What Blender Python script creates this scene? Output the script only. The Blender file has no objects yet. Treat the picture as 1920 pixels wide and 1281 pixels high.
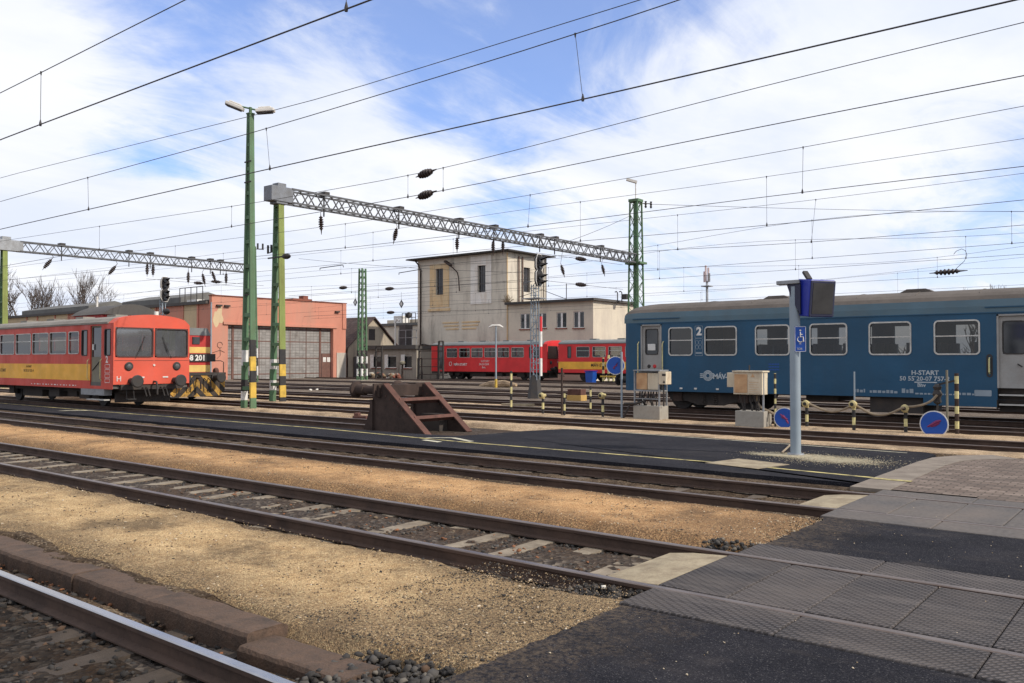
import bpy, math, random
import numpy as np
from mathutils import Vector, Matrix, noise
random.seed(7)
SC = bpy.context.scene
COL = SC.collection
R = math.radians

# ------------------------------------------------------------------ camera geometry (z = 0 is the rail top)
HC = 1.82; FPX = 1600.0
TH = R(51.2); PITCH = math.atan(34.5/1600)
FWD = Vector((-math.cos(TH)*math.cos(PITCH), math.sin(TH)*math.cos(PITCH), math.sin(PITCH)))
RIGHT = Vector((math.sin(TH), math.cos(TH), 0))
UP = RIGHT.cross(FWD)
CAM = Vector((0, 0, HC))
def ray(px, py): return FWD + RIGHT*((px-960)/FPX) + UP*((640.5-py)/FPX)
def PY(px, py, Y):
    d = ray(px, py); return CAM + d*(Y/d.y)
def PZ(px, py, z=0.0):
    d = ray(px, py); return CAM + d*((z-HC)/d.z)
def PX(px, py, X):
    d = ray(px, py); return CAM + d*(X/d.x)
def xY(px, Y, py=675): return PY(px, py, Y).x
def yX(px, X, py=675): return PX(px, py, X).y
def zY(px, py, Y): return PY(px, py, Y).z

cd = bpy.data.cameras.new('camera'); cam = bpy.data.objects.new('camera', cd); COL.objects.link(cam)
cd.sensor_width = 36; cd.lens = 30.0; cd.clip_end = 6000; cd.clip_start = 0.05
M = Matrix((RIGHT, UP, -FWD)).transposed().to_4x4(); M.translation = CAM
cam.matrix_world = M
SC.camera = cam
SC.view_settings.view_transform = 'Standard'; SC.view_settings.look = 'None'
SC.view_settings.gamma = 1; SC.view_settings.exposure = 0.2

# ------------------------------------------------------------------ materials
MATS = {}
class NT:
    def __init__(s, name):
        s.m = bpy.data.materials.new(name); s.m.use_nodes = True
        s.t = s.m.node_tree; s.n = s.t.nodes; s.l = s.t.links
        s.p = s.n['Principled BSDF']; s.out = s.n['Material Output']
        s.tc = s.n.new('ShaderNodeTexCoord')
        MATS[name] = s.m
    def link(s, a, b): s.l.new(a, b)
    def noise(s, scale, detail=4, rough=.55, vec=None, dim='3D'):
        n = s.n.new('ShaderNodeTexNoise'); n.inputs['Scale'].default_value = scale
        n.inputs['Detail'].default_value = detail; n.inputs['Roughness'].default_value = rough
        s.link(vec or s.tc.outputs['Object'], n.inputs['Vector']); return n.outputs['Fac']
    def voro(s, scale, out='Color', feature='F1', vec=None):
        n = s.n.new('ShaderNodeTexVoronoi'); n.inputs['Scale'].default_value = scale; n.feature = feature
        s.link(vec or s.tc.outputs['Object'], n.inputs['Vector']); return n.outputs[out]
    def ramp(s, fac, stops, interp='LINEAR'):
        n = s.n.new('ShaderNodeValToRGB'); e = n.color_ramp.elements; n.color_ramp.interpolation = interp
        while len(e) < len(stops): e.new(.5)
        for i, (p, c) in enumerate(stops):
            e[i].position = p
            if not hasattr(c, '__len__'): c = (c, c, c)
            e[i].color = (*c, 1)
        s.link(fac, n.inputs[0]); return n.outputs[0]
    def mix(s, fac, a, b, mode='MIX'):
        n = s.n.new('ShaderNodeMix'); n.data_type = 'RGBA'; n.blend_type = mode
        for v, i in ((fac, 0), (a, 6), (b, 7)):
            if hasattr(v, 'links'): s.link(v, n.inputs[i])
            elif hasattr(v, '__len__'): n.inputs[i].default_value = (*v, 1)
            else: n.inputs[i].default_value = v
        return n.outputs[2]
    def math(s, op, a, b=0.0):
        n = s.n.new('ShaderNodeMath'); n.operation = op
        for v, i in ((a, 0), (b, 1)):
            if hasattr(v, 'links'): s.link(v, n.inputs[i])
            else: n.inputs[i].default_value = v
        return n.outputs[0]
    def sep(s):
        n = s.n.new('ShaderNodeSeparateXYZ'); s.link(s.tc.outputs['Object'], n.inputs[0]); return n.outputs
    def mapped(s, scale):
        n = s.n.new('ShaderNodeMapping'); n.inputs['Scale'].default_value = scale
        s.link(s.tc.outputs['Object'], n.inputs['Vector']); return n.outputs[0]
    def bump(s, h, strength=.5, dist=.02):
        n = s.n.new('ShaderNodeBump'); n.inputs['Strength'].default_value = strength; n.inputs['Distance'].default_value = dist
        s.link(h, n.inputs['Height']); s.link(n.outputs[0], s.p.inputs['Normal'])
    def color(s, c): 
        if hasattr(c, 'links'): s.link(c, s.p.inputs['Base Color'])
        else: s.p.inputs['Base Color'].default_value = (*c, 1)
    def setp(s, rough=.6, metal=0.0, spec=.4):
        s.p.inputs['Roughness'].default_value = rough; s.p.inputs['Metallic'].default_value = metal
        s.p.inputs['Specular IOR Level'].default_value = spec

def paint(name, c, rough=.5, metal=0.0, dirt=.35, dirtcol=(.10, .075, .055), scale=1.4, spec=.4, streak=False, bump=0):
    s = NT(name); s.setp(rough, metal, spec)
    vec = s.mapped((1, 1, .18)) if streak else None
    f = s.noise(scale, 6, .65, vec)
    f2 = s.noise(scale*9, 3, .6)
    f3 = s.math('ADD', f, s.math('MULTIPLY', f2, .25))
    d = s.ramp(f3, [(.50, 0.0), (.85, dirt)])
    v = s.ramp(s.noise(scale*.6, 2), [(.3, tuple(x*.86 for x in c)), (.7, tuple(min(1, x*1.1) for x in c))])
    s.color(s.mix(d, v, dirtcol))
    s.link(s.ramp(f3, [(.4, max(.05, rough-.08)), (.85, min(1, rough+.25))]), s.p.inputs['Roughness'])
    if bump: s.bump(f2, bump, .01)
    return s.m

paint('rust', (.070, .048, .040), .95, 0, .8, (.03, .024, .022), 3, spec=.15)
paint('rust_bright', (.135, .066, .052), .95, 0, .8, (.055, .036, .03), 4, spec=.15)
paint('rail_side', (.082, .048, .033), .8, 0, .6, (.028, .022, .02), 3)
for nm, lo, hi, ra, rb in (('rail_top', (.17, .128, .108), (.26, .215, .19), .34, .55), ('rail_polished', (.34, .33, .33), (.46, .45, .45), .2, .38)):
    s = NT(nm); s.setp(.3, .85, .5); s.color(s.ramp(s.noise(3, 3), [(.3, lo), (.7, hi)]))
    s.link(s.ramp(s.noise(6, 4), [(.3, ra), (.7, rb)]), s.p.inputs['Roughness'])
paint('concrete', (.36, .33, .28), .9, 0, .5, (.17, .14, .11), 2.2, bump=.3)
paint('concrete_pale', (.36, .295, .195), .95, 0, .9, (.17, .125, .08), 4, bump=.6)
paint('sleeper_concrete', (.27, .22, .16), .95, 0, .85, (.085, .062, .045), 3.5, bump=.4)
paint('sleeper_wood', (.13, .10, .075), .95, 0, .7, (.05, .038, .03), 5, bump=.4)
paint('sleeper_shaded', (.060, .044, .032), .95, 0, .8, (.03, .022, .017), 6, bump=.6)  # sleepers of the nearest track, the foreground shade put into their colour
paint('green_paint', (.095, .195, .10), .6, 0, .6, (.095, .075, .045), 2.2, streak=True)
paint('green_sunlit', (.23, .29, .075), .6, 0, .6, (.12, .085, .04), 2.2, streak=True)  # sunlit copy of the green paint, the sun put into its colour
paint('black_paint', (.02, .02, .022), .55, 0, .4, (.08, .06, .045), 3)
paint('yellow_paint', (.62, .40, .06), .55, 0, .4, (.14, .10, .05), 5)
paint('pale_yellow', (.68, .60, .28), .55, 0, .5, (.15, .12, .08), 6)
paint('white_paint', (.74, .72, .68), .55, 0, .35, (.25, .2, .15), 4)
paint('grey_metal', (.30, .31, .32), .45, .3, .4, (.12, .10, .085), 3)
paint('grey_beam', (.115, .12, .13), .6, .1, .5, (.08, .065, .055), 3)
paint('plate_grey', (.19, .20, .22), .55, .1, .5, (.13, .12, .11), 4)
paint('seal', (.075, .028, .026), .7, 0, .3)
paint('pole_grey', (.27, .32, .36), .42, .1, .15, (.2, .2, .2), 3)
paint('dark_steel', (.035, .034, .034), .6, .2, .5, (.09, .065, .05), 4)
paint('underframe', (.042, .036, .033), .85, 0, .6, (.10, .074, .058), 3)
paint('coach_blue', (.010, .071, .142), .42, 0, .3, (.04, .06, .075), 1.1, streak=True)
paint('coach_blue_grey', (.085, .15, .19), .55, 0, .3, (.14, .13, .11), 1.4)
paint('coach_roof', (.135, .112, .094), .85, 0, .6, (.065, .056, .05), .9)
paint('window_alu', (.55, .53, .49), .4, .4, .3, (.25, .22, .18), 5)
paint('door_grey', (.34, .33, .31), .5, 0, .35, (.17, .13, .1), 2)
paint('railcar_red', (.56, .055, .028), .42, 0, .22, (.17, .04, .035), 1.5, streak=True)
paint('railcar_front_red', (.61, .09, .05), .45, 0, .2, (.3, .09, .065), 1.5)
paint('railcar_yellow', (.86, .43, .045), .45, 0, .18, (.3, .18, .06), 2)
paint('far_red', (.66, .028, .03), .4, 0, .12, (.3, .04, .03), 1.5)
paint('railcar_roof', (.26, .235, .20), .8, 0, .5, (.12, .10, .085), 1.2)
paint('far_roof', (.19, .20, .20), .8, 0, .4, (.1, .1, .09), 1.2)
paint('olive_grey', (.20, .18, .13), .6, 0, .4, (.1, .085, .06), 2)
paint('loco_red', (.45, .03, .025), .5, 0, .3, (.12, .04, .035), 2)
paint('loco_yellow', (.72, .48, .14), .5, 0, .3, (.3, .2, .08), 3)
paint('seat_blue', (.05, .09, .14), .8, 0, .3)
paint('interior', (.12, .112, .10), .8, 0, .2)
paint('blue_sign', (.012, .075, .36), .35, 0, .12, (.02, .05, .2), 4)
paint('display_blue', (.012, .025, .30), .35, 0, .1, (.02, .03, .15), 3)
paint('display_screen', (.035, .034, .034), .35, 0, .2, (.06, .055, .05), 3)
paint('bracket_navy', (.025, .028, .06), .4, 0, .1)
paint('red_smear', (.20, .022, .10), .6, 0, .2)
paint('red_plate', (.55, .03, .035), .5, 0, .15)
paint('cabinet_cream', (.62, .54, .40), .6, 0, .5, (.36, .20, .10), 3.5, streak=True)
paint('cabinet_rust', (.58, .36, .19), .75, 0, .6, (.34, .15, .07), 4)
paint('cabinet_plate', (.62, .52, .38), .7, 0, .5, (.45, .3, .18), 7)
paint('box_yellow', (.50, .31, .09), .65, 0, .4, (.25, .13, .06), 4)
paint('hose', (.30, .235, .16), .8, 0, .5, (.14, .1, .07), 6)
paint('valve', (.50, .42, .20), .7, 0, .5, (.25, .17, .08), 8)
paint('lamp_white', (.70, .66, .60), .4, 0, .2)
paint('brick_red', (.25, .085, .055), .9, 0, .5, (.1, .05, .04), 3)
paint('door_rust', (.17, .085, .065), .75, 0, .5, (.09, .06, .05), 3)
paint('roof_felt', (.075, .068, .065), .9, 0, .5, (.13, .12, .10), 1)
paint('roof_grey', (.145, .14, .13), .9, 0, .5, (.08, .075, .07), .7)
paint('white_wall', (.60, .54, .44), .85, 0, .4, (.42, .35, .27), .5)
paint('canopy_paint', (.4, .4, .38), .7)
paint('bark', (.125, .095, .078), .95, 0, .5, (.06, .05, .045), 2)
paint('leaf_dry', (.24, .10, .045), .9, 0, .5, (.12, .06, .03), 9)
paint('litter_white', (.72, .68, .60), .8, 0, .3, (.4, .34, .28), 12)
paint('wire', (.06, .056, .058), .6, .2, .2)
paint('insulator', (.035, .022, .02), .35, 0, .2)
paint('stone_dark', (.115, .10, .085), .95, 0, .7, (.05, .042, .036), 14)
paint('stone_tan', (.36, .265, .16), .95, 0, .8, (.14, .10, .065), 25)
paint('shutter_dark', (.07, .06, .06), .8, 0, .4, (.12, .1, .09), 3)
paint('red_white_mast', (.66, .52, .50), .6)
paint('mast_hazed', (.42, .43, .45), .6)  # distance haze is put into this pale colour
paint('lettering_pale', (.50, .53, .54), .55, 0, .4, (.12, .18, .22), 6)
s = None
for nm in ('coach_blue', 'railcar_red', 'far_red', 'railcar_front_red', 'railcar_yellow'):
    mt = MATS[nm]; tr = mt.node_tree; pb = tr.nodes['Principled BSDF']; tcn = [n for n in tr.nodes if n.type == 'TEX_COORD'][0]
    nz = tr.nodes.new('ShaderNodeTexNoise'); nz.inputs['Scale'].default_value = 1.6; nz.inputs['Detail'].default_value = 3; tr.links.new(tcn.outputs['Object'], nz.inputs[0])
    bp = tr.nodes.new('ShaderNodeBump'); bp.inputs['Strength'].default_value = .35; bp.inputs['Distance'].default_value = .05; tr.links.new(nz.outputs['Fac'], bp.inputs['Height']); tr.links.new(bp.outputs[0], pb.inputs['Normal'])
s = NT('window_dark'); s.setp(.08, 0, .6); s.color(s.ramp(s.noise(.8, 2), [(.35, (.012, .013, .015)), (.7, (.05, .052, .055))]))
s = NT('lens_dark'); s.setp(.1, 0, .6); s.color((.03, .03, .032))
s = NT('lens_clear'); s.setp(.15, 0, .6); s.color((.10, .10, .10))

def glass(name, tint, refl, lo=.02, hi=.12, dc=(.16, .15, .14)):
    s = NT(name); s.n.remove(s.p)
    t = s.n.new('ShaderNodeBsdfTransparent'); t.inputs[0].default_value = (*tint, 1)
    g = s.n.new('ShaderNodeBsdfGlossy'); g.inputs['Roughness'].default_value = .04; g.inputs[0].default_value = (.9, .9, .9, 1)
    d = s.n.new('ShaderNodeBsdfDiffuse'); d.inputs[0].default_value = (*dc, 1)
    lw = s.n.new('ShaderNodeFresnel'); lw.inputs[0].default_value = 1.5
    mx0 = s.n.new('ShaderNodeMixShader'); s.link(s.ramp(s.noise(2.2, 5, .65), [(.3, lo), (.75, hi)]), mx0.inputs[0])
    s.link(t.outputs[0], mx0.inputs[1]); s.link(d.outputs[0], mx0.inputs[2])
    mx = s.n.new('ShaderNodeMixShader'); s.link(s.math('ADD', lw.outputs[0], refl), mx.inputs[0])
    s.link(mx0.outputs[0], mx.inputs[1]); s.link(g.outputs[0], mx.inputs[2])
    s.link(mx.outputs[0], s.out.inputs[0])
glass('glass', (.42, .42, .41), .0, .01, .07)
glass('glass_front', (.5, .5, .5), .10, .55, .8, (.13, .13, .135))
glass('glass_frosted', (.12, .12, .11), .02)

# ballast / gravel
s = NT('ballast'); s.setp(.95, 0, .2)
v = s.voro(20); h = s.voro(20, 'Distance')
sv = s.n.new('ShaderNodeSeparateColor'); s.link(v, sv.inputs[0])
base = s.ramp(sv.outputs[0], [(0, (.026, .020, .017)), (.45, (.052, .041, .033)), (.8, (.078, .062, .05)), (1, (.15, .125, .10))])
dirt = s.ramp(s.noise(.7, 5, .6), [(.40, 0), (.62, .85)])
dirtc = s.ramp(s.noise(9, 5, .7), [(.3, (.034, .022, .015)), (.6, (.075, .046, .028)), (.8, (.12, .078, .047))])
s.color(s.mix(dirt, base, dirtc)); s.bump(h, .9, .03)

s = NT('ballast_shaded'); s.setp(1, 0, .1)  # darker copy of the ballast, with shade put into its colour
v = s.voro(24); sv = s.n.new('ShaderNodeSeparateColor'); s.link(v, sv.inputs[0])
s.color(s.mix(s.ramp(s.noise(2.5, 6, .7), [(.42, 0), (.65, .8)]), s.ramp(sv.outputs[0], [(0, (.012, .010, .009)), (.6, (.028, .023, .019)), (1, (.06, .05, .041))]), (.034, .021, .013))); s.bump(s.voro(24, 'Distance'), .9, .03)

s = NT('soil_brown'); s.setp(1, 0, .1)
v = s.voro(55); sv = s.n.new('ShaderNodeSeparateColor'); s.link(v, sv.inputs[0])
base = s.ramp(sv.outputs[0], [(0, (.055, .04, .028)), (.5, (.115, .078, .05)), (.85, (.19, .135, .085)), (1, (.3, .24, .17))])
dk = s.ramp(s.noise(1.3, 6, .65), [(.35, (.35, .32, .3)), (.65, (1, 1, 1))])
s.color(s.mix(1.0, base, dk, 'MULTIPLY')); s.bump(s.noise(40, 5, .7), .9, .02)

def gravel(name, hi, lo, dark, endmask=False, y0=None, y1=None):
    s = NT(name); s.setp(1, 0, .12)
    v = s.voro(105); sv = s.n.new('ShaderNodeSeparateColor'); s.link(v, sv.inputs[0])
    base = s.ramp(sv.outputs[0], [(0, tuple(c*.42 for c in lo)), (.12, tuple(c*.8 for c in lo)), (.4, lo), (.75, hi), (1, tuple(min(.8, c*1.3) for c in hi))])
    big = s.noise(.9, 6, .62)
    fine = s.noise(14, 5, .75)
    tone = s.ramp(s.noise(2.6, 6, .7), [(.3, (.70, .66, .62)), (.6, (1, 1, 1)), (.8, (1.0, 1.0, 1.0))])
    c = s.mix(1.0, base, tone, 'MULTIPLY')
    msk = s.math('ADD', s.math('MULTIPLY', big, .75), s.math('MULTIPLY', fine, .35))
    m = s.ramp(msk, [(.52, 0), (.68, .8)])
    xyz = s.sep()
    def smooth(val, a, b):
        n = s.n.new('ShaderNodeMapRange'); n.interpolation_type = 'SMOOTHSTEP'
        n.inputs['From Min'].default_value = a; n.inputs['From Max'].default_value = b
        s.link(val, n.inputs['Value']); return n.outputs[0]
    if endmask:
        wob = s.math('MULTIPLY', s.math('SUBTRACT', s.noise(1.6, 6, .7), .5), 2.6)
        e = smooth(s.math('ADD', xyz[0], wob), -5.6, -3.9)
        fi = s.ramp(s.noise(45, 3, .8), [(.38, .35), (.6, 1)])
        m = s.math('MAXIMUM', m, s.math('MULTIPLY', e, fi))
    if y0 is not None:
        wob = s.math('MULTIPLY', s.math('SUBTRACT', s.noise(1.1, 7, .7), .5), 1.1)
        yy = s.math('ADD', xyz[1], wob)
        fi = s.ramp(s.noise(45, 3, .8), [(.38, .3), (.6, 1)])
        e1 = smooth(yy, y0+.95, y0+.3); e2 = smooth(yy, y1-.85, y1-.3)
        m = s.math('MAXIMUM', m, s.math('MULTIPLY', s.math('MAXIMUM', e1, e2), fi))
    s.color(s.mix(s.math('MULTIPLY', m, .92), c, dark))
    s.bump(s.math('ADD', s.voro(105, 'Distance'), s.math('MULTIPLY', s.noise(160, 2), .5)), .9, .012)
    return s.m
gravel('gravel_near', (.70, .485, .265), (.54, .355, .18), (.085, .062, .043), True, 3.6, 6.0)
gravel('gravel_mid', (.73, .435, .215), (.55, .305, .14), (.10, .066, .043), True, 7.95, 10.35)
gravel('gravel_far', (.66, .485, .32), (.50, .355, .22), (.16, .115, .08))
gravel('gravel_dull', (.26, .21, .165), (.18, .14, .11), (.09, .07, .055))

s = NT('asphalt'); s.setp(.95, 0, .1)
v = s.voro(140); sv = s.n.new('ShaderNodeSeparateColor'); s.link(v, sv.inputs[0])
base = s.ramp(sv.outputs[0], [(0, (.010, .010, .013)), (.6, (.017, .0168, .0215)), (.93, (.03, .029, .034)), (1, (.09, .086, .084))])
dust = s.ramp(s.noise(.55, 7, .66), [(.52, 0), (.78, .5)])
dust2 = s.ramp(s.noise(2.3, 6, .7, s.mapped((.5, 1.6, 1))), [(.56, 0), (.78, .55)])
c = s.mix(dust, base, (.048, .043, .042)); c = s.mix(dust2, c, (.07, .06, .054))
xa = s.sep()[0]; nm = s.n.new('ShaderNodeMapRange'); nm.interpolation_type = 'SMOOTHSTEP'; nm.inputs['From Min'].default_value = -2.5; nm.inputs['From Max'].default_value = -3.5
s.link(s.math('ADD', xa, s.math('MULTIPLY', s.math('SUBTRACT', s.noise(2.2, 7, .75), .5), 2.4)), nm.inputs[0])
on_crossing = s.math('GREATER_THAN', xa, -3.7)
c = s.mix(s.math('MULTIPLY', s.math('MULTIPLY', nm.outputs[0], on_crossing), s.ramp(s.noise(26, 5, .8), [(.42, 0), (.62, .75)])), c, (.12, .09, .062))
tone = s.ramp(s.noise(.9, 4, .6), [(.35, (.8, .8, .82)), (.65, (1.3, 1.28, 1.26))]); c = s.mix(1.0, c, tone, 'MULTIPLY')
s.color(c); s.bump(s.noise(130, 3, .7), .6, .006)

s = NT('rubber'); s.setp(.8, 0, .2)
mp = s.n.new('ShaderNodeMapping'); mp.inputs['Rotation'].default_value = (0, 0, R(38)); s.link(s.tc.outputs['Object'], mp.inputs[0])
w1 = s.n.new('ShaderNodeTexWave'); w1.inputs['Scale'].default_value = 8.6; w1.bands_direction = 'X'; s.link(mp.outputs[0], w1.inputs[0])
mp2 = s.n.new('ShaderNodeMapping'); mp2.inputs['Rotation'].default_value = (0, 0, R(-52)); s.link(s.tc.outputs['Object'], mp2.inputs[0])
w2 = s.n.new('ShaderNodeTexWave'); w2.inputs['Scale'].default_value = 5.2; w2.bands_direction = 'X'; s.link(mp2.outputs[0], w2.inputs[0])
lug = s.math('MULTIPLY', w1.outputs['Fac'], s.ramp(w2.outputs['Fac'], [(.15, .25), (.4, 1)]))
c = s.ramp(lug, [(.2, (.034, .031, .031)), (.7, (.115, .104, .102))])
dst = s.ramp(s.noise(1.6, 6, .65), [(.40, 0), (.75, .6)])
oi = s.n.new('ShaderNodeObjectInfo'); c = s.mix(1.0, c, s.ramp(oi.outputs['Random'], [(0, (.72, .72, .74)), (1, (1.2, 1.16, 1.14))]), 'MULTIPLY')
wear = s.ramp(s.noise(3.2, 7, .72, s.mapped((.35, 1.3, 1))), [(.50, 0), (.70, .6)]); c = s.mix(wear, c, (.15, .13, .12))
s.color(s.mix(dst, c, (.115, .095, .083))); s.bump(lug, .8, .012)

s = NT('rubber_far'); s.setp(.8, 0, .3)
c = s.ramp(s.noise(22, 3, .6), [(.3, (.062, .056, .053)), (.7, (.125, .112, .104))])
s.color(s.mix(s.ramp(s.noise(1.2, 6, .65), [(.40, 0), (.75, .6)]), c, (.17, .135, .11)))

s = NT('cobbles'); s.setp(.9, 0, .25)
bk = s.n.new('ShaderNodeTexBrick'); bk.inputs['Scale'].default_value = 1.0
bk.inputs['Brick Width'].default_value = .22; bk.inputs['Row Height'].default_value = .12; bk.inputs['Mortar Size'].default_value = .012
bk.inputs['Color1'].default_value = (.15, .11, .088, 1); bk.inputs['Color2'].default_value = (.27, .21, .17, 1); bk.inputs['Mortar'].default_value = (.07, .054, .043, 1)
s.link(s.tc.outputs['Object'], bk.inputs[0])
s.color(s.mix(s.ramp(s.noise(1.8, 6, .7, s.mapped((.4, 1.6, 1))), [(.42, 0), (.62, .8)]), bk.outputs[0], (.085, .066, .055)))
s.bump(bk.outputs['Fac'], -.4, .01)

s = NT('line_yellow'); s.setp(.8, 0, .2)
s.color(s.mix(s.ramp(s.noise(3, 6, .75), [(.42, 0), (.62, .9)]), (.55, .46, .19), (.075, .068, .06)))
s = NT('line_pale'); s.setp(.8, 0, .2)
s.color(s.mix(s.ramp(s.noise(3, 6, .75), [(.45, 0), (.66, .8)]), (.55, .51, .38), (.11, .10, .09)))

# plaster walls
def plaster(name, a, b, stain, sc=.35, st=.8):
    s = NT(name); s.setp(.95, 0, .15)
    c = s.ramp(s.noise(sc, 6, .65), [(.35, a), (.65, b)])
    d = s.ramp(s.noise(sc*1.6, 8, .72, s.mapped((1, 1, .22))), [(.50, 0), (.72, st)])
    c = s.mix(d, c, stain)
    e = s.ramp(s.noise(5, 6, .75), [(.55, 0), (.75, .35)])
    s.color(s.mix(e, c, tuple(x*.7 for x in stain))); s.bump(s.noise(6, 6, .7), .3, .03)
plaster('plaster_tower', (.55, .495, .41), (.65, .585, .48), (.31, .27, .225), .42, 1.0)
plaster('plaster_annex', (.56, .49, .395), (.64, .56, .44), (.42, .36, .30))
plaster('plaster_ochre', (.66, .46, .25), (.62, .49, .31), (.44, .28, .15), .8, .9)
plaster('plaster_white', (.78, .74, .68), (.70, .65, .58), (.55, .44, .33), .6)
plaster('plaster_house', (.42, .35, .26), (.35, .30, .235), (.17, .14, .12), .7, .9)
plaster('plaster_shed', (.35, .31, .255), (.29, .255, .215), (.14, .115, .10), .8, .95)
plaster('depot_pink', (.57, .25, .178), (.52, .22, .155), (.44, .25, .185), .3, .75)
plaster('depot_cream', (.60, .46, .28), (.54, .41, .26), (.38, .29, .2), .5, .7)
plaster('depot_base', (.56, .50, .42), (.47, .42, .36), (.3, .26, .22), .5)
s = NT('depot_door'); s.setp(.8, 0, .25)
bk = s.n.new('ShaderNodeTexBrick'); bk.inputs['Scale'].default_value = 1.0; bk.offset = 0
bk.inputs['Brick Width'].default_value = .46; bk.inputs['Row Height'].default_value = .3; bk.inputs['Mortar Size'].default_value = .022
bk.inputs['Color1'].default_value = (.25, .235, .22, 1); bk.inputs['Color2'].default_value = (.32, .30, .28, 1); bk.inputs['Mortar'].default_value = (.17, .155, .145, 1)
mp = s.n.new('ShaderNodeMapping'); mp.inputs['Rotation'].default_value = (0, R(90), R(90)); 
sx = s.n.new('ShaderNodeSeparateXYZ'); s.link(s.tc.outputs['Object'], sx.inputs[0])
cx = s.n.new('ShaderNodeCombineXYZ'); s.link(sx.outputs[1], cx.inputs[0]); s.link(sx.outputs[2], cx.inputs[1]); s.link(cx.outputs[0], bk.inputs[0])
s.color(s.mix(s.ramp(s.noise(1.2, 6, .7, s.mapped((1, 1, 2.2))), [(.5, 0), (.72, .7)]), bk.outputs[0], (.13, .105, .09)))
s = NT('roof_tiles'); s.setp(.9, 0, .2)
bk = s.n.new('ShaderNodeTexBrick'); bk.inputs['Scale'].default_value = 1.0; bk.inputs['Brick Width'].default_value = .28; bk.inputs['Row Height'].default_value = .3; bk.inputs['Mortar Size'].default_value = .02
bk.inputs['Color1'].default_value = (.075, .052, .048, 1); bk.inputs['Color2'].default_value = (.11, .075, .066, 1); bk.inputs['Mortar'].default_value = (.04, .03, .03, 1)
s.link(s.tc.outputs['Object'], bk.inputs[0]); s.color(s.mix(s.ramp(s.noise(.8, 5), [(.5, 0), (.7, .5)]), bk.outputs[0], (.13, .11, .1)))
s = NT('chevron'); s.setp(.65, 0, .3)
sx = s.sep(); q = s.math('FRACT', s.math('MULTIPLY', s.math('SUBTRACT', s.math('ABSOLUTE', sx[1]), s.math('MULTIPLY', sx[2], -1.0)), 1.55))
c = s.ramp(q, [(0, (.52, .29, .05)), (.5, (.02, .02, .02))], 'CONSTANT')
s.color(s.mix(s.ramp(s.noise(4, 6, .7), [(.42, 0), (.62, .85)]), c, (.075, .052, .036)))

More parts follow.
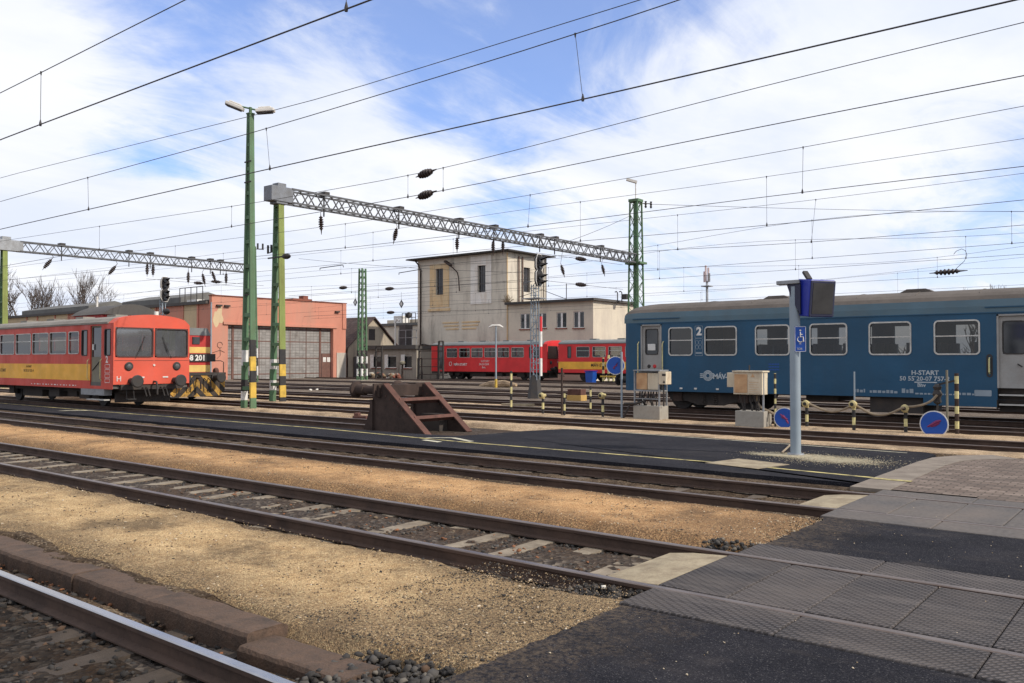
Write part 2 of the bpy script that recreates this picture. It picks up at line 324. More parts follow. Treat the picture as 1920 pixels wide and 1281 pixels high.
# ------------------------------------------------------------------ mesh builder
LOC = {}
class MB:
    def __init__(s): s.v = []; s.f = []; s.m = []; s.s = []
    def add(s, vs, fs, mi=0, smooth=False):
        o = len(s.v); s.v += [tuple(x) for x in vs]
        for f in fs: s.f.append([i+o for i in f]); s.m.append(mi); s.s.append(smooth)
    def quad(s, a, b, c, d, mi=0): s.add([a, b, c, d], [(0, 1, 2, 3)], mi)
    def box(s, x0, x1, y0, y1, z0, z1, mi=0):
        vs = [(x, y, z) for z in (z0, z1) for x, y in ((x0, y0), (x1, y0), (x1, y1), (x0, y1))]
        s.add(vs, [(3, 2, 1, 0), (4, 5, 6, 7), (0, 1, 5, 4), (1, 2, 6, 5), (2, 3, 7, 6), (3, 0, 4, 7)], mi)
    def boxc(s, c, sz, rot=None, mi=0):
        a, b, d = sz[0]/2, sz[1]/2, sz[2]/2
        vs = [Vector((x, y, z)) for z in (-d, d) for x, y in ((-a, -b), (a, -b), (a, b), (-a, b))]
        if rot is not None: vs = [rot @ v for v in vs]
        c = Vector(c); vs = [c+v for v in vs]
        s.add(vs, [(3, 2, 1, 0), (4, 5, 6, 7), (0, 1, 5, 4), (1, 2, 6, 5), (2, 3, 7, 6), (3, 0, 4, 7)], mi)
    def bar(s, p0, p1, w, h, mi=0, ref=None):
        p0 = Vector(p0); p1 = Vector(p1); d = (p1-p0).normalized()
        r = Vector(ref) if ref is not None else (Vector((0, 0, 1)) if abs(d.z) < .95 else Vector((1, 0, 0)))
        a = d.cross(r).normalized(); b = a.cross(d).normalized()
        vs = []
        for p in (p0, p1):
            for i, j in ((-1, -1), (1, -1), (1, 1), (-1, 1)): vs.append(p+a*(i*w/2)+b*(j*h/2))
        s.add(vs, [(3, 2, 1, 0), (4, 5, 6, 7), (0, 1, 5, 4), (1, 2, 6, 5), (2, 3, 7, 6), (3, 0, 4, 7)], mi)
    def cyl(s, p0, p1, r0, r1=None, n=12, mi=0, cap=True, smooth=True):
        if r1 is None: r1 = r0
        p0 = Vector(p0); p1 = Vector(p1); d = (p1-p0).normalized()
        r = Vector((0, 0, 1)) if abs(d.z) < .9 else Vector((1, 0, 0))
        a = d.cross(r).normalized(); b = d.cross(a).normalized()
        vs = []
        for p, q in ((p0, r0), (p1, r1)):
            for k in range(n):
                t = 2*math.pi*k/n; vs.append(p+a*(q*math.cos(t))+b*(q*math.sin(t)))
        s.add(vs, [(k, (k+1) % n, n+(k+1) % n, n+k) for k in range(n)], mi, smooth)
        if cap: s.add(vs, [tuple(range(n-1, -1, -1)), tuple(range(n, 2*n))], mi)
    def tube(s, pts, r, n=6, mi=0):
        pts = [Vector(p) for p in pts]; rs = r if hasattr(r, '__len__') else [r]*len(pts)
        vs = []; fs = []
        for i, p in enumerate(pts):
            d = (pts[min(i+1, len(pts)-1)]-pts[max(i-1, 0)]).normalized()
            rf = Vector((0, 0, 1)) if abs(d.z) < .9 else Vector((1, 0, 0))
            a = d.cross(rf).normalized(); b = d.cross(a).normalized()
            for k in range(n):
                t = 2*math.pi*k/n; vs.append(p+a*(rs[i]*math.cos(t))+b*(rs[i]*math.sin(t)))
        for i in range(len(pts)-1):
            for k in range(n): fs.append((i*n+k, i*n+(k+1) % n, (i+1)*n+(k+1) % n, (i+1)*n+k))
        fs += [tuple(range(n-1, -1, -1)), tuple(range((len(pts)-1)*n, len(pts)*n))]
        s.add(vs, fs, mi, True)
    def lathe(s, p0, p1, prof, n=12, mi=0):
        p0 = Vector(p0); p1 = Vector(p1); L = (p1-p0).length; d = (p1-p0)/L
        rf = Vector((0, 0, 1)) if abs(d.z) < .9 else Vector((1, 0, 0))
        a = d.cross(rf).normalized(); b = d.cross(a).normalized(); vs = []; fs = []
        for q, t in prof:
            for k in range(n):
                w = 2*math.pi*k/n; vs.append(p0+d*(t*L)+a*(q*math.cos(w))+b*(q*math.sin(w)))
        m = len(prof)
        for i in range(m-1):
            for k in range(n): fs.append((i*n+k, i*n+(k+1) % n, (i+1)*n+(k+1) % n, (i+1)*n+k))
        s.add(vs, fs, mi, True)
        s.add(vs[:n], [tuple(range(n-1, -1, -1))], mi); s.add(vs[(m-1)*n:], [tuple(range(n))], mi)
    def extrude(s, poly, axis, a0, a1, mi=0, cap=True):
        # poly: list of 2D points; axis 'x': (y,z), 'y': (x,z), 'z': (x,y)
        def P(p, a): return {'x': (a, p[0], p[1]), 'y': (p[0], a, p[1]), 'z': (p[0], p[1], a)}[axis]
        n = len(poly); vs = [P(p, a0) for p in poly]+[P(p, a1) for p in poly]
        fs = [(k, (k+1) % n, n+(k+1) % n, n+k) for k in range(n)]
        if cap: fs += [tuple(range(n-1, -1, -1)), tuple(range(n, 2*n))]
        s.add(vs, fs, mi)
    def wall(s, P, ur, vr, holes=(), depth=.05, mfn=None, ub=(), vb=(), rmi=0):
        us = sorted(set([ur[0], ur[1], *ub]+[h[0] for h in holes]+[h[1] for h in holes]))
        vs = sorted(set([vr[0], vr[1], *vb]+[h[2] for h in holes]+[h[3] for h in holes]))
        us = [u for u in us if ur[0]-1e-6 <= u <= ur[1]+1e-6]; vs = [v for v in vs if vr[0]-1e-6 <= v <= vr[1]+1e-6]
        for i in range(len(us)-1):
            for j in range(len(vs)-1):
                uc = (us[i]+us[i+1])/2; vc = (vs[j]+vs[j+1])/2
                if any(h[0] < uc < h[1] and h[2] < vc < h[3] for h in holes): continue
                s.quad(P(us[i], vs[j], 0), P(us[i+1], vs[j], 0), P(us[i+1], vs[j+1], 0), P(us[i], vs[j+1], 0), mfn(uc, vc) if mfn else 0)
        for h in holes:
            a, b, c, d = h[:4]
            for (u0, v0, u1, v1) in ((a, c, b, c), (b, c, b, d), (b, d, a, d), (a, d, a, c)):
                s.quad(P(u0, v0, 0), P(u1, v1, 0), P(u1, v1, -depth), P(u0, v0, -depth), rmi)
    def ring(s, P, a, b, c, d, w, r, th=.02, mi=0, n=4):
        # rounded frame around opening a..b x c..d; w = width outward
        def loop(a, b, c, d, r):
            out = []
            for (cx, cy, t0) in ((b-r, d-r, 0), (a+r, d-r, 90), (a+r, c+r, 180), (b-r, c+r, 270)):
                for k in range(n+1):
                    t = R(t0+90*k/n); out.append((cx+r*math.cos(t), cy+r*math.sin(t)))
            return out
        o = loop(a-w, b+w, c-w, d+w, r+w); i = loop(a, b, c, d, r); m = len(o)
        vs = [P(u, v, .001) for u, v in o]+[P(u, v, th) for u, v in o]+[P(u, v, th) for u, v in i]+[P(u, v, -.02) for u, v in i]
        fs = []
        for L in range(3):
            for k in range(m): fs.append((L*m+k, L*m+(k+1) % m, (L+1)*m+(k+1) % m, (L+1)*m+k))
        s.add(vs, fs, mi)
    def build(s, name, mats, parent=None, bevel=0, shift=None):
        me = bpy.data.meshes.new(name)
        o = Vector((0, 0, 0))
        if parent is not None: o = LOC[parent.name]
        if shift is not None: o = Vector(shift)
        me.from_pydata([(x-o.x, y-o.y, z-o.z) for x, y, z in s.v], [], s.f)
        if isinstance(mats, str): mats = [mats]
        for m in mats: me.materials.append(MATS[m])
        me.polygons.foreach_set('material_index', s.m); me.polygons.foreach_set('use_smooth', s.s)
        me.update()
        if any(s.s): me.set_sharp_from_angle(angle=R(38))
        ob = bpy.data.objects.new(name, me); COL.objects.link(ob)
        LOC[ob.name] = o
        if parent is not None: ob.parent = parent
        elif shift is not None: ob.location = o
        if bevel:
            b = ob.modifiers.new('bevel', 'BEVEL'); b.width = bevel; b.segments = 2; b.limit_method = 'ANGLE'; b.angle_limit = R(40)
        return ob
def T(name, label, cat, loc=(0, 0, 0), group=None):
    o = bpy.data.objects.new(name, None); COL.objects.link(o); o.location = loc; o.empty_display_size = .2
    LOC[o.name] = Vector(loc); tag(o, label, cat, group); return o
def tag(o, label, cat, group=None, kind=None):
    o['label'] = label; o['category'] = cat
    if group: o['group'] = group
    if kind: o['kind'] = kind
    return o
def struct(o, label=None, cat=None):
    o['kind'] = 'structure'
    if label: o['label'] = label
    if cat: o['category'] = cat
    return o
def dup(root, loc, rotz=0, label=None):
    r = root.copy(); COL.objects.link(r); r.location = loc; r.rotation_euler = (0, 0, rotz)
    if label: r['label'] = label
    for ch in list(root.children):
        c = ch.copy(); COL.objects.link(c); c.parent = r
        for g in list(ch.children):
            d = g.copy(); COL.objects.link(d); d.parent = c
    return r
def text(s, size, org, ux, uz, mat, parent, name='lettering', align='LEFT', th=.003, bold=0.0, spacing=1.0):
    cu = bpy.data.curves.new('t', 'FONT'); cu.body = s; cu.size = size; cu.extrude = th; cu.align_x = align; cu.offset = bold; cu.resolution_u = 2; cu.space_character = spacing
    ob = bpy.data.objects.new('t', cu); COL.objects.link(ob)
    bpy.context.view_layer.update()
    me = bpy.data.meshes.new_from_object(ob.evaluated_get(bpy.context.evaluated_depsgraph_get()))
    bpy.data.objects.remove(ob)
    ux = Vector(ux).normalized(); uz = Vector(uz).normalized(); n = ux.cross(uz); org = Vector(org)
    o = LOC[parent.name]
    for v in me.vertices: v.co = org+ux*v.co.x+uz*v.co.y+n*v.co.z-o
    me.materials.clear(); me.materials.append(MATS[mat]); me.name = name
    t = bpy.data.objects.new(name, me); COL.objects.link(t); t.parent = parent; LOC[t.name] = o
    return t
ORD = ['first', 'second', 'third', 'fourth', 'fifth', 'sixth', 'seventh', 'eighth', 'ninth', 'tenth', 'eleventh', 'twelfth']

# ------------------------------------------------------------------ sky and sun
SUN_EL = R(36); SUN_H = Vector((.965, .26, 0)).normalized()
W = bpy.data.worlds.new('World'); SC.world = W; W.use_nodes = True
nt = W.node_tree; N = nt.nodes; Lk = nt.links
bg = N['Background']; bg.inputs[1].default_value = .1
sky = N.new('ShaderNodeTexSky'); sky.sky_type = 'NISHITA'; sky.sun_disc = False
sky.sun_elevation = SUN_EL; sky.sun_rotation = math.atan2(SUN_H.x, SUN_H.y)
sky.air_density = 1.0; sky.dust_density = .6; sky.ozone_density = 2.0
tc = N.new('ShaderNodeTexCoord')
sp = N.new('ShaderNodeSeparateXYZ'); Lk.new(tc.outputs['Generated'], sp.inputs[0])
def wm(op, a, b=0.0, c=None):
    n = N.new('ShaderNodeMath'); n.operation = op
    for i, v in enumerate((a, b) if c is None else (a, b, c)):
        if hasattr(v, 'links'): Lk.new(v, n.inputs[i])
        else: n.inputs[i].default_value = v
    return n.outputs[0]
zz = wm('ADD', wm('MAXIMUM', sp.outputs[2], 0.0), .16)
cb = N.new('ShaderNodeCombineXYZ'); Lk.new(wm('DIVIDE', sp.outputs[0], zz), cb.inputs[0]); Lk.new(wm('DIVIDE', sp.outputs[1], zz), cb.inputs[1])
def wnoise(scale, det, rough, off, st=(1, 1, 1), dist=0.0, rot=0.0):
    mp = N.new('ShaderNodeMapping'); mp.inputs['Location'].default_value = off; mp.inputs['Scale'].default_value = st; mp.inputs['Rotation'].default_value = (0, 0, rot)
    Lk.new(cb.outputs[0], mp.inputs[0])
    n = N.new('ShaderNodeTexNoise'); n.inputs['Scale'].default_value = scale; n.inputs['Detail'].default_value = det
    n.inputs['Roughness'].default_value = rough; n.inputs['Distortion'].default_value = dist
    Lk.new(mp.outputs[0], n.inputs[0]); return n.outputs['Fac']
def wramp(f, a, b, lo=0.0, hi=1.0):
    n = N.new('ShaderNodeMapRange'); n.interpolation_type = 'SMOOTHSTEP'
    n.inputs['From Min'].default_value = a; n.inputs['From Max'].default_value = b; n.inputs['To Min'].default_value = lo; n.inputs['To Max'].default_value = hi
    Lk.new(f, n.inputs[0]); return n.outputs[0]
big = wnoise(1.35, 9, .60, (3.1, 1.7, 0), (1, .8, 1), .5, R(20))
wis = wnoise(3.0, 10, .64, (7.3, 2.2, 0), (1.0, .38, 1), .9, R(-32))
# clear gaps in the cloud deck: a direction-wise bias (the deck is thinner high up ahead)
def blob(px, py, rad, amt):
    d = ray(px, py).normalized()
    dp = N.new('ShaderNodeVectorMath'); dp.operation = 'DOT_PRODUCT'; Lk.new(tc.outputs['Generated'], dp.inputs[0]); dp.inputs[1].default_value = d
    return wramp(dp.outputs['Value'], math.cos(R(rad)), 1.0, 0.0, amt)
bias = None
for (px, py, rad, amt) in ((470, 60, 15, -.24), (330, 130, 9, -.16), (700, 10, 10, -.08), (850, 50, 15, -.19), (1120, 10, 9, -.12), (1340, 20, 8, -.22), (900, 240, 9, -.12), (1840, 285, 9, -.24), (1620, 300, 6, -.10), (1250, 330, 7, -.12), (150, 280, 14, .16), (1500, 180, 15, .20), (600, 150, 7, .22), (620, 330, 11, .16), (120, 40, 9, .04), (1750, 90, 11, .16), (1150, 200, 8, .12)):
    b = blob(px, py, rad, amt); bias = b if bias is None else wm('ADD', bias, b)
cov = wm('ADD', wm('ADD', wm('MULTIPLY', big, 1.0), wm('MULTIPLY', wis, .7)), bias)
mask = wramp(cov, .50, .88, .16, 1.0)
hz = wramp(sp.outputs[2], 0.03, .26, .80, 0.0)
mask = wm('MAXIMUM', mask, hz)
shade = wnoise(1.3, 6, .6, (1.1, 9.0, 0), (1, .6, 1), .3)
cc = N.new('ShaderNodeMix'); cc.data_type = 'RGBA'; Lk.new(wramp(shade, .35, .65), cc.inputs[0])
cc.inputs[6].default_value = (7.1, 7.65, 8.9, 1); cc.inputs[7].default_value = (8.7, 8.85, 9.3, 1)
bl = N.new('ShaderNodeMix'); bl.data_type = 'RGBA'; bl.blend_type = 'MULTIPLY'; bl.inputs[0].default_value = 1
Lk.new(sky.outputs[0], bl.inputs[6]); bl.inputs[7].default_value = (1.05, 1.32, 1.9, 1)
mx = N.new('ShaderNodeMix'); mx.data_type = 'RGBA'
Lk.new(mask, mx.inputs[0]); Lk.new(bl.outputs[2], mx.inputs[6]); Lk.new(cc.outputs[2], mx.inputs[7])
Lk.new(mx.outputs[2], bg.inputs[0])

sd = bpy.data.lights.new('sun', 'SUN'); sun = bpy.data.objects.new('sun', sd); COL.objects.link(sun)
sd.energy = 3.3; sd.angle = R(.8); sd.color = (1.0, .93, .82)
sdir = SUN_H*math.cos(SUN_EL)+Vector((0, 0, math.sin(SUN_EL)))
sun.rotation_euler = (-sdir).to_track_quat('-Z', 'Y').to_euler(); sun.location = sdir*60

# ------------------------------------------------------------------ ground
GZ = -.18
mb = MB()
for i in range(-3000, 3000, 1000):
    for j in range(-1000, 4000, 1000): mb.quad((i, j, GZ), (i+1000, j, GZ), (i+1000, j+1000, GZ), (i, j+1000, GZ))
struct(mb.build('ground', 'ballast'))

def strip(name, mat, x0, x1, y0, y1, dx, dy, top, edge=.35, amp=.012, seed=0.0, wob=.22, taper=0):
    nx = max(2, int((x1-x0)/dx)); ny = max(3, int((y1-y0)/dy)); vs = []; fs = []
    for i in range(nx+1):
        x = x0+(x1-x0)*i/nx
        wa = wob*noise.noise((x*.9, seed, 3.1))+.35*wob*noise.noise((x*4.3, seed, 8.7))
        wb = wob*noise.noise((x*.8, seed, 13.1))+.35*wob*noise.noise((x*4.1, seed, 18.7))
        for j in range(ny+1):
            y = y0+(y1-y0)*j/ny
            e = min(1, max(0, min(y-y0-wob*.6-wa, y1-wob*.6+wb-y)/edge)); e = e*e*(3-2*e)
            if taper: e *= min(1, max(0, (x1-x+.3*noise.noise((x*3, y*6, 2)))/taper))
            if dx > .15: hh = amp*noise.noise((x*1.7, y*1.7, seed))
            else: hh = amp*(noise.noise((x*1.3, y*1.3, seed))+.5*noise.noise((x*9, y*9, seed))+.35*noise.noise((x*27, y*27, seed)))
            vs.append((x, y, GZ-.03+(top-GZ+.03)*e+hh*e))
    for i in range(nx):
        for j in range(ny):
            a = i*(ny+1)+j; fs.append((a, a+ny+1, a+ny+2, a+1))
    m = MB(); m.add(vs, fs, 0, True); return m.build(name, mat)
XE = -3.38   # where the paved crossing starts
struct(strip('gravel_strip', 'gravel_near', -24, XE-.02, 3.5, 6.02, .045, .045, -.03, .3, .014, 1.0, .16))
struct(strip('gravel_strip', 'gravel_mid', -52, XE-.02, 7.9, 10.45, .09, .06, -.03, .35, .014, 2.0, .2))
struct(strip('gravel_strip', 'soil_brown', -60, XE-.1, 12.3, 13.15, .15, .08, -.05, .2, .012, 3.0, .1))
struct(strip('gravel_strip', 'gravel_far', -110, 9, 18.75, 20.25, .3, .1, -.05, .3, .015, 4.0, .12))
struct(strip('gravel_strip', 'gravel_far', -120, 9, 22.55, 24.55, .3, .1, -.05, .35, .02, 5.0, .18))
struct(strip('gravel_strip', 'gravel_far', -120, -18.5, 26.9, 28.3, .3, .1, -.06, .3, .02, 6.0, .15))
struct(strip('ballast_bed', 'ballast_shaded', -20, 9, 24.6, 31.2, .25, .15, -.165, .4, .02, 34.0, .3))  # dark sheet laid where the coach's shadow falls, shade put into its colour
struct(strip('gravel_strip', 'gravel_dull', -120, 9, 31.1, 34.6, .4, .2, -.06, .4, .02, 7.0, .2))
struct(strip('gravel_strip', 'gravel_dull', -120, 9, 36.9, 39.0, .5, .2, -.06, .4, .02, 8.0, .2))
struct(strip('gravel_strip', 'gravel_dull', -72, 9, 41.3, 47.4, .6, .3, -.06, .4, .02, 9.0, .2))
struct(strip('gravel_strip', 'gravel_dull', -72, 9, 49.7, 56.0, .6, .3, -.06, .4, .02, 10.0, .2))

# paved crossing (asphalt) between the tracks
def slab(name, poly, z, th, mat):
    m = MB(); m.extrude(poly, 'z', z-th, z, 0); return struct(m.build(name, mat))
def rough_edge(x, y0, y1, n=40, amp=.03, seed=0):
    return [(x+amp*noise.noise((y0+(y1-y0)*k/n*1.0*7, seed, 0))+amp*.7*noise.noise((y0+(y1-y0)*k/n*23, seed, 5)), y0+(y1-y0)*k/n) for k in range(n+1)]
XR = 7
def cross(y0, y1, seed): 
    return [(XR, y0)]+[(XR, y1)]+list(reversed(rough_edge(XE, y0, y1, 50, .045, seed)))
slab('asphalt_path', [(XR, -4), (XR, .9)]+list(reversed(rough_edge(XE, -4, .9, 40, .04, 3))), -.012, .3, 'asphalt')
slab('asphalt_path', cross(3.56, 5.52, 1), -.012, .3, 'asphalt')
slab('asphalt_path', cross(8.22, 10.12, 2), -.012, .3, 'asphalt')
# asphalt platform between the third and fourth tracks
pl = [(-100, 13.02)]+[(-100+96.6*k/60, 13.02+.04*noise.noise((k*1.9, 0, 0))) for k in range(1, 61)]
pl += [(-3.9, 13.0), (-3.95, 17.9), (-4.2, 18.25), (-12.6, 18.62), (-13.1, 18.4), (-13.5, 17.2), (-13.6, 16.0), (-13.9, 15.1), (-15.5, 14.9), (-100, 14.95)]
slab('asphalt_platform', pl, .0, .3, 'asphalt')
# concrete edging and red-brown paving beyond the crossing
ed = [(-3.92, 12.62), (-3.93, 13.6), (-3.93, 16.4), (-3.88, 17.3), (-3.6, 18.0), (-3.1, 18.5)]
ei = [(-3.38, 12.62), (-3.40, 13.6), (-3.42, 16.2), (-3.36, 17.0), (-3.1, 17.6), (-2.6, 18.1)]
paint('edging', (.235, .195, .155), .95, 0, .8, (.12, .095, .075), 3, bump=.4)
slab('concrete_edging', ed+list(reversed(ei)), .006, .3, 'edging')
slab('paving', [(x+.003, y) for x, y in ei]+[(-2.2, 18.8), (XR, 18.9), (XR, 12.62)], .0, .3, 'cobbles')
struct(strip('gravel_strip', 'soil_brown', -13, 9, 18.35, 19.0, .15, .08, -.05, .2, .012, 13.0, .1))
# painted platform lines
def line(name, pts, w, mat, z=.004):
    m = MB()
    for (a, b) in zip(pts[:-1], pts[1:]):
        n = max(1, int(abs(b[0]-a[0])/.5))
        for k in range(n):
            x0 = a[0]+(b[0]-a[0])*k/n; x1 = a[0]+(b[0]-a[0])*(k+1)/n; y0 = a[1]+(b[1]-a[1])*k/n; y1 = a[1]+(b[1]-a[1])*(k+1)/n
            m.quad((x0, y0, z), (x1, y1, z), (x1, y1+w, z), (x0, y0+w, z))
    return struct(m.build(name, mat))
def yl(p): q = PZ(*p); return (q.x, q.y)
line('platform_line', [yl((1700, 903)), yl((1330, 867)), yl((860, 829)), yl((590, 803)), yl((200, 773)), (-60, 14.75)], .10, 'line_yellow')
line('platform_line', [(-3.35, 13.6), (-3.9, 13.62)], .14, 'line_yellow', .0125)
line('platform_line', [yl((1700, 850)), yl((1500, 835)), yl((1300, 821)), yl((1110, 807.5)), (-13.2, 18.5)], .07, 'line_pale')
line('platform_marking', [yl((880, 829)), yl((845, 822)), yl((795, 822))], .16, 'line_pale', .008)
line('platform_marking', [yl((820, 830)), yl((790, 826))], .16, 'line_pale', .008)
line('platform_marking', [yl((160, 770.5)), yl((105, 771))], .35, 'line_pale', .008)
# light concrete slab and gravel spill round the display pole
a = [PZ(*p, .006) for p in ((1322, 868), (1420, 879), (1480, 871), (1385, 860))]
slab('concrete_slab', [(p.x, p.y) for p in a], .008, .2, 'concrete_pale')
# ------------------------------------------------------------------ stones (uncountable)
ICO_V = []; 
t_ = (1+5**.5)/2
ICO = np.array([(-1, t_, 0), (1, t_, 0), (-1, -t_, 0), (1, -t_, 0), (0, -1, t_), (0, 1, t_), (0, -1, -t_), (0, 1, -t_), (t_, 0, -1), (t_, 0, 1), (-t_, 0, -1), (-t_, 0, 1)])/math.sqrt(1+t_*t_)
ICF = np.array([(0, 11, 5), (0, 5, 1), (0, 1, 7), (0, 7, 10), (0, 10, 11), (1, 5, 9), (5, 11, 4), (11, 10, 2), (10, 7, 6), (7, 1, 8), (3, 9, 4), (3, 4, 2), (3, 2, 6), (3, 6, 8), (3, 8, 9), (4, 9, 5), (2, 4, 11), (6, 2, 10), (8, 6, 7), (9, 8, 1)])
RG = np.random.default_rng(5)
def scatter(name, pts, sizes, mats, flat=.75, wts=None):
    n = len(pts); ax = RG.normal(size=(n, 3)); ax /= np.linalg.norm(ax, axis=1)[:, None]; an = RG.uniform(0, 6.28, n)
    K = np.zeros((n, 3, 3)); K[:, 0, 1] = -ax[:, 2]; K[:, 0, 2] = ax[:, 1]; K[:, 1, 0] = ax[:, 2]; K[:, 1, 2] = -ax[:, 0]; K[:, 2, 0] = -ax[:, 1]; K[:, 2, 1] = ax[:, 0]
    Rm = np.eye(3)+np.sin(an)[:, None, None]*K+(1-np.cos(an))[:, None, None]*(K @ K)
    v = ICO[None]*RG.uniform(.5, 1.3, (n, 12, 1))*RG.uniform(.6, 1.25, (n, 1, 3))
    v = np.einsum('nij,nkj->nki', Rm, v); v[:, :, 2] *= flat
    v = v*np.asarray(sizes)[:, None, None]+np.asarray(pts)[:, None, :]
    f = (ICF[None]+12*np.arange(n)[:, None, None]).reshape(-1, 3); nf = len(f)
    me = bpy.data.meshes.new(name); me.vertices.add(n*12); me.vertices.foreach_set('co', v.reshape(-1))
    me.loops.add(nf*3); me.loops.foreach_set('vertex_index', f.reshape(-1)); me.polygons.add(nf)
    me.polygons.foreach_set('loop_start', np.arange(0, nf*3, 3)); me.polygons.foreach_set('loop_total', np.full(nf, 3))
    for mm in mats: me.materials.append(MATS[mm])
    mi = RG.choice(len(mats), n, p=wts); me.polygons.foreach_set('material_index', np.repeat(mi, 20).astype(np.int32))
    me.update(); me.validate()
    ob = bpy.data.objects.new(name, me); COL.objects.link(ob); ob['kind'] = 'stuff'; return ob
for nm, c in (('stone_a', (.042, .037, .033)), ('stone_e', (.022, .019, .017)), ('stone_b', (.078, .070, .062)), ('stone_c', (.085, .05, .03)), ('stone_d', (.15, .13, .105)), ('pebble_a', (.17, .12, .075)), ('pebble_b', (.40, .29, .17)), ('pebble_c', (.56, .46, .33)), ('spill_a', (.52, .46, .32)), ('spill_b', (.36, .32, .23))):
    paint(nm, c, .95, 0, .6, tuple(x*.5 for x in c), 11)
def rnd(n, x0, x1, y0, y1, z0, z1, pw=1.0):
    x = x1-(x1-x0)*RG.uniform(0, 1, n)**pw
    return np.stack([x, RG.uniform(y0, y1, n), RG.uniform(z0, z1, n)], 1)
SM = ['stone_a', 'stone_b', 'stone_c', 'stone_d']
scatter('ballast_stones', rnd(4200, -10.5, XE-.05, .4, 3.36, -.19, -.155), RG.uniform(.012, .032, 4200), ['stone_a', 'stone_e', 'stone_c'], wts=[.3, .5, .2])['label'] = 'dark brown ballast stones between the rails of the nearest track'
p = rnd(9000, -22, -4.05, 5.75, 8.2, -.185, -.165, 1.6)
SLX = [-4.35-.62*k for k in range(40)]
p = p[[min(abs(q[0]-x) for x in SLX) > .15 or not (5.7 < q[1] < 8.05) or RG.uniform() < .03 for q in p]]
scatter('ballast_stones', p, RG.uniform(.012, .028, len(p)), SM, wts=[.36, .34, .2, .1])['label'] = 'grey and rusty ballast stones of the second track'
a = rnd(1100, -4.25, XE+.02, 3.1, 3.95, -.18, -.07); b = rnd(420, -4.1, XE, 5.5, 6.1, -.16, -.06); c = rnd(220, -4.0, XE+.05, 8.0, 8.5, -.14, -.04)
scatter('ballast_stones', np.concatenate([a, b, c]), RG.uniform(.014, .04, 1740), SM, wts=[.6, .32, .04, .04])['label'] = 'loose dark stones heaped at the edge of the asphalt crossing'
p = rnd(4200, -15, XE-.03, 3.85, 5.75, -.034, -.026, 1.5)
scatter('gravel_pebbles', p, RG.uniform(.003, .009, 4200)*RG.choice([1, 1, 1, 1.9], 4200), ['pebble_a', 'pebble_b', 'pebble_c', 'stone_a'], wts=[.38, .36, .14, .12])['label'] = 'small pebbles lying on the tan gravel beside the nearest track'
p = rnd(5200, -5.1, XE-.03, 3.8, 6.0, -.034, -.024, 1.0)
scatter('gravel_pebbles', p, RG.uniform(.003, .009, 5200), ['pebble_a', 'stone_a', 'stone_b', 'pebble_b'], wts=[.3, .36, .22, .12])['label'] = 'dark crumbs on the gravel along the asphalt edge'
p = rnd(3600, -26, XE-.03, 8.25, 10.1, -.034, -.026, 1.7)
scatter('gravel_pebbles', p, RG.uniform(.006, .013, 3600), ['pebble_a', 'pebble_b', 'pebble_c', 'stone_a'], wts=[.3, .4, .16, .14])['label'] = 'small pebbles on the orange gravel between the second and third tracks'
p = rnd(420, -3.2, 1.5, 3.7, 12, -.012, -.008); p[:, 2] = -.008
scatter('grit', p, RG.uniform(.003, .009, 420), ['pebble_b', 'pebble_c', 'stone_d'])['label'] = 'grit lying on the crossing'
c1 = PZ(1500, 855, 0); c2 = PZ(1570, 863, 0); c3 = PZ(1440, 852, 0)
p = np.concatenate([np.stack([c.x+RG.normal(size=n)*sx, c.y+RG.normal(size=n)*sy, np.full(n, .004)], 1) for c, n, sx, sy in ((c1, 6500, .30, .18), (c2, 6500, .36, .26), (c3, 2600, .20, .11), (c2, 1200, .7, .5))])
scatter('spilled_gravel', p, RG.uniform(.004, .011, len(p)), ['spill_a', 'spill_b', 'pebble_b'], .5, [.5, .35, .15])['label'] = 'pale gravel spilled on the asphalt round the foot of the display pole'
p = np.concatenate([rnd(500, -12, -3.7, 3.0, 3.4, -.175, -.15), rnd(140, -12, -4.2, 6.2, 7.4, -.16, -.13)])
lv = scatter('dry_leaves', p, RG.uniform(.012, .032, 640), ['leaf_dry', 'stone_c', 'pebble_a'], .5, [.5, .3, .2]); lv['label'] = 'dry leaves and grass caught along the rails'

# ------------------------------------------------------------------ tracks
def rail(parent, y, x0, x1, top='rail_top'):
    m = MB(); f = -.152; 
    prof = [(-.065, f), (.065, f), (.065, f+.012), (.012, f+.03), (.010, -.045), (.035, -.036), (.036, -.008), (.029, 0), (-.029, 0), (-.036, -.008), (-.035, -.036), (-.010, -.045), (-.012, f+.03), (-.065, f+.012)]
    n = len(prof); vs = [(x0, y+a, z) for a, z in prof]+[(x1, y+a, z) for a, z in prof]
    for k in range(n):
        m.add([vs[k], vs[(k+1) % n], vs[n+(k+1) % n], vs[n+k]], [(0, 1, 2, 3)], 1 if k in (6, 7, 8) else 0)
    m.add(vs, [tuple(range(n)), tuple(range(n, 2*n))], 0)
    return m.build('rail', ['rail_side', top], parent)
TRK = {'A': 2.235, 'B': 6.86, 'C': 11.4, 'D': 16.93, 'E': 21.2, 'F': 25.55, 'G': 29.68, 'H': 35.7, 'I': 40.1, 'K': 48.5, 'L': 57.0, 'N': 61.6}
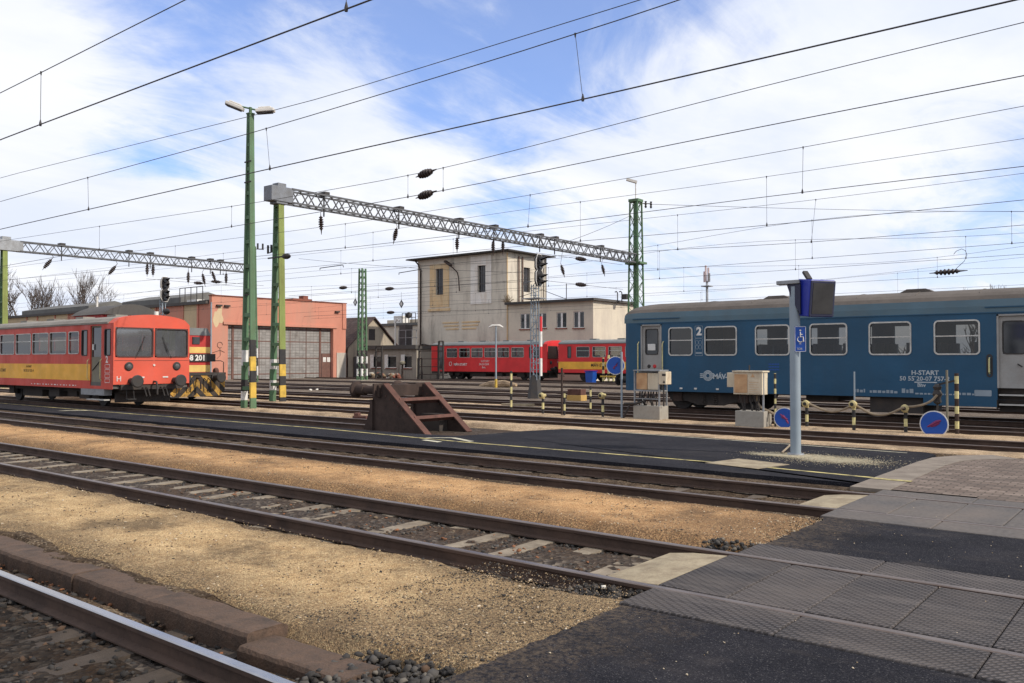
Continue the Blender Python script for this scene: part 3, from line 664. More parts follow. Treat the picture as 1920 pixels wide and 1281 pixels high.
def track(k, label, x0=-125, x1=14, sl=None, mat='sleeper_concrete', pitch=.6, w=.26, ln=2.5, z=-.152):
    t = T('railway_track', label, 'railway track', (0, TRK[k], GZ), 'railway tracks of the yard')
    for s in (-1, 1): rail(t, TRK[k]+s*.7525, x0, x1, 'rail_polished' if k == 'A' else 'rail_top')
    if sl:
        x = sl[0]; first = None; 
        while x > sl[1]:
            m = MB(); y0 = TRK[k]-ln/2; rz = random.uniform(-.012, .012); dy = random.uniform(-.03, .03)
            a, b = w/2, .03; zt = z-random.uniform(.0, .012)
            vs = []
            nn = 8
            for i in range(nn+1):
                yy = y0+ln*i/nn+dy; d = zt-(.022*(1-abs(2*i/nn-1))**.7)
                sk = rz*(i-nn/2)
                vs += [(x-a+sk, yy, GZ-.1), (x-a+.02+sk, yy, d), (x+a-.02+sk, yy, d), (x+a+sk, yy, GZ-.1)]
            fs = []
            for i in range(nn):
                for j in range(3): fs.append((i*4+j, i*4+j+1, i*4+j+5, i*4+j+4))
            fs += [(0, 1, 2, 3), (nn*4+3, nn*4+2, nn*4+1, nn*4)]
            m.add(vs, fs, 0); m.build('sleeper', mat, t); x -= pitch
    return t
track('A', 'nearest track, its polished rail crossing the bottom left corner over shaded ballast', -60, 14, (-3.75, -11), 'sleeper_shaded', .66, .27, 2.4, -.145)
track('B', 'second track with pale concrete sleepers running into the rubber crossing', -110, 14, (-4.35, -30), 'sleeper_concrete', .62, .25, 2.5, -.140)
track('C', 'third track, along the near edge of the asphalt platform', -125, 14, (-4.4, -24), 'sleeper_wood', .62, .25)
track('D', 'track that ends at the rusty buffer stop and carries the red and yellow railcar', -125, -17.2)
track('E', 'track just beyond the platform, with the shunting locomotive on it')
track('F', 'track behind the row of striped hydrant posts')
track('G', 'track under the blue passenger coach')
track('H', 'track passing behind the tall lattice signal')
track('I', 'track beside the striped side wall of the pink depot')
track('K', 'left of the two tracks leading into the pink depot doors', -73.2)
track('L', 'right of the two tracks leading into the pink depot doors', -73.2)
track('N', 'farthest track, below the beige tower, with the two far red carriages', -58.3)

struct(strip('ballast_bed', 'ballast', -26, -4.05, 6.12, 7.6, .07, .05, -.166, .12, .034, 21.0, .03))
struct(strip('ballast_bed', 'soil_brown', -26, -4.2, 5.55, 6.10, .09, .05, -.13, .15, .02, 22.0, .06))
struct(strip('ballast_bed', 'soil_brown', -26, -3.6, 7.62, 8.25, .09, .05, -.12, .15, .02, 23.0, .06))
struct(strip('ballast_bed', 'soil_brown', -26, -3.6, 9.95, 10.65, .09, .05, -.10, .15, .02, 24.0, .06))
struct(strip('ballast_bed', 'soil_brown', -30, -4.1, 10.7, 12.1, .12, .08, -.164, .12, .034, 25.0, .03))

# crossing decks
def deck(key, label, y, mat, xa, z=.002):
    t = T('rubber_crossing', label, 'level crossing', (XE, y, GZ), 'rubber crossing decks')
    k = 0; x = xa
    while x < 6:
        m = MB(); m.box(x+.004, x+.596, y-.68, y+.68, -.16, z-.004-.003*(k % 2)); m.build('panel', mat, t, .012); x += .6; k += 1
    for s in (-1, 1):
        x = xa+.02
        while x < 6:
            a, b = sorted((y+s*.795, y+s*1.32)); m = MB(); m.box(x+.004, x+1.196, a, b, -.16, z-.002-.003*(k % 2)); m.build('panel', mat, t, .012); x += 1.2; k += 1
    return t
deck('A', 'rubber crossing deck at the bottom edge, over the nearest track', TRK['A'], 'rubber', XE)
deck('B', 'wide ribbed rubber crossing deck in the foreground, over the second track', TRK['B'], 'rubber', -3.45)
deck('C', 'dusty rubber crossing deck between asphalt and paving, over the third track', TRK['C'], 'rubber_far', -3.5)
for y, x0, x1, lab in ((TRK['B'], -4.06, -3.46, 'pale concrete ramp slab between the rails where the front rubber crossing starts'), (TRK['C'], -4.1, -3.51, 'sandy concrete ramp slab between the rails at the farther rubber crossing')):
    m = MB(); m.extrude([(x0, -.14), (x1, -.14), (x1, -.012), (x0+.25, -.035), (x0, -.07)], 'y', y-.66, y+.66)
    tag(m.build('ramp_slab', 'concrete_pale'), lab, 'concrete slab', 'ramp slabs at the crossings')

# kerb stones along the nearest track
xk = -3.95; k = 0
for ln, dy, rz, dz in ((1.02, -.06, .035, -.045), (1.3, .0, .0, .012), (1.25, .015, -.01, .0), (1.3, 0, .006, .006), (1.3, .01, -.008, .0), (1.3, 0, .0, .004), (1.3, .01, .0, .0), (1.3, .0, .01, .0)):
    m = MB(); nx = 14; ny = 6; rot = Matrix.Rotation(rz, 3, 'Z'); c = Vector((xk-ln/2, 3.53+dy, 0)); vs = []; fs = []
    sec = [(-.17, -.3), (-.17, -.03), (-.155, -.006), (-.13, 0), (.12, 0), (.17, -.02), (.17, -.3)]
    for i in range(nx+1):
        for a, z in sec:
            p = c+rot @ Vector((-ln/2+ln*i/nx, a, 0)); e = .005*noise.noise((p.x*4, a*9, k))+.007*noise.noise((p.x*19, a*25, k+4))
            vs.append((p.x+(.012*noise.noise((a*12, z*12, i+k)) if i in (0, nx) else 0), p.y+e, z-.022+dz+e*.8))
    q = len(sec)
    for i in range(nx):
        for j in range(q-1): fs.append((i*q+j, i*q+j+1, (i+1)*q+j+1, (i+1)*q+j))
    fs += [tuple(range(q)), tuple(range(nx*q+q-1, nx*q-1, -1))]
    m.add(vs, fs, 0); o = m.build('kerb_stone', 'kerb', None, 0, (c.x, c.y, -.2)) if 'kerb' in MATS else None
    if o is None:
        paint('kerb', (.115, .070, .046), .95, 0, .9, (.045, .033, .026), 4.5, bump=1.0); o = m.build('kerb_stone', 'kerb', None, 0, (c.x, c.y, -.2))
    tag(o, ['loose end kerb stone, knocked out of line beside the heap of dark stones', 'kerb stone next to the loose end block, with a broken near corner'][k] if k < 2 else 'soil-covered kerb stone along the nearest track, %s from the loose end block' % ORD[k], 'kerb stone', 'kerb stones along the nearest track')
    xk -= ln+.012; k += 1
m = MB(); m.lathe((-3.86, 3.05, -.19), (-3.86, 3.05, -.05), [(.02, 0), (.06, .2), (.055, .7), (.02, 1)], 7)
struct(strip('gravel_strip', 'soil_brown', -24, -5.15, 3.40, 4.0, .05, .04, -.012, .16, .03, 31.0, .16, .8))
struct(strip('ballast_bed', 'ballast_shaded', -14, -3.4, -.2, 2.92, .06, .06, -.163, .12, .03, 33.0, .03))  # shade over the nearest track, put in as darker ballast
struct(strip('gravel_strip', 'soil_brown', -14, -3.5, 3.05, 3.40, .06, .05, -.135, .12, .03, 32.0, .05))
# litter
def litter(name, px, py, z, r, mat, lab, cat, fl=.6):
    p = PZ(px, py, z); o = scatter(name, np.array([[p.x, p.y, p.z+r*.4]]), [r], [mat], fl); del o['kind']; tag(o, lab, cat); return o
litter('stone', 1131, 1104, -.05, .035, 'litter_white', 'white stone lying in dark ballast just left of the front rubber deck', 'stone')
litter('stone', 622, 1271, -.15, .045, 'litter_white', 'white stone by the nearest rail below the loose kerb block', 'stone')
litter('stone', 600, 1276, -.16, .03, 'litter_white', 'smaller of the white stones by the nearest rail at the bottom edge', 'stone')
litter('stone', 1022, 1074, -.08, .028, 'pebble_c', 'pale stone at the rail edge left of the ramp slab', 'stone')
litter('dry_grass', 590, 1262, -.15, .07, 'leaf_dry', 'orange-brown clump of dry leaves under the loose kerb block', 'leaves', .5)

# ------------------------------------------------------------------ buffer stop
def buffer_stop():
    yn, yf = 16.15, 17.75
    t = T('buffer_stop', 'rusty steel buffer stop at the end of the track beside the asphalt platform', 'buffer stop', (-17, 16.95, GZ))
    for y in (yn, yf):
        m = MB(); m.extrude([(-18.35, GZ), (-15.95, GZ), (-15.9, GZ+.08), (-17.42, 1.13), (-17.62, 1.13), (-17.98, .7)], 'y', y-.012, y+.012)
        o = m.build('side_plate', 'rust', t)
        m = MB(); m.bar((-15.82, y, GZ+.02), (-17.45, y, 1.15), .24, .035, 0, (0, 1, 0))
        # flange is turned flat: width across y
        m = MB()
        d = Vector((-1.63, 0, 1.15)).normalized(); nrm = Vector((d.z, 0, -d.x))
        a = Vector((-15.80, y, GZ)); b = Vector((-17.45, y, 1.15))
        for w0, w1, off, th in ((-.11, .11, 0, .03),):
            p = [a+Vector((0, w0, 0)), a+Vector((0, w1, 0)), b+Vector((0, w1, 0)), b+Vector((0, w0, 0))]
            m.add(p+[v+nrm*th for v in p], [(0, 1, 2, 3), (4, 5, 6, 7), (0, 1, 5, 4), (1, 2, 6, 5), (2, 3, 7, 6), (3, 0, 4, 7)], 0)
        m.build('flange', 'rust_bright', t)
        m = MB(); m.box(-18.0, -17.9, y-.09, y+.09, GZ, .72); m.build('upright', 'rust', t)
        m = MB()
        m.lathe((-17.7, y, .98), (-18.72, y, .98), [(.12, 0), (.12, .55), (.15, .56), (.15, .86), (.23, .90), (.235, .97), (.2, 1)], 16)
        m.boxc((-17.72, y, .98), (.06, .42, .36)); m.build('buffer', 'rust', t)
        m = MB()
        for i in range(9):
            x = -16.3-.16*i; z = .2+.09*i
            m.cyl((x, y-.02, z), (x, y-.03, z), .022, None, 6)
        m.build('rivets', 'rust_bright', t)
    m = MB(); m.box(-17.74, -17.6, yn-.1, yf+.1, .80, 1.12); m.build('head_beam', 'rust', t)
    for f in (.33, .68):
        x = -15.80-1.65*f; z = GZ+1.33*f; m = MB(); m.boxc((x-.02, 16.95, z-.03), (.16, 1.6, .10), Matrix.Rotation(R(-35), 3, 'Y')); m.build('cross_member', 'rust_bright', t)
    m = MB(); m.box(-17.30, -16.6, 17.40, 17.72, GZ, .30); m.build('shade_block', 'underframe', t)  # dark block added for the shade inside the far plate
buffer_stop()
m = MB(); m.boxc((-20.6, 18.05, -.02), (.5, .3, .16), Matrix.Rotation(.3, 3, 'Z')); m.boxc((-20.75, 18.0, .1), (.16, .22, .1), Matrix.Rotation(.5, 3, 'Z'))
tag(m.build('brake_shoe', 'rust_bright', None, .02, (-20.6, 18.05, GZ)), 'small orange-rusty iron block on the gravel left of the buffer stop', 'iron block')

# ------------------------------------------------------------------ vehicle pieces
def wheel(parent, x, y, r=.42, side=-1, z0=0):
    m = MB(); m.lathe((x, y, r+z0), (x, y+.13*-side, r+z0), [(r*.3, 0), (r*.9, .02), (r, .1), (r, .72), (r+.03, .76), (r+.03, 1)], 20)
    m.cyl((x, y+.05*side, r+z0), (x, y, r+z0), .1, .13, 10); return m.build('wheel', 'dark_steel', parent)
def buffer(parent, x, y, z, sgn=1, mat='dark_steel'):
    m = MB(); m.lathe((x, y, z), (x+.62*sgn, y, z), [(.17, 0), (.17, .12), (.12, .14), (.125, .6), (.08, .62), (.08, .86), (.235, .88), (.24, .95), (.2, 1)], 16)
    return m.build('buffer', mat, parent)
def hang(m, pts, r=.018, n=5): m.tube(pts, r, n)

def railcar(x_front, yc, L, label, stripe, wins, door, slim, front=True, mats=('railcar_red', 'railcar_front_red', 'railcar_yellow', 'railcar_roof'), script='', far=False, group=None, rear_open=True):
    """x_front: +x end of body; wins: list of (x0,x1) absolute; door (x0,x1); slim: list of narrow windows"""
    x0 = x_front-L; hw = 1.43 if far else 1.53; yb = .74; zs = 3.2; zt = 3.55
    t = T('railcar', label, 'railcar', (x_front-L/2, yc, 0), group)
    red, fred, yel, roof = mats
    zb = (1.03, 1.66)
    sp = lambda d: (lambda u, v, k, d=d: (u, yc+d*(hw+k), v))
    def mf(u, v): return 1 if stripe and zb[0] < v < zb[1] and u < door[0]-.1 else 0
    H = [(a, b, 2.06, 2.93) for a, b in wins]+[(a, b, 1.98, 2.98) for a, b in slim]+[(door[0], door[1], .52 if False else yb, 3.12)]
    m = MB(); P = sp(-1); m.wall(P, (x0, x_front-.02), (yb, zs), H, .05, mf, vb=zb)
    H2 = [(a, b, 2.06, 2.93) for a, b in wins]
    P2 = sp(1); m.wall(P2, (x0, x_front-.02), (yb, zs), H2, .05, mf, vb=zb)
    # skirt line and cant rail
    m.box(x0, x_front-.02, yc-hw-.012, yc-hw-.003, yb-.02, yb+.1, 0)
    body = m.build('body', [red, yel], t)
    # roof
    m = MB(); arc = [(yc-hw-.03+2*(hw+.03)*k/14, zs+(zt-zs)*math.sin(math.pi*(k/14))**.42) for k in range(15)]
    m.extrude(arc, 'x', x0, x_front-.42 if front else x_front, 0)
    for k in range(4): m.boxc((x0+L*(.2+.2*k), yc, zt+.04), (.7, .5, .1), None, 0)
    m.box(x0, x_front-.4, yc-hw-.035, yc-hw+.02, zs-.02, zs+.05, 0)
    m.build('roof', roof, t)
    # floor and interior
    m = MB(); m.box(x0+.02, x_front-.1, yc-hw+.03, yc+hw-.03, yb, .98); m.box(x0+.02, x0+.06, yc-hw+.03, yc+hw-.03, .98, zs); m.box(door[0]-.5, door[0]-.46, yc-hw+.06, yc-.4, .98, zs-.1)
    m.build('floor', 'interior', t)
    m = MB(); 
    for i in range(int(L/1.3)-1):
        for yy in (yc-.85, yc+.85): m.box(x0+.9+1.3*i, x0+1.02+1.3*i, yy-.45, yy+.45, .98, 2.2)
    m.build('seats', 'seat_blue', t)
    for a, b in wins:
        m = MB(); m.ring(P, a+.015, b-.015, 2.08, 2.91, .03, .07, .018, 0, 3); m.box(a+.03, b-.03, yc-hw-.012, yc-hw+.01, 2.58, 2.615, 0)
        w = m.build('window', 'window_alu' if not far else 'window_alu', t)
        m = MB(); m.quad(P(a, 2.06, -.03), P(b, 2.06, -.03), P(b, 2.93, -.03), P(a, 2.93, -.03)); m.build('pane', 'glass', w)
        m = MB(); m.quad(P2(a, 2.06, -.03), P2(b, 2.06, -.03), P2(b, 2.93, -.03), P2(a, 2.93, -.03)); m.build('pane', 'glass', w)
    for a, b in slim:
        m = MB(); m.ring(P, a+.03, b-.03, 2.01, 2.95, .035, .05, .014, 0, 3); w = m.build('side_window', 'dark_steel', t)
        m = MB(); m.quad(P(a, 1.98, -.03), P(b, 1.98, -.03), P(b, 2.98, -.03), P(a, 2.98, -.03)); m.build('pane', 'window_dark', w)
    a, b = door
    m = MB(); PD = lambda u, v, k: (u, yc-hw+.05+(-k), v)
    mid = (a+b)/2
    m.wall(PD, (a, b), (.5, 3.12), [(a+.03, b-.03, 1.93, 3.06)], .03)
    d = m.build('door', 'olive_grey' if not far else 'window_dark', t)
    m = MB(); m.quad(PD(a, 1.9, -.02), PD(b, 1.9, -.02), PD(b, 3.05, -.02), PD(a, 3.05, -.02)); m.build('pane', 'window_dark', d)
    if not far:
        m = MB(); m.box(a+.12, a+.2, yc-hw+.02, yc-hw+.04, 2.2, 2.42); m.build('handle', 'white_paint', d)
        m = MB(); m.bar((a+.12, yc-hw+.03, 1.42), (b-.05, yc-hw+.03, 1.85), .02, .02); m.build('grab_bar', 'dark_steel', d)
    for xx in ((a-.09, b+.06) if not far else ()):
        m = MB(); m.tube([(xx, yc-hw-.01, 1.05), (xx, yc-hw-.07, 1.12), (xx, yc-hw-.07, 1.78), (xx, yc-hw-.01, 1.85)], .018, 6); m.build('handrail', 'pale_yellow', t)
    m = MB(); m.box(a-.75, b+.25, yc-hw, yc-hw+.3, .48, yb-.02); m.build('step_box', 'grey_metal' if not far else 'underframe', t)
    m = MB(); m.box(a-.02, b+.5, yc-hw-.12, yc-hw+.1, .30, .34); m.build('step', 'window_alu' if not far else 'underframe', t)
    # underframe
    m = MB(); m.box(x0+.3, x_front-.3, yc-1.0, yc+1.0, .55, yb)
    for (f0, f1, z, yy) in ((.33, .47, .25, .95), (.55, .62, .3, 1.15), (.64, .70, .34, .95), (.74, .80, .28, 1.1)):
        m.box(x0+L*f0, x0+L*f1, yc-yy, yc+yy, z, .6)
    m.build('underframe', 'underframe', t)
    wx = (x0+L*.215, x0+L*.785) if not far else (x0+L*.16, x0+L*.22, x0+L*.78, x0+L*.84)
    if not far: wx = (x_front-2.35-.0, x_front-2.35-8.0+2.35*0)
    for x in wx:
        for sd in (-1, 1): wheel(t, x, yc+sd*.78, .42, sd)
        m = MB(); m.boxc((x, yc-.98, .5), (.5, .16, .34)); m.box(x-.8, x+.8, yc-1.02, yc-.94, .62, .70); m.build('axle_box', 'underframe', t)
    if front:
        xf = x_front; kx = .10
        zw0, zw1 = 1.92, 3.04
        for sd in (-1, 1):
            PF = lambda u, v, k, sd=sd: (xf+kx*(1-u/hw)+k, yc+sd*u, v)
            ho = [(.03, hw-.07, zw0, zw1)]
            m = MB(); m.wall(PF, (0, hw), (.9, zs), ho, .06)
            # roof-end cap above the screen
            ar = [(hw*k/7, zs+(zt-zs)*max(0, math.cos(math.pi/2*(k/7)))**.42) for k in range(8)]
            for k in range(7):
                (u0, v0), (u1, v1) = ar[k], ar[k+1]
                m.quad(PF(u0, zs, 0), PF(u1, zs, 0), PF(u1, v1, 0), PF(u0, v0, 0))
                q0 = PF(u0, v0, 0); q1 = PF(u1, v1, 0)
                m.quad(q0, q1, (xf-.5, q1[1], v1+.0), (xf-.5, q0[1], v0+.0))
            # rounded corner post
            m.quad(PF(hw, .9, 0), PF(hw, zs, 0), (xf-.03, yc+sd*hw, zs), (xf-.03, yc+sd*hw, .9))
            f = m.build('front_panel', fred, t)
            m = MB(); m.ring(PF, .07, hw-.11, zw0+.04, zw1-.04, .045, .1, .02, 0, 4); wn = m.build('windscreen', 'seal', t)
            m = MB(); m.quad(PF(.03, zw0, -.03), PF(hw-.07, zw0, -.03), PF(hw-.07, zw1, -.03), PF(.03, zw1, -.03)); m.build('pane', 'glass_front', wn)
            if not far:
                m = MB(); m.tube([PF(.72, zw0-.03, .03), PF(.60, zw0+.2, .03), PF(.46, zw0+.52, .02)], .012, 4); m.bar(PF(.56, zw0+.22, .025), PF(.36, zw0+.80, .015), .022, .02); m.build('wiper', 'dark_steel', t)
                m = MB(); m.bar(PF(.02, 1.80, .004), PF(hw-.03, 1.80, .004), .008, .012); m.build('seam', 'seal', t)
            m = MB(); c = Vector(PF(.96, 1.58, 0))
            m.lathe(c, c+Vector((.06, 0, 0)), [(.155, 0), (.165, .5), (.13, 1)], 18); hl = m.build('headlight', 'dark_steel', t)
            m = MB(); m.lathe(c+Vector((.055, 0, 0)), c+Vector((.085, 0, 0)), [(.09, 0), (.08, .5), (.03, 1)], 14); m.build('lens', 'lens_clear', hl)
            buffer(t, xf-.05, yc+sd*.87, 1.02, 1)
            m = MB(); c = Vector(PF(.48, 1.16, .0)); m.boxc(c+Vector((.012, 0, 0)), (.02, .22, .05)); m.build('marker_plate', 'white_paint', t)
        m = MB(); m.lathe((xf+kx, yc, 1.62), (xf+kx+.03, yc, 1.62), [(.045, 0), (.04, 1)], 10); m.build('marker_lamp', 'lamp_white', t)
        m = MB(); m.box(xf-.25, xf+.04, yc-1.25, yc+1.25, .70, .9); m.box(xf-.3, xf+.0, yc-1.3, yc+1.3, .86, .92); m.build('buffer_beam', 'underframe', t)
        # coupling, hoses, steps
        m = MB(); m.tube([(xf+.05, yc, 1.0), (xf+.3, yc, .98), (xf+.36, yc, .8), (xf+.33, yc+.02, .5)], .04, 6); m.build('coupling', 'dark_steel', t)
        for dy in (-.42, -.28, .3, .45):
            m = MB(); hang(m, [(xf+.03, yc+dy, .78), (xf+.2, yc+dy, .72), (xf+.25, yc+dy+.06, .45), (xf+.12, yc+dy+.12, .38)], .024); m.build('brake_hose', 'dark_steel', t)
        for sd in (-1, 1):
            m = MB()
            for (p, q) in (((0, 0), (0, -.42)), ((.0, .0), (.35, 0))): pass
            m.tube([(xf-.05, yc+sd*1.0, .72), (xf-.0, yc+sd*1.0, .35), (xf-.0, yc+sd*.72, .35), (xf-.05, yc+sd*.72, .72)], .022, 5)
            m.box(xf-.06, xf+.14, yc+sd*.86-.16, yc+sd*.86+.16, .33, .36); m.build('footstep', 'dark_steel', t)
        m = MB(); m.extrude([(yc-1.1, .55), (yc+1.1, .55), (yc+1.1, .2), (yc-1.1, .2)], 'x', xf-.75, xf-.68); m.build('rail_guard', 'underframe', t)
    return t, P, hw

XR1 = -31.35; YR1 = TRK['D']
ys = YR1-1.53
X = lambda px, py=645: PY(px, py, ys).x
wins = [(X(30), X(58)), (X(61), X(91)), (X(93.5), X(124.5)), (X(129), X(148))]
pw = wins[1][0]-wins[0][0]
wins = [(wins[0][0]-pw*k, wins[0][1]-pw*k) for k in (4, 3, 2, 1)]+wins
t, P, hw = railcar(XR1, YR1, 14.0, 'red railcar with yellow side band and twin windscreens, parked at the left edge', True, wins, (X(169.5), X(190)), [(X(153), X(164)), (X(196), X(207.5))])
ux = (1, 0, 0); uz = (0, 0, 1)
text('2', .36, P(X(198.5), 1.72, .003), ux, uz, 'white_paint', t, bold=.01)
text('H-START', .13, P(X(50), 1.50, .003), ux, uz, 'dark_steel', t)
text('95 55 517 325-4', .15, P(X(45), 1.32, .003), ux, uz, 'dark_steel', t)
text('MÁV-START', .2, P(X(12), 1.3, .003), ux, uz, 'dark_steel', t, align='RIGHT')
text('H', .28, (XR1+.03, YR1-1.43, 1.02), (0, 1, 0), uz, 'white_paint', t)
m = MB()
for k in range(16): a_ = xY(60, ys)+.27*k; m.box(a_, a_+.16*((k*7) % 3+1)/3, ys-.016, ys-.004, .80, .84)
m.build('stencil', 'white_paint', t)
m = MB()
for k in range(4): m.ring(P, X(197.5), X(206), .98+.18*k, 1.10+.18*k, .015, .02, .004)
m.build('notice', 'white_paint', t)

# far red carriages under the beige tower
YF = TRK['N']; yf = YF-1.43; XF = lambda px: PY(px, 670, yf).x
fm = ('far_red', 'far_red', 'railcar_yellow', 'far_roof')
xa = XF(809); xb = XF(1026)
fw = [(XF(a), XF(b)) for a, b in ((838, 857), (861, 881), (884, 905), (908.5, 929), (933, 954.5), (959, 982))]
t, P, hw = railcar(xb, YF, xb-xa, 'plain red carriage with grey roof standing in front of the beige tower', False, fw, (XF(820), XF(831)), [(XF(992), XF(997)), (XF(1001), XF(1013))], True, fm, '', True, 'red carriages on the farthest track')
text('MÁV-START', .32, P(XF(851), 1.28, .01), ux, uz, 'white_paint', t, bold=.008)
m = MB(); m.ring(P, XF(850)-.5, XF(850)-.25, 1.3, 1.6, .05, .1, .01); m.build('emblem', 'white_paint', t)
text('24-24 504', .3, P(XF(898), 1.32, .01), ux, uz, 'white_paint', t); text('H-START', .26, P(XF(902), 1.62, .01), ux, uz, 'white_paint', t); text('Bdx', .26, P(XF(904), 1.04, .01), ux, uz, 'white_paint', t)
text('2', .55, P(XF(1008), 1.5, .01), ux, uz, 'white_paint', t, bold=.01)
x2 = XF(1047); L2 = 14.0
pw = XF(1126-18)-XF(1082)
fw = [(XF(1081), XF(1105)), (XF(1111), XF(1135.5)), (XF(1141), XF(1166))]
pw = fw[1][0]-fw[0][0]
fw += [(fw[2][0]+pw*k, fw[2][1]+pw*k) for k in (1, 2)]
t, P, hw = railcar(x2+L2, YF, L2, 'red carriage with yellow band, half hidden behind the end of the blue coach', True, fw, (x2+L2-1.6, x2+L2-.7), [(XF(1064), XF(1071))], False, fm, '', True, 'red carriages on the farthest track')
text('MÁV-START', .36, P(XF(1108), 1.26, .01), ux, uz, 'dark_steel', t, bold=.006)

# ------------------------------------------------------------------ shunting locomotive
def loco():
    yc = TRK['E']; xf = -35.35
    t = T('shunting_locomotive', 'red and yellow shunting locomotive with striped front, mostly hidden behind the railcar', 'locomotive', (xf-5, yc, 0))
    m = MB(); m.box(xf-.12, xf, yc-1.42, yc+1.42, .42, 1.12); m.extrude([(yc-1.42, .42), (yc+1.42, .42), (yc+1.1, .16), (yc-1.1, .16)], 'x', xf-.12, xf-.001)
    m.build('front_beam', 'chevron', t)
    m = MB(); m.box(xf-10.6, xf+.03, yc-1.45, yc+1.45, 1.12, 1.24); m.build('running_board', 'dark_steel', t)
    hx = xf-.85
    m = MB(); m.extrude([(yc-1.18, 1.24), (yc+1.18, 1.24), (yc+1.18, 2.95), (yc+1.0, 3.08), (yc-1.0, 3.08), (yc-1.18, 2.95)], 'x', hx-5.2, hx, 0)
    hd = m.build('hood', 'loco_red', t)
    for z0, z1 in ((1.26, 1.58), (2.14, 2.42)):
        m = MB(); m.box(hx-5.0, hx+.006, yc-1.186, yc+1.186, z0, z1); m.build('stripe', 'loco_yellow', hd)
    m = MB(); m.extrude([(yc-1.2, 2.96), (yc+1.2, 2.96), (yc+1.0, 3.3), (yc-1.0, 3.3)], 'x', hx-5.1, hx+.02); m.build('hood_roof', 'far_roof', hd)
    m = MB(); m.box(hx-.02, hx+.03, yc+.25, yc+.62, 2.55, 2.88); m.build('lamp', 'window_dark', hd)
    m = MB(); m.box(hx+.03, hx+.06, yc-1.3, yc+1.42, 1.74, 2.10); npl = m.build('number_plate', 'black_paint', t)
    text('448 201', .35, (hx+.065, yc-.25, 1.80), (0, 1, 0), (0, 0, 1), 'white_paint', npl, bold=.012)
    # cab
    cx1 = -41.4; cx0 = -44.4
    m = MB(); PC = lambda u, v, k: (u, yc-1.4-k, v); m.wall(PC, (cx0, cx1), (1.24, 4.05), [(cx0+.5, cx1-.5, 2.9, 3.8)], .05)
    PE = lambda u, v, k: (cx1+k, yc+u, v); m.wall(PE, (-1.4, 1.4), (1.24, 4.05), [(-1.2, -.1, 3.3, 3.95), (.1, 1.2, 3.3, 3.95)], .05)
    m.box(cx0-.01, cx0, yc-1.4, yc+1.4, 1.24, 4.05); m.box(cx0, cx1, yc+1.39, yc+1.4, 1.24, 4.05)
    cb_ = m.build('cab', 'loco_red', t)
    m = MB(); m.box(cx0+.3, cx1-.06, yc-1.3, yc+1.3, 2.9, 4.0); m.build('window', 'window_dark', cb_)
    m = MB(); arc = [(yc-1.55+3.1*k/12, 4.03+.55*math.sin(math.pi*k/12)**.8) for k in range(13)]; m.extrude(arc, 'x', cx0-.1, cx1+.25); m.build('roof', 'roof_felt', cb_)
    m = MB(); m.cyl((cx1+.6, yc+1.0, 3.3), (cx1+.6, yc+1.0, 4.25), .11, None, 10); m.build('exhaust', 'lamp_white', t)
    for sd in (-1, 1):
        buffer(t, xf, yc+sd*.87, 1.02, 1)
        m = MB(); m.tube([(xf-.05, yc+sd*1.38, 1.24), (xf-.05, yc+sd*1.38, 1.72), (xf-.3, yc+sd*1.38, 1.78), (hx, yc+sd*1.38, 1.78)], .02, 5); m.build('handrail', 'dark_steel', t)
        m = MB(); m.box(xf-.5, xf-.1, yc+sd*1.3-.1, yc+sd*1.3+.1, .3, .35); m.box(xf-.5, xf-.46, yc+sd*1.3-.1, yc+sd*1.3+.1, .3, 1.1); m.build('footstep', 'rust_bright', t)
    for dy in (-.5, -.3, .35, .55):
        m = MB(); hang(m, [(xf+.02, yc+dy, .98), (xf+.18, yc+dy, .9), (xf+.2, yc+dy+.05, .5), (xf+.08, yc+dy+.1, .4)], .026); m.build('brake_hose', 'dark_steel', t)
    m = MB(); m.tube([(xf, yc, 1.0), (xf+.28, yc, .98), (xf+.32, yc, .5)], .045, 6); m.build('coupling', 'rust', t)
    m = MB(); m.lathe((xf-.15, yc+.95, 1.3), (xf-.15, yc+1.15, 1.3), [(.12, 0), (.16, .3), (.16, .7), (.1, 1)], 12); m.build('bell', 'rust_bright', t)
    for x in (xf-1.6, xf-3.9, xf-6.6, xf-8.9):
        for sd in (-1, 1): wheel(t, x, yc+sd*.78, .5, sd)
    m = MB(); m.box(xf-10.4, xf-.4, yc-1.1, yc+1.1, .5, 1.12); m.build('underframe', 'underframe', t)
loco()

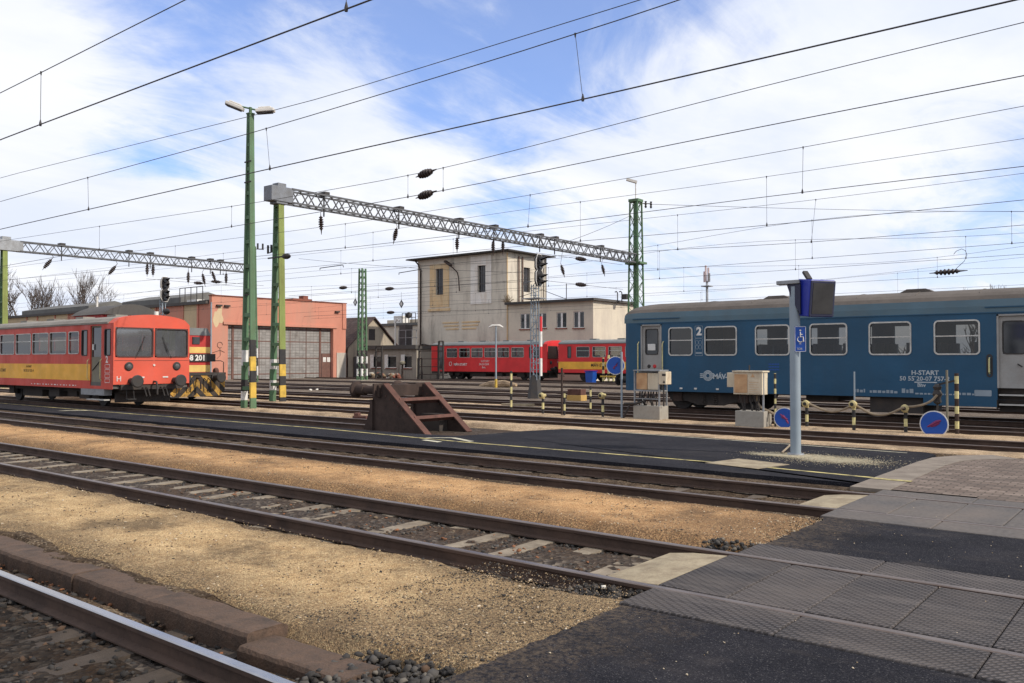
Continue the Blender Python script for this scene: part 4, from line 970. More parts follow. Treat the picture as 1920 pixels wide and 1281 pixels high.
# ------------------------------------------------------------------ blue coach
def coach():
    yc = TRK['G']; hw = 1.43; yn = yc-hw
    X = lambda px: PY(px, 640, yn).x
    x0 = X(1168); x1 = 7.5; zb = .66; zg = 3.22; zs = 3.42; zt = 4.0
    t = T('passenger_coach', 'long blue passenger coach with brown-grey roof at the right', 'passenger coach', ((x0+x1)/2, yc, 0))
    P = lambda u, v, k: (u, yn-k, v); P2 = lambda u, v, k: (u, yc+hw+k, v)
    W = [(X(1253.5), X(1299)), (X(1321), X(1382)), (X(1416), X(1481)), (X(1518), X(1589)), (X(1629), X(1709)), (X(1751), X(1838))]
    wz = (1.97, 3.02)
    D1 = (X(1202), X(1240)); D2 = (X(1869), X(1869)+1.5)
    pw = W[3][0]-W[2][0]
    W += [(D2[1]+.6+pw*k, D2[1]+.6+pw*k+1.35) for k in range(5)]
    f = .045
    hol = [(a+f, b-f, wz[0]+f, wz[1]-f) for a, b in W]+[(D1[0], D1[1], 1.0, 3.1), (D2[0], D2[1], .66, 3.1)]
    m = MB()
    m.wall(P, (x0+.25, x1), (zb, zg), hol, .06, None)
    m.wall(P2, (x0+.25, x1), (zb, zg), [(a+f, b-f, wz[0]+f, wz[1]-f) for a, b in W[1:]], .06, None)
    # end wall, slightly rounded corners
    cs = [(x0+.25, yn), (x0+.10, yn+.05), (x0+.02, yn+.18), (x0, yn+.4), (x0, yc+hw-.4), (x0+.02, yc+hw-.18), (x0+.1, yc+hw-.05), (x0+.25, yc+hw)]
    for (a, b) in zip(cs[:-1], cs[1:]): m.quad((a[0], a[1], zb), (b[0], b[1], zb), (b[0], b[1], zg), (a[0], a[1], zg))
    m.quad((x1, yn, zb), (x1, yc+hw, zb), (x1, yc+hw, zs), (x1, yn, zs))
    m.box(X(1730)-.0, D2[0]-.02, yn-.004, yn+.02, .44, zb+.01)        # deeper skirt by the wide door
    body = m.build('body', 'coach_blue', t)
    # upper band (grey blue) and roof as one loft with rounded end
    def sect(x, k):
        # k: 0 at the very end .. 1 full
        w = hw*(1-.10*(1-k)**2); top = zs+(zt-zs)*(k**.5 if k > 0 else 0)
        pts = [(yc-w, zg)]; pts.append((yc-w-.0, zs-.02))
        for i in range(1, 14):
            a = math.pi*i/14; pts.append((yc-w*math.cos(a)*(1 if i in (0, 14) else 1), zs-.02+(top-zs+.02)*math.sin(a)**.72))
        pts += [(yc+w, zs-.02), (yc+w, zg)]
        return [(x, y, z) for y, z in pts]
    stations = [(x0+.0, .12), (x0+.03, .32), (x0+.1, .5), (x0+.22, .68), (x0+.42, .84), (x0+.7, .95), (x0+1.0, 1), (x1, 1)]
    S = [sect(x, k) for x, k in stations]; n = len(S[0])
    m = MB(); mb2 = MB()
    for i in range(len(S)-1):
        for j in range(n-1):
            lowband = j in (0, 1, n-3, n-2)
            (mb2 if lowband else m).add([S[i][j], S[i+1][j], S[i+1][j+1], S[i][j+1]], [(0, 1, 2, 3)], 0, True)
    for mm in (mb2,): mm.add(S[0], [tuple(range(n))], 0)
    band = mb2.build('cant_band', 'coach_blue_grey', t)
    for xx in (X(1436), X(1704), -1.0, 3.5):
        m.extrude([(xx-.5, zt-.03), (xx-.28, zt+.08), (xx+.28, zt+.08), (xx+.5, zt-.03)], 'y', yc-.5, yc+.3, 0)
    for k in range(1, 13): 
        xx = x0+1.5+k*1.78
        if xx < x1: m.tube([(xx, y, z+.004) for _, y, z in S[-1][4:n-4]], .012, 4)
    m.build('roof', 'coach_roof', t)
    m = MB(); m.box(x0+.6, x1, yn-.022, yn-.001, zg-.03, zg+.0); m.box(D1[0]-.35, D1[1]+.75, yn-.03, yn+.02, zg+.13, zg+.16); m.box(D2[0]-.3, D2[1]+.3, yn-.03, yn+.02, zg+.13, zg+.16); m.build('gutter', 'coach_blue', t)
    # interior: floor, partitions, seats
    m = MB(); m.box(x0+.3, x1, yn+.08, yc+hw-.08, 1.1, 1.2); m.box(x0+.26, x1, yn+.08, yc+hw-.08, 3.1, 3.14)
    for xx in (W[0][0]-.1, W[1][0]-.12, D2[0]-.25, D2[1]+.25): m.box(xx-.02, xx+.02, yn+.08, yc-.4, 1.2, 3.1); m.box(xx-.02, xx+.02, yc+.4, yc+hw-.08, 1.2, 3.1)
    m.build('interior', 'interior', t)
    m = MB()
    for a, b in W[1:]:
        for xx in (a+.12, b-.12, b+.2):
            for y0_, y1_ in ((yn+.12, yc-.35), (yc+.35, yc+hw-.12)): m.boxc((xx, (y0_+y1_)/2, 1.78), (.12, y1_-y0_, 1.15))
    m.build('seats', 'seat_blue', t)
    for i, (a, b) in enumerate(W):
        m = MB(); m.ring(P, a+f, b-f, wz[0]+f, wz[1]-f, f, .09, .025, 0, 5); m.box(a+f, b-f, yn-.02, yn+.01, 2.52, 2.555)
        w = m.build('window', 'window_alu', t)
        m = MB(); m.quad(P(a, wz[0], -.035), P(b, wz[0], -.035), P(b, wz[1], -.035), P(a, wz[1], -.035)); m.build('pane', 'glass' if i else 'glass_frosted', w)
        if i:
            m = MB(); m.quad(P2(a, wz[0], -.035), P2(b, wz[0], -.035), P2(b, wz[1], -.035), P2(a, wz[1], -.035)); m.build('pane', 'glass', w)
    def door(a, b, z0, holes, wide):
        PD = lambda u, v, k: (u, yn+.05-k, v)
        m = MB(); m.wall(PD, (a, b), (z0, 3.1), holes, .03); 
        m.box(a-.05, a, yn-.012, yn+.05, z0, 3.15); m.box(b, b+.05, yn-.012, yn+.05, z0, 3.15); m.box(a-.05, b+.05, yn-.012, yn+.05, 3.1, 3.15)
        d = m.build('door', 'door_grey', t)
        for h in holes:
            m = MB(); m.ring(PD, h[0]+.02, h[1]-.02, h[2]+.02, h[3]-.02, .03, .08, .012, 0, 4); m.build('window_seal', 'dark_steel', d)
            m = MB(); m.quad(PD(h[0], h[2], -.02), PD(h[1], h[2], -.02), PD(h[1], h[3], -.02), PD(h[0], h[3], -.02)); m.build('pane', 'window_dark', d)
        return d
    d = door(D1[0]+.04, D1[1]-.04, 1.0, [(D1[0]+.16, D1[1]-.16, 2.02, 2.98)], False)
    m = MB(); xm = (D1[0]+D1[1])/2; m.box(xm-.16, xm+.16, yn+.03, yn+.045, 2.18, 2.42); m.build('notice', 'white_paint', d)
    for dx in (-.12, .12):
        m = MB(); m.lathe((xm+dx, yn+.06, 1.58), (xm+dx, yn+.02, 1.58), [(.075, 0), (.07, .6), (.05, 1)], 12); m.build('marker_lamp', 'red_plate' if dx > 0 else 'dark_steel', d)
    d = door(D2[0]+.05, D2[1]-.05, 1.0, [(D2[0]+.14, D2[0]+.72, 1.99, 2.95), (D2[0]+.80, D2[1]-.14, 1.99, 2.95)], True)
    m = MB(); m.bar((D2[0]+.52, yn+.02, 1.70), (D2[0]+.64, yn-.03, 1.62), .03, .03); m.build('handle', 'dark_steel', d)
    for k, z in enumerate((.80, .52)):
        m = MB(); m.box(D2[0]+.04, D2[1]-.04, yn+.0, yn+.28, z-.02, z+.02); m.build('step', 'window_alu', t)
    m = MB(); m.box(D2[0], D2[1], yn+.3, yn+.34, .3, 1.1); m.box(D2[0]-.03, D2[0]-.005, yn+.001, yn+.34, .4, 1.1); m.build('step_well', 'underframe', t)
    for a, b in ((D1[0]-.09, 0), (D1[1]+.09, 0)):
        m = MB(); m.tube([(a, yn-.01, 1.25), (a, yn-.09, 1.32), (a, yn-.09, 2.42), (a, yn-.01, 2.5)], .022, 6); m.build('handrail', 'pale_yellow', t)
    a = X(1855); m = MB(); m.tube([(a, yn-.01, 1.42), (a, yn-.07, 1.46), (a, yn-.07, 1.84), (a, yn-.01, 1.88)], .025, 6); hr = m.build('handrail', 'pale_yellow', t)
    m = MB(); m.ring(P, a-.03, a+.03, 1.36, 1.94, .05, .03, .012); m.build('backing', 'dark_steel', hr)
    # lettering
    text('H-START', .195, P(X(1708), zY(1728, 703, yn), .004), ux, uz, 'lettering_pale', t, bold=.004)
    text('50 55 20-07 757-2', .19, P(X(1686), zY(1728, 714, yn), .004), ux, uz, 'lettering_pale', t, bold=.003)
    text('Bhv', .16, P(X(1719), zY(1728, 725.5, yn), .004), ux, uz, 'lettering_pale', t, bold=.003)
    m = MB(); m.box(X(1714), X(1756), yn-.006, yn, zY(1735, 717.5, yn)-.008, zY(1735, 716.5, yn)+.008); m.box(X(1709), X(1716), yn-.006, yn, zY(1712, 705, yn)-.03, zY(1712, 705, yn)-.012); m.build('underline', 'lettering_pale', t)
    text('2', .40, P(X(1306), 2.72, .004), ux, uz, 'white_paint', t, bold=.018)
    m = MB(); m.ring(P, X(1303.5), X(1317), 2.62, 3.04, .012, .01, .004); m.ring(P, X(1303.5), X(1317), 1.98, 2.58, .012, .01, .004)
    for r_ in range(2):
        for c_ in range(2): m.ring(P, X(1304.5+6*c_), X(1309+6*c_), 2.22+.17*r_, 2.34+.17*r_, .012, .03, .004)
    m.box(X(1304.5), X(1316), yn-.005, yn, 2.04, 2.10); m.build('class_panel', 'pole_grey', t)
    text('MÁV-START', .25, P(X(1336.5), zY(1350, 710.5, yn), .004), ux, uz, 'lettering_pale', t, bold=.008, spacing=.9)
    c = Vector(P(X(1327), zY(1327, 704.5, yn), .004)); m = MB()
    for rr in (.16, .115, .07): m.ring(P, c.x-rr, c.x+rr, c.z-rr, c.z+rr, .028, rr-.001, .006, 0, 6)
    for k in (-1, 0, 1): m.box(c.x-.31, c.x-.18+.03*abs(k), yn-.006, yn, c.z+.06*k-.015, c.z+.06*k+.015); m.box(c.x+.17, c.x+.23, yn-.006, yn, c.z+.07*k-.018, c.z+.07*k+.018)
    m.build('emblem', 'lettering_pale', t)
    m = MB(); rn = random.Random(3)
    for (pa, pb, pz, h) in ((1600, 1622, 732, .12), (1630, 1680, 733.5, .10), (1690, 1709, 732, .16), (1715, 1790, 738, .05), (1795, 1825, 738.5, .07)):
        u = X(pa); z = zY(pa, pz, yn)
        while u < X(pb): w_ = rn.uniform(.04, .12); m.box(u, u+w_, yn-.005, yn, z-h/2, z+h/2*rn.uniform(.3, 1)); u += w_+.03
        m.build('stencil', 'pole_grey', t); m = MB()
    m = MB(); m.ring(P, X(1827), X(1857), zY(1840, 742, yn), zY(1840, 732.5, yn), .015, .01, .005); m.box(X(1827), X(1857), yn-.003, yn, zY(1840, 742, yn), zY(1840, 732.5, yn)); m.build('data_panel', 'pole_grey', t)
    for r_ in range(3):
        m = MB(); u = X(1441)
        for k in range(7): m.box(u+.055*k, u+.055*k+.035, yn-.005, yn, zY(1450, 683+5.2*r_, yn)-.02, zY(1450, 683+5.2*r_, yn)+.02)
        m.build('stencil', 'blue_sign', t)
    for px in (1277, 1304, 1345): m = MB(); m.boxc((X(px), yn-.012, .78), (.1, .03, .06)); m.build('lamp_bracket', 'lamp_white', t)
    # underframe and bogies
    m = MB(); m.box(x0+.4, x1-.3, yc-1.15, yc+1.15, .62, 1.1)
    for (pa, pb, z, yy) in ((1627, 1727, .16, 1.25), (1730, 1800, .42, 1.0), (1500, 1560, .45, .9)):
        m.box(X(pa), X(pb), yc-yy, yc+yy, z, .66)
    m.build('underframe', 'underframe', t)
    for bx in (x0+3.45, x1-3.4):
        m = MB()
        for sd in (-1, 1):
            y = yc+sd*1.02; m.extrude([(bx-1.75, .62), (bx-1.6, .35), (bx-.9, .30), (bx-.5, .18), (bx+.5, .18), (bx+.9, .30), (bx+1.6, .35), (bx+1.75, .62), (bx+.6, .70), (bx-.6, .70)], 'y', y-.05, y+.05)
            for dx in (-.22, .22):
                for k in range(5): m.lathe((bx+dx, y, .22+.07*k), (bx+dx, y, .27+.07*k), [(.09, 0), (.11, .5), (.09, 1)], 8)
        bg_ = m.build('bogie', 'underframe', t)
        for dx in (-1.28, 1.28):
            for sd in (-1, 1):
                w = wheel(t, bx+dx, yc+sd*.78, .46, sd); w.parent = bg_
                m = MB(); m.boxc((bx+dx, yc+sd*1.06, .46), (.36, .2, .32)); m.build('axle_box', 'rust', bg_)
    for sd in (-1, 1): buffer(t, x0+.03, yc+sd*.87, 1.05, -1)
    m = MB(); m.box(x0-.18, x0+.02, yc-.55, yc-.4, 1.1, 3.3); m.box(x0-.18, x0+.02, yc+.4, yc+.55, 1.1, 3.3); m.box(x0-.18, x0+.02, yc-.55, yc+.55, 3.15, 3.35); m.build('gangway', 'dark_steel', t)
coach()

# ------------------------------------------------------------------ lattice helpers
def bands(z0, z1, bandtop, h, cols, top):
    out = []; z = z0; k = 0
    while z < bandtop: out.append((z, min(z+h, bandtop), cols[k % len(cols)])); z += h; k += 1
    out.append((bandtop, z1, top)); return out
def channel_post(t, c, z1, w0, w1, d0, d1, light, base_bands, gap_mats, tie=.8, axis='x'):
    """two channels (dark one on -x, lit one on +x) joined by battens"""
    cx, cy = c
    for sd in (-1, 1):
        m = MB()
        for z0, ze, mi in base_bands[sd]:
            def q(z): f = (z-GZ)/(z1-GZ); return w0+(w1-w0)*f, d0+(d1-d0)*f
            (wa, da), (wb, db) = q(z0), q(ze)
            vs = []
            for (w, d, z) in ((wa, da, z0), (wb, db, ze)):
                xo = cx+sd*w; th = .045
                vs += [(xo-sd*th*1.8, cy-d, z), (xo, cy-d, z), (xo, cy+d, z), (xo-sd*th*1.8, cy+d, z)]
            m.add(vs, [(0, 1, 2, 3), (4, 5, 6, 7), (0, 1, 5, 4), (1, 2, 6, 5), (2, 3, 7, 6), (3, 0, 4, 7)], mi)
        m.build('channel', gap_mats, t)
    z = GZ+.9
    while z < z1-.1:
        m = MB(); f = (z-GZ)/(z1-GZ); w = w0+(w1-w0)*f-.03; d = d0+(d1-d0)*f
        for s in (-1, 1): m.box(cx-w, cx+w, cy+s*(d-.02)-.008, cy+s*(d-.02)+.008, z-.07, z+.07)
        m.box(cx-.012, cx+.012, cy-d+.02, cy+d-.02, z-.02, z+.02); m.build('batten', 'green_paint', t); z += tie

# floodlight post between the platform and the next track
def lamp_post():
    p = PZ(467, 768, GZ); cx, cy = p.x, 19.45; cx = xY(466.5, cy); zt = zY(461, 216, cy)
    t = T('floodlight_post', 'tall slim green floodlight post with two lamps and striped foot, right of the railcar', 'lamp post', (cx, cy, GZ))
    B = lambda c: bands(GZ, zt, 2.2, .46, c, 0)
    bb = {-1: [(GZ, .25, 0), (.25, .6, 3), (.6, 1.05, 1), (1.05, 1.6, 0), (1.6, 2.2, 3), (2.2, zt, 0)], 1: [(GZ, .35, 0), (.35, .95, 2), (.95, 1.4, 1), (1.4, 1.95, 2), (1.95, 2.6, 1), (2.6, zt, 0)]}
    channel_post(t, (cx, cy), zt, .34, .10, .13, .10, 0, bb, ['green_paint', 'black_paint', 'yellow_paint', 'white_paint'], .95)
    m = MB(); m.box(cx-.5, cx+.5, cy-.35, cy+.35, GZ-.1, GZ+.10); m.build('foundation', 'concrete', t)
    m = MB(); m.cyl((cx, cy, zt), (cx, cy, zt+.25), .06); m.box(cx-.12, cx+.12, cy-.12, cy+.12, zt-.03, zt+.02); m.tube([(cx, cy, zt+.2), (cx-.28, cy-.22, zt+.28)], .035, 6); m.tube([(cx, cy, zt+.2), (cx+.25, cy+.2, zt+.12)], .035, 6); m.build('lamp_bracket', 'green_paint', t)
    for (dx, dy, dz, tl, rz) in ((-.48, -.38, .30, R(22), R(38)), (.46, .36, .12, R(-4), R(38))):
        rot = Matrix.Rotation(rz, 3, 'Z') @ Matrix.Rotation(tl, 3, 'Y'); c = Vector((cx+dx, cy+dy, zt+dz))
        m = MB(); m.boxc(c, (.72, .34, .14), rot); m.boxc(c+rot @ Vector((0, 0, .10)), (.5, .26, .08), rot); h = m.build('lamp_head', 'lamp_white', t, .03)
        m = MB(); m.boxc(c+rot @ Vector((-.03, 0, -.085)), (.6, .28, .04), rot); m.build('lens', 'dark_steel', h)
    m = MB()
    for z in (zt-1.9, zt-2.7, zt-7.1): m.bar((cx-.22, cy-.1, z), (cx+.22, cy-.1, z), .03, .05)
    m.build('clamp', 'dark_steel', t)
lamp_post()

def truss(t, x, y0, y1, z0, z1, w, seg, mat='grey_beam'):
    m = MB()
    for sx in (-1, 1):
        for z in (z0, z1): m.bar((x+sx*w/2, y0, z), (x+sx*w/2, y1, z), .08, .08)
    n = int(round((y1-y0)/seg))
    for k in range(n):
        a = y0+(y1-y0)*k/n; b = y0+(y1-y0)*(k+1)/n; c = (a+b)/2
        for sx in (-1, 1):
            m.bar((x+sx*w/2, a, z0), (x+sx*w/2, c, z1), .045, .045); m.bar((x+sx*w/2, c, z1), (x+sx*w/2, b, z0), .045, .045)
        for z in (z0, z1): m.bar((x-w/2, a, z), (x+w/2, c, z), .03, .03); m.bar((x+w/2, c, z), (x-w/2, b, z), .03, .03)
    m.build('beam', mat, t)
def lattice_leg(t, x, y, z0, z1, w0, w1, bnd, mats, seg=1.0, thick=.09, brace='green_paint', core=None):
    n = max(3, int((z1-z0)/seg))
    W = lambda z: w0+(w1-w0)*(z-z0)/(z1-z0)
    for sx in (-1, 1):
        for sy in (-1, 1):
            m = MB()
            for a, b, mi in bnd: m.bar((x+sx*W(a)/2, y+sy*W(a)/2, a), (x+sx*W(b)/2, y+sy*W(b)/2, b), thick, thick, mi)
            m.build('corner_post', mats, t)
    m = MB()
    for k in range(n):
        a = z0+(z1-z0)*k/n; b = z0+(z1-z0)*(k+1)/n; wa = W(a)/2; wb = W(b)/2
        s = 1 if k % 2 else -1
        for sg in (-1, 1):
            m.bar((x-s*wa, y+sg*wa, a), (x+s*wb, y+sg*wb, b), .04, .04); m.bar((x+sg*wa, y-s*wa, a), (x+sg*wb, y+s*wb, b), .04, .04)
            m.bar((x+s*wa, y+sg*wa, a), (x-s*wb, y+sg*wb, b), .03, .03)
    m.build('bracing', brace, t)

GX1 = xY(521, 23.4)
def gantry_near():
    x = GX1; y0 = 23.4; y1 = 54.7
    zt = zY(500, 357.5, 23.4); zb = zt-.62
    yR = yX(1193, x); 
    t = T('catenary_gantry', 'long grey lattice gantry beam on green posts spanning from striped leg to tall lattice mast', 'catenary gantry', (x, y0, GZ))
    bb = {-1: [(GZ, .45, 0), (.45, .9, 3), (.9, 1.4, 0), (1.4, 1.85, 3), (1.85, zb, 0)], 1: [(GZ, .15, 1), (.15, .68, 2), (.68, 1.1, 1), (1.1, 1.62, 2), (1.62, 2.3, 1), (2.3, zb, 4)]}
    channel_post(t, (x, y0), zb, .42, .20, .16, .14, 0, bb, ['green_paint', 'black_paint', 'yellow_paint', 'white_paint', 'green_sunlit'], .9)
    m = MB(); m.box(x-.6, x+.6, y0-.35, y0+.35, GZ-.1, GZ+.08); m.build('foundation', 'concrete', t)
    truss(t, x, y0+.5, yR, zb, zt, .55, .92)
    m = MB(); m.box(x-.3, x+.3, y0-.6, yX(541, x), zb-.03, zt+.03); m.box(x-.22, x+.22, y0-.2, y0+.25, zt+.03, zt+.2); m.box(x-.26, x+.26, y0-.3, y0+.3, zb-.14, zb-.03); m.build('end_plate', 'plate_grey', t, .02)
    for py_ in (606, 747, 860, 926, 1012, 1040, 1126):
        m = MB(); yy = yX(py_, x); m.boxc((x, yy, zt+.12), (.5, .3, .14)); m.bar((x, yy, zt+.1), (x, yy, zb-.35), .05, .05); m.build('clamp', 'dark_steel', t)
    zt2 = PX(1193, 377, x).z
    lattice_leg(t, x, yR, GZ, zt2, .95, .62, [(GZ, zt2, 0)], ['green_paint'], .95, .10)
    m = MB(); m.box(x-.4, x+.4, yR-.4, yR+.4, zt2-.1, zt2+.1); m.build('cap_plate', 'green_paint', t); m = MB(); m.box(x-.65, x+.65, yR-.5, yR+.5, zb-.1, zb+.05); m.build('beam_seat', 'green_paint', t)
    m = MB(); m.bar((x, yR, GZ), (x, yR, zt2), .26, .26); m.build('centre_post', 'green_paint', t)
    m = MB(); z = zt2; m.cyl((x, yR, z), (x, yR, z+1.35), .045, None, 8); m.boxc((x-.25, yR-.15, z+1.5), (.8, .34, .18), Matrix.Rotation(R(30), 3, 'Z') @ Matrix.Rotation(R(18), 3, 'Y')); m.build('lamp', 'lamp_white', t)
    m = MB(); m.bar((x, yR+.3, z-.15), (x+.6, yR+1.3, z-.1), .06, .06)
    for k in (0, 1): m.lathe((x+.35+.22*k, yR+.85+.4*k, z-.45), (x+.35+.22*k, yR+.85+.4*k, z+.05), [(.05, 0), (.10, .2), (.06, .4), (.1, .6), (.06, .8), (.1, 1)], 8)
    m.build('insulator_bracket', 'dark_steel', t)
    m = MB(); zz_ = zY(537, 482, y0); m.bar((x-.5, y0-.2, zz_), (x+.9, y0-.2, zz_), .05, .06); m.lathe((x+.55, y0-.2, zz_), (x+1.15, y0-.2, zz_-.02), [(.03, 0), (.1, .2), (.13, .4), (.13, .6), (.1, .8), (.03, 1)], 10)
    m.bar((x-.7, y0-.1, zz_+.25), (x-.2, y0-.1, zz_+.3), .04, .04)
    for k in (0, 1): m.cyl((x-.65+.25*k, y0-.1, zz_+.27), (x-.65+.25*k, y0-.1, zz_+.62), .05, None, 8)
    m.build('insulator_bracket', 'dark_steel', t)
    return x, y0, yR, zb, zt
G1 = gantry_near()
def gantry_far():
    x = xY(5, 23.4); y0 = 23.4; zt = zY(2, 452, 23.4); zb = zt-.66; y1 = yX(461, x)
    t = T('catenary_gantry', 'shorter far gantry with thin lattice beam behind the railcar at the left', 'catenary gantry', (x, y0, GZ))
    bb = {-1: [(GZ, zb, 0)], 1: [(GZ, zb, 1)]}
    channel_post(t, (x, y0), zb, .45, .22, .18, .15, 0, bb, ['green_paint', 'green_sunlit'], 1.0)
    truss(t, x, y0+.9, y1, zb, zt, .55, .95)
    m = MB(); m.box(x-.3, x+.3, y0-.7, y0+1.1, zb-.03, zt+.03); m.box(x-.22, x+.22, y0-.2, y0+.35, zt+.03, zt+.25); m.build('end_plate', 'grey_metal', t)
    yR = yX(470.5, x)
    zr = PX(470, 462, x).z
    lattice_leg(t, x, yR, GZ, zr, .8, .45, [(GZ, .5, 0), (.5, 1.3, 1), (1.3, 2.0, 2), (2.0, 2.8, 1), (2.8, zr, 0)], ['green_paint', 'white_paint', 'black_paint'], .8, .09)
    m = MB(); zz_ = PX(485, 468, x).z; m.bar((x, yR, zz_), (x+.3, yR+1.0, zz_), .06, .06)
    for k in (0, 1): m.cyl((x+.15+.15*k, yR+.5+.4*k, zz_), (x+.15+.15*k, yR+.5+.4*k, zz_+.5), .08, None, 8)
    m.build('insulator_bracket', 'dark_steel', t)
    for px_ in (113, 240, 280, 358, 393, 412): m = MB(); yy = yX(px_, x); m.boxc((x, yy, zt+.12), (.5, .35, .14)); m.bar((x, yy, zt), (x, yy, zb-.4), .05, .05); m.build('clamp', 'dark_steel', t)
    return x, y0, yR, zb, zt
G2 = gantry_far()

# lone lattice mast in front of the gabled house
yy = 53.0; xx = xY(679, yy); zt = zY(679, 504, yy)
t = T('lattice_mast', 'free-standing green lattice mast with striped foot in front of the gabled house', 'lattice mast', (xx, yy, GZ))
lattice_leg(t, xx, yy, GZ, zt, .62, .40, [(GZ, .35, 0), (.35, 1.0, 1), (1.0, 1.5, 2), (1.5, 2.15, 1), (2.15, 2.7, 2), (2.7, zt, 0)], ['green_paint', 'white_paint', 'black_paint'], .55, .13)
m = MB(); m.box(xx-.85, xx+.85, yy-.85, yy+.85, GZ-.1, GZ+.15); m.build('foundation', 'concrete', t)

# insulators hanging from the gantries
def insul(c, ax, L, lab, grp, rr=.09):
    c = Vector(c); ax = Vector(ax).normalized(); m = MB()
    prof = [(.012, 0), (.02, .12)]
    n = 6
    for k in range(n): a = .16+.62*k/n; q = rr*(.72+.5*math.sin(math.pi*(k+.5)/n)); prof += [(q*.5, a), (q, a+.035), (q*.95, a+.06), (q*.5, a+.09)]
    prof += [(.03, .82), (.012, 1)]
    p0 = c-ax*L/2; p1 = c+ax*L/2
    m.lathe(p0, p1, prof, 10)
    return tag(m.build('insulator', 'insulator', None, 0, c), lab, 'insulator', grp)
INS = []
for i, (px, py, tx, tz) in enumerate(((602, 420, .05, -1), (741, 441, -.28, -1), (857, 458, 0, -1), (924.5, 464, 0, -1), (943, 464, 0, -1), (1055, 507, .5, -1), (1131, 506, .45, -1))):
    c = PX(px, py, G1[0]); insul(c, (0, tx, tz), 1.02, '%s dark ribbed insulator from the left under the long near gantry beam' % ORD[i], 'insulators under the gantries', .11)
    m = MB(); m.tube([c-Vector((0, tx, tz)).normalized()*.5, (G1[0], c.y, G1[3])], .015, 4)
    tag(m.build('suspension_wire', 'wire'), 'short wire holding the %s insulator from the left under the long near gantry' % ORD[i], 'wire', 'insulator suspension wires')
for i, (px, py, tx, tz) in enumerate(((90, 494, .75, 1), (211, 506, .75, 1), (276, 504, 0, 1), (287, 505, 0, 1), (353, 519, 0, 1), (382, 524, .25, -1), (401, 519, .4, -1), (424, 521, 0, 1))):
    c = PX(px, py, G2[0]); insul(c, (0, tx, tz), 1.25, '%s dark insulator from the left under the shorter far gantry beam' % ORD[i], 'insulators under the gantries', .13)
    m = MB(); m.tube([c+Vector((0, abs(tx)*(1 if tz > 0 else -1), 1)).normalized()*.6, (G2[0], c.y+.3*tx, G2[3])], .018, 4)
    tag(m.build('suspension_wire', 'wire'), 'short wire holding the %s insulator from the left under the far gantry' % ORD[i], 'wire', 'insulator suspension wires')
for (px, py, X_, L, lab) in ((373, 531, G2[0], 1.1, 'left flat-lying insulator low under the far gantry end'), (406, 528.5, G2[0], 1.2, 'right flat-lying insulator low under the far gantry end'), (1090, 486, G1[0], 1.5, 'flat-lying insulator under the near gantry, right of the tower'), (1090, 534, G1[0], 1.5, 'flat-lying insulator in the sky above the annex roof')):
    c = PX(px, py, X_); insul(c, (.2, 1, -.02), L, lab, 'insulators in the cross wires', .13)
    m = MB(); m.tube([c+Vector((-.8, -4, .1)), c, c+Vector((.8, 4, -.1))], .012, 4); tag(m.build('cross_wire', 'wire'), 'cross wire through the '+lab, 'wire', 'cross wires')
for (px, py, Y_, lab) in ((644, 539.5, 50, 'small flat insulator in the sky left of the lone lattice mast'), (731, 541.5, 50, 'small flat insulator in the sky between lone lattice mast and tower'), (733, 586, 56, 'small flat insulator just above the white building roof')):
    c = PY(px, py, Y_); insul(c, (1, 0, -.01), 1.5, lab, 'insulators in the cross wires', .14)
    m = MB(); m.tube([c+Vector((-14, 0, .05)), c, c+Vector((16, 0, -.25))], .014, 4); tag(m.build('cross_wire', 'wire'), 'thin wire carrying the '+lab, 'wire', 'cross wires')
c = PY(1778, 510, 34.0); insul(c, (1, .1, .03), 1.25, 'long ribbed insulator above the blue coach roof near the right edge', 'insulators in the cross wires', .10)
m = MB(); pts = [(1788, 509), (1797, 500), (1808, 490), (1813, 478), (1810, 470), (1803, 467), (1793, 471), (1788, 477)]
m.tube([PY(px, py, 34.0) for px, py in pts], .010, 5); tag(m.build('jumper_cable', 'wire'), 'curled jumper cable above the blue coach, beside the ribbed insulator', 'cable')

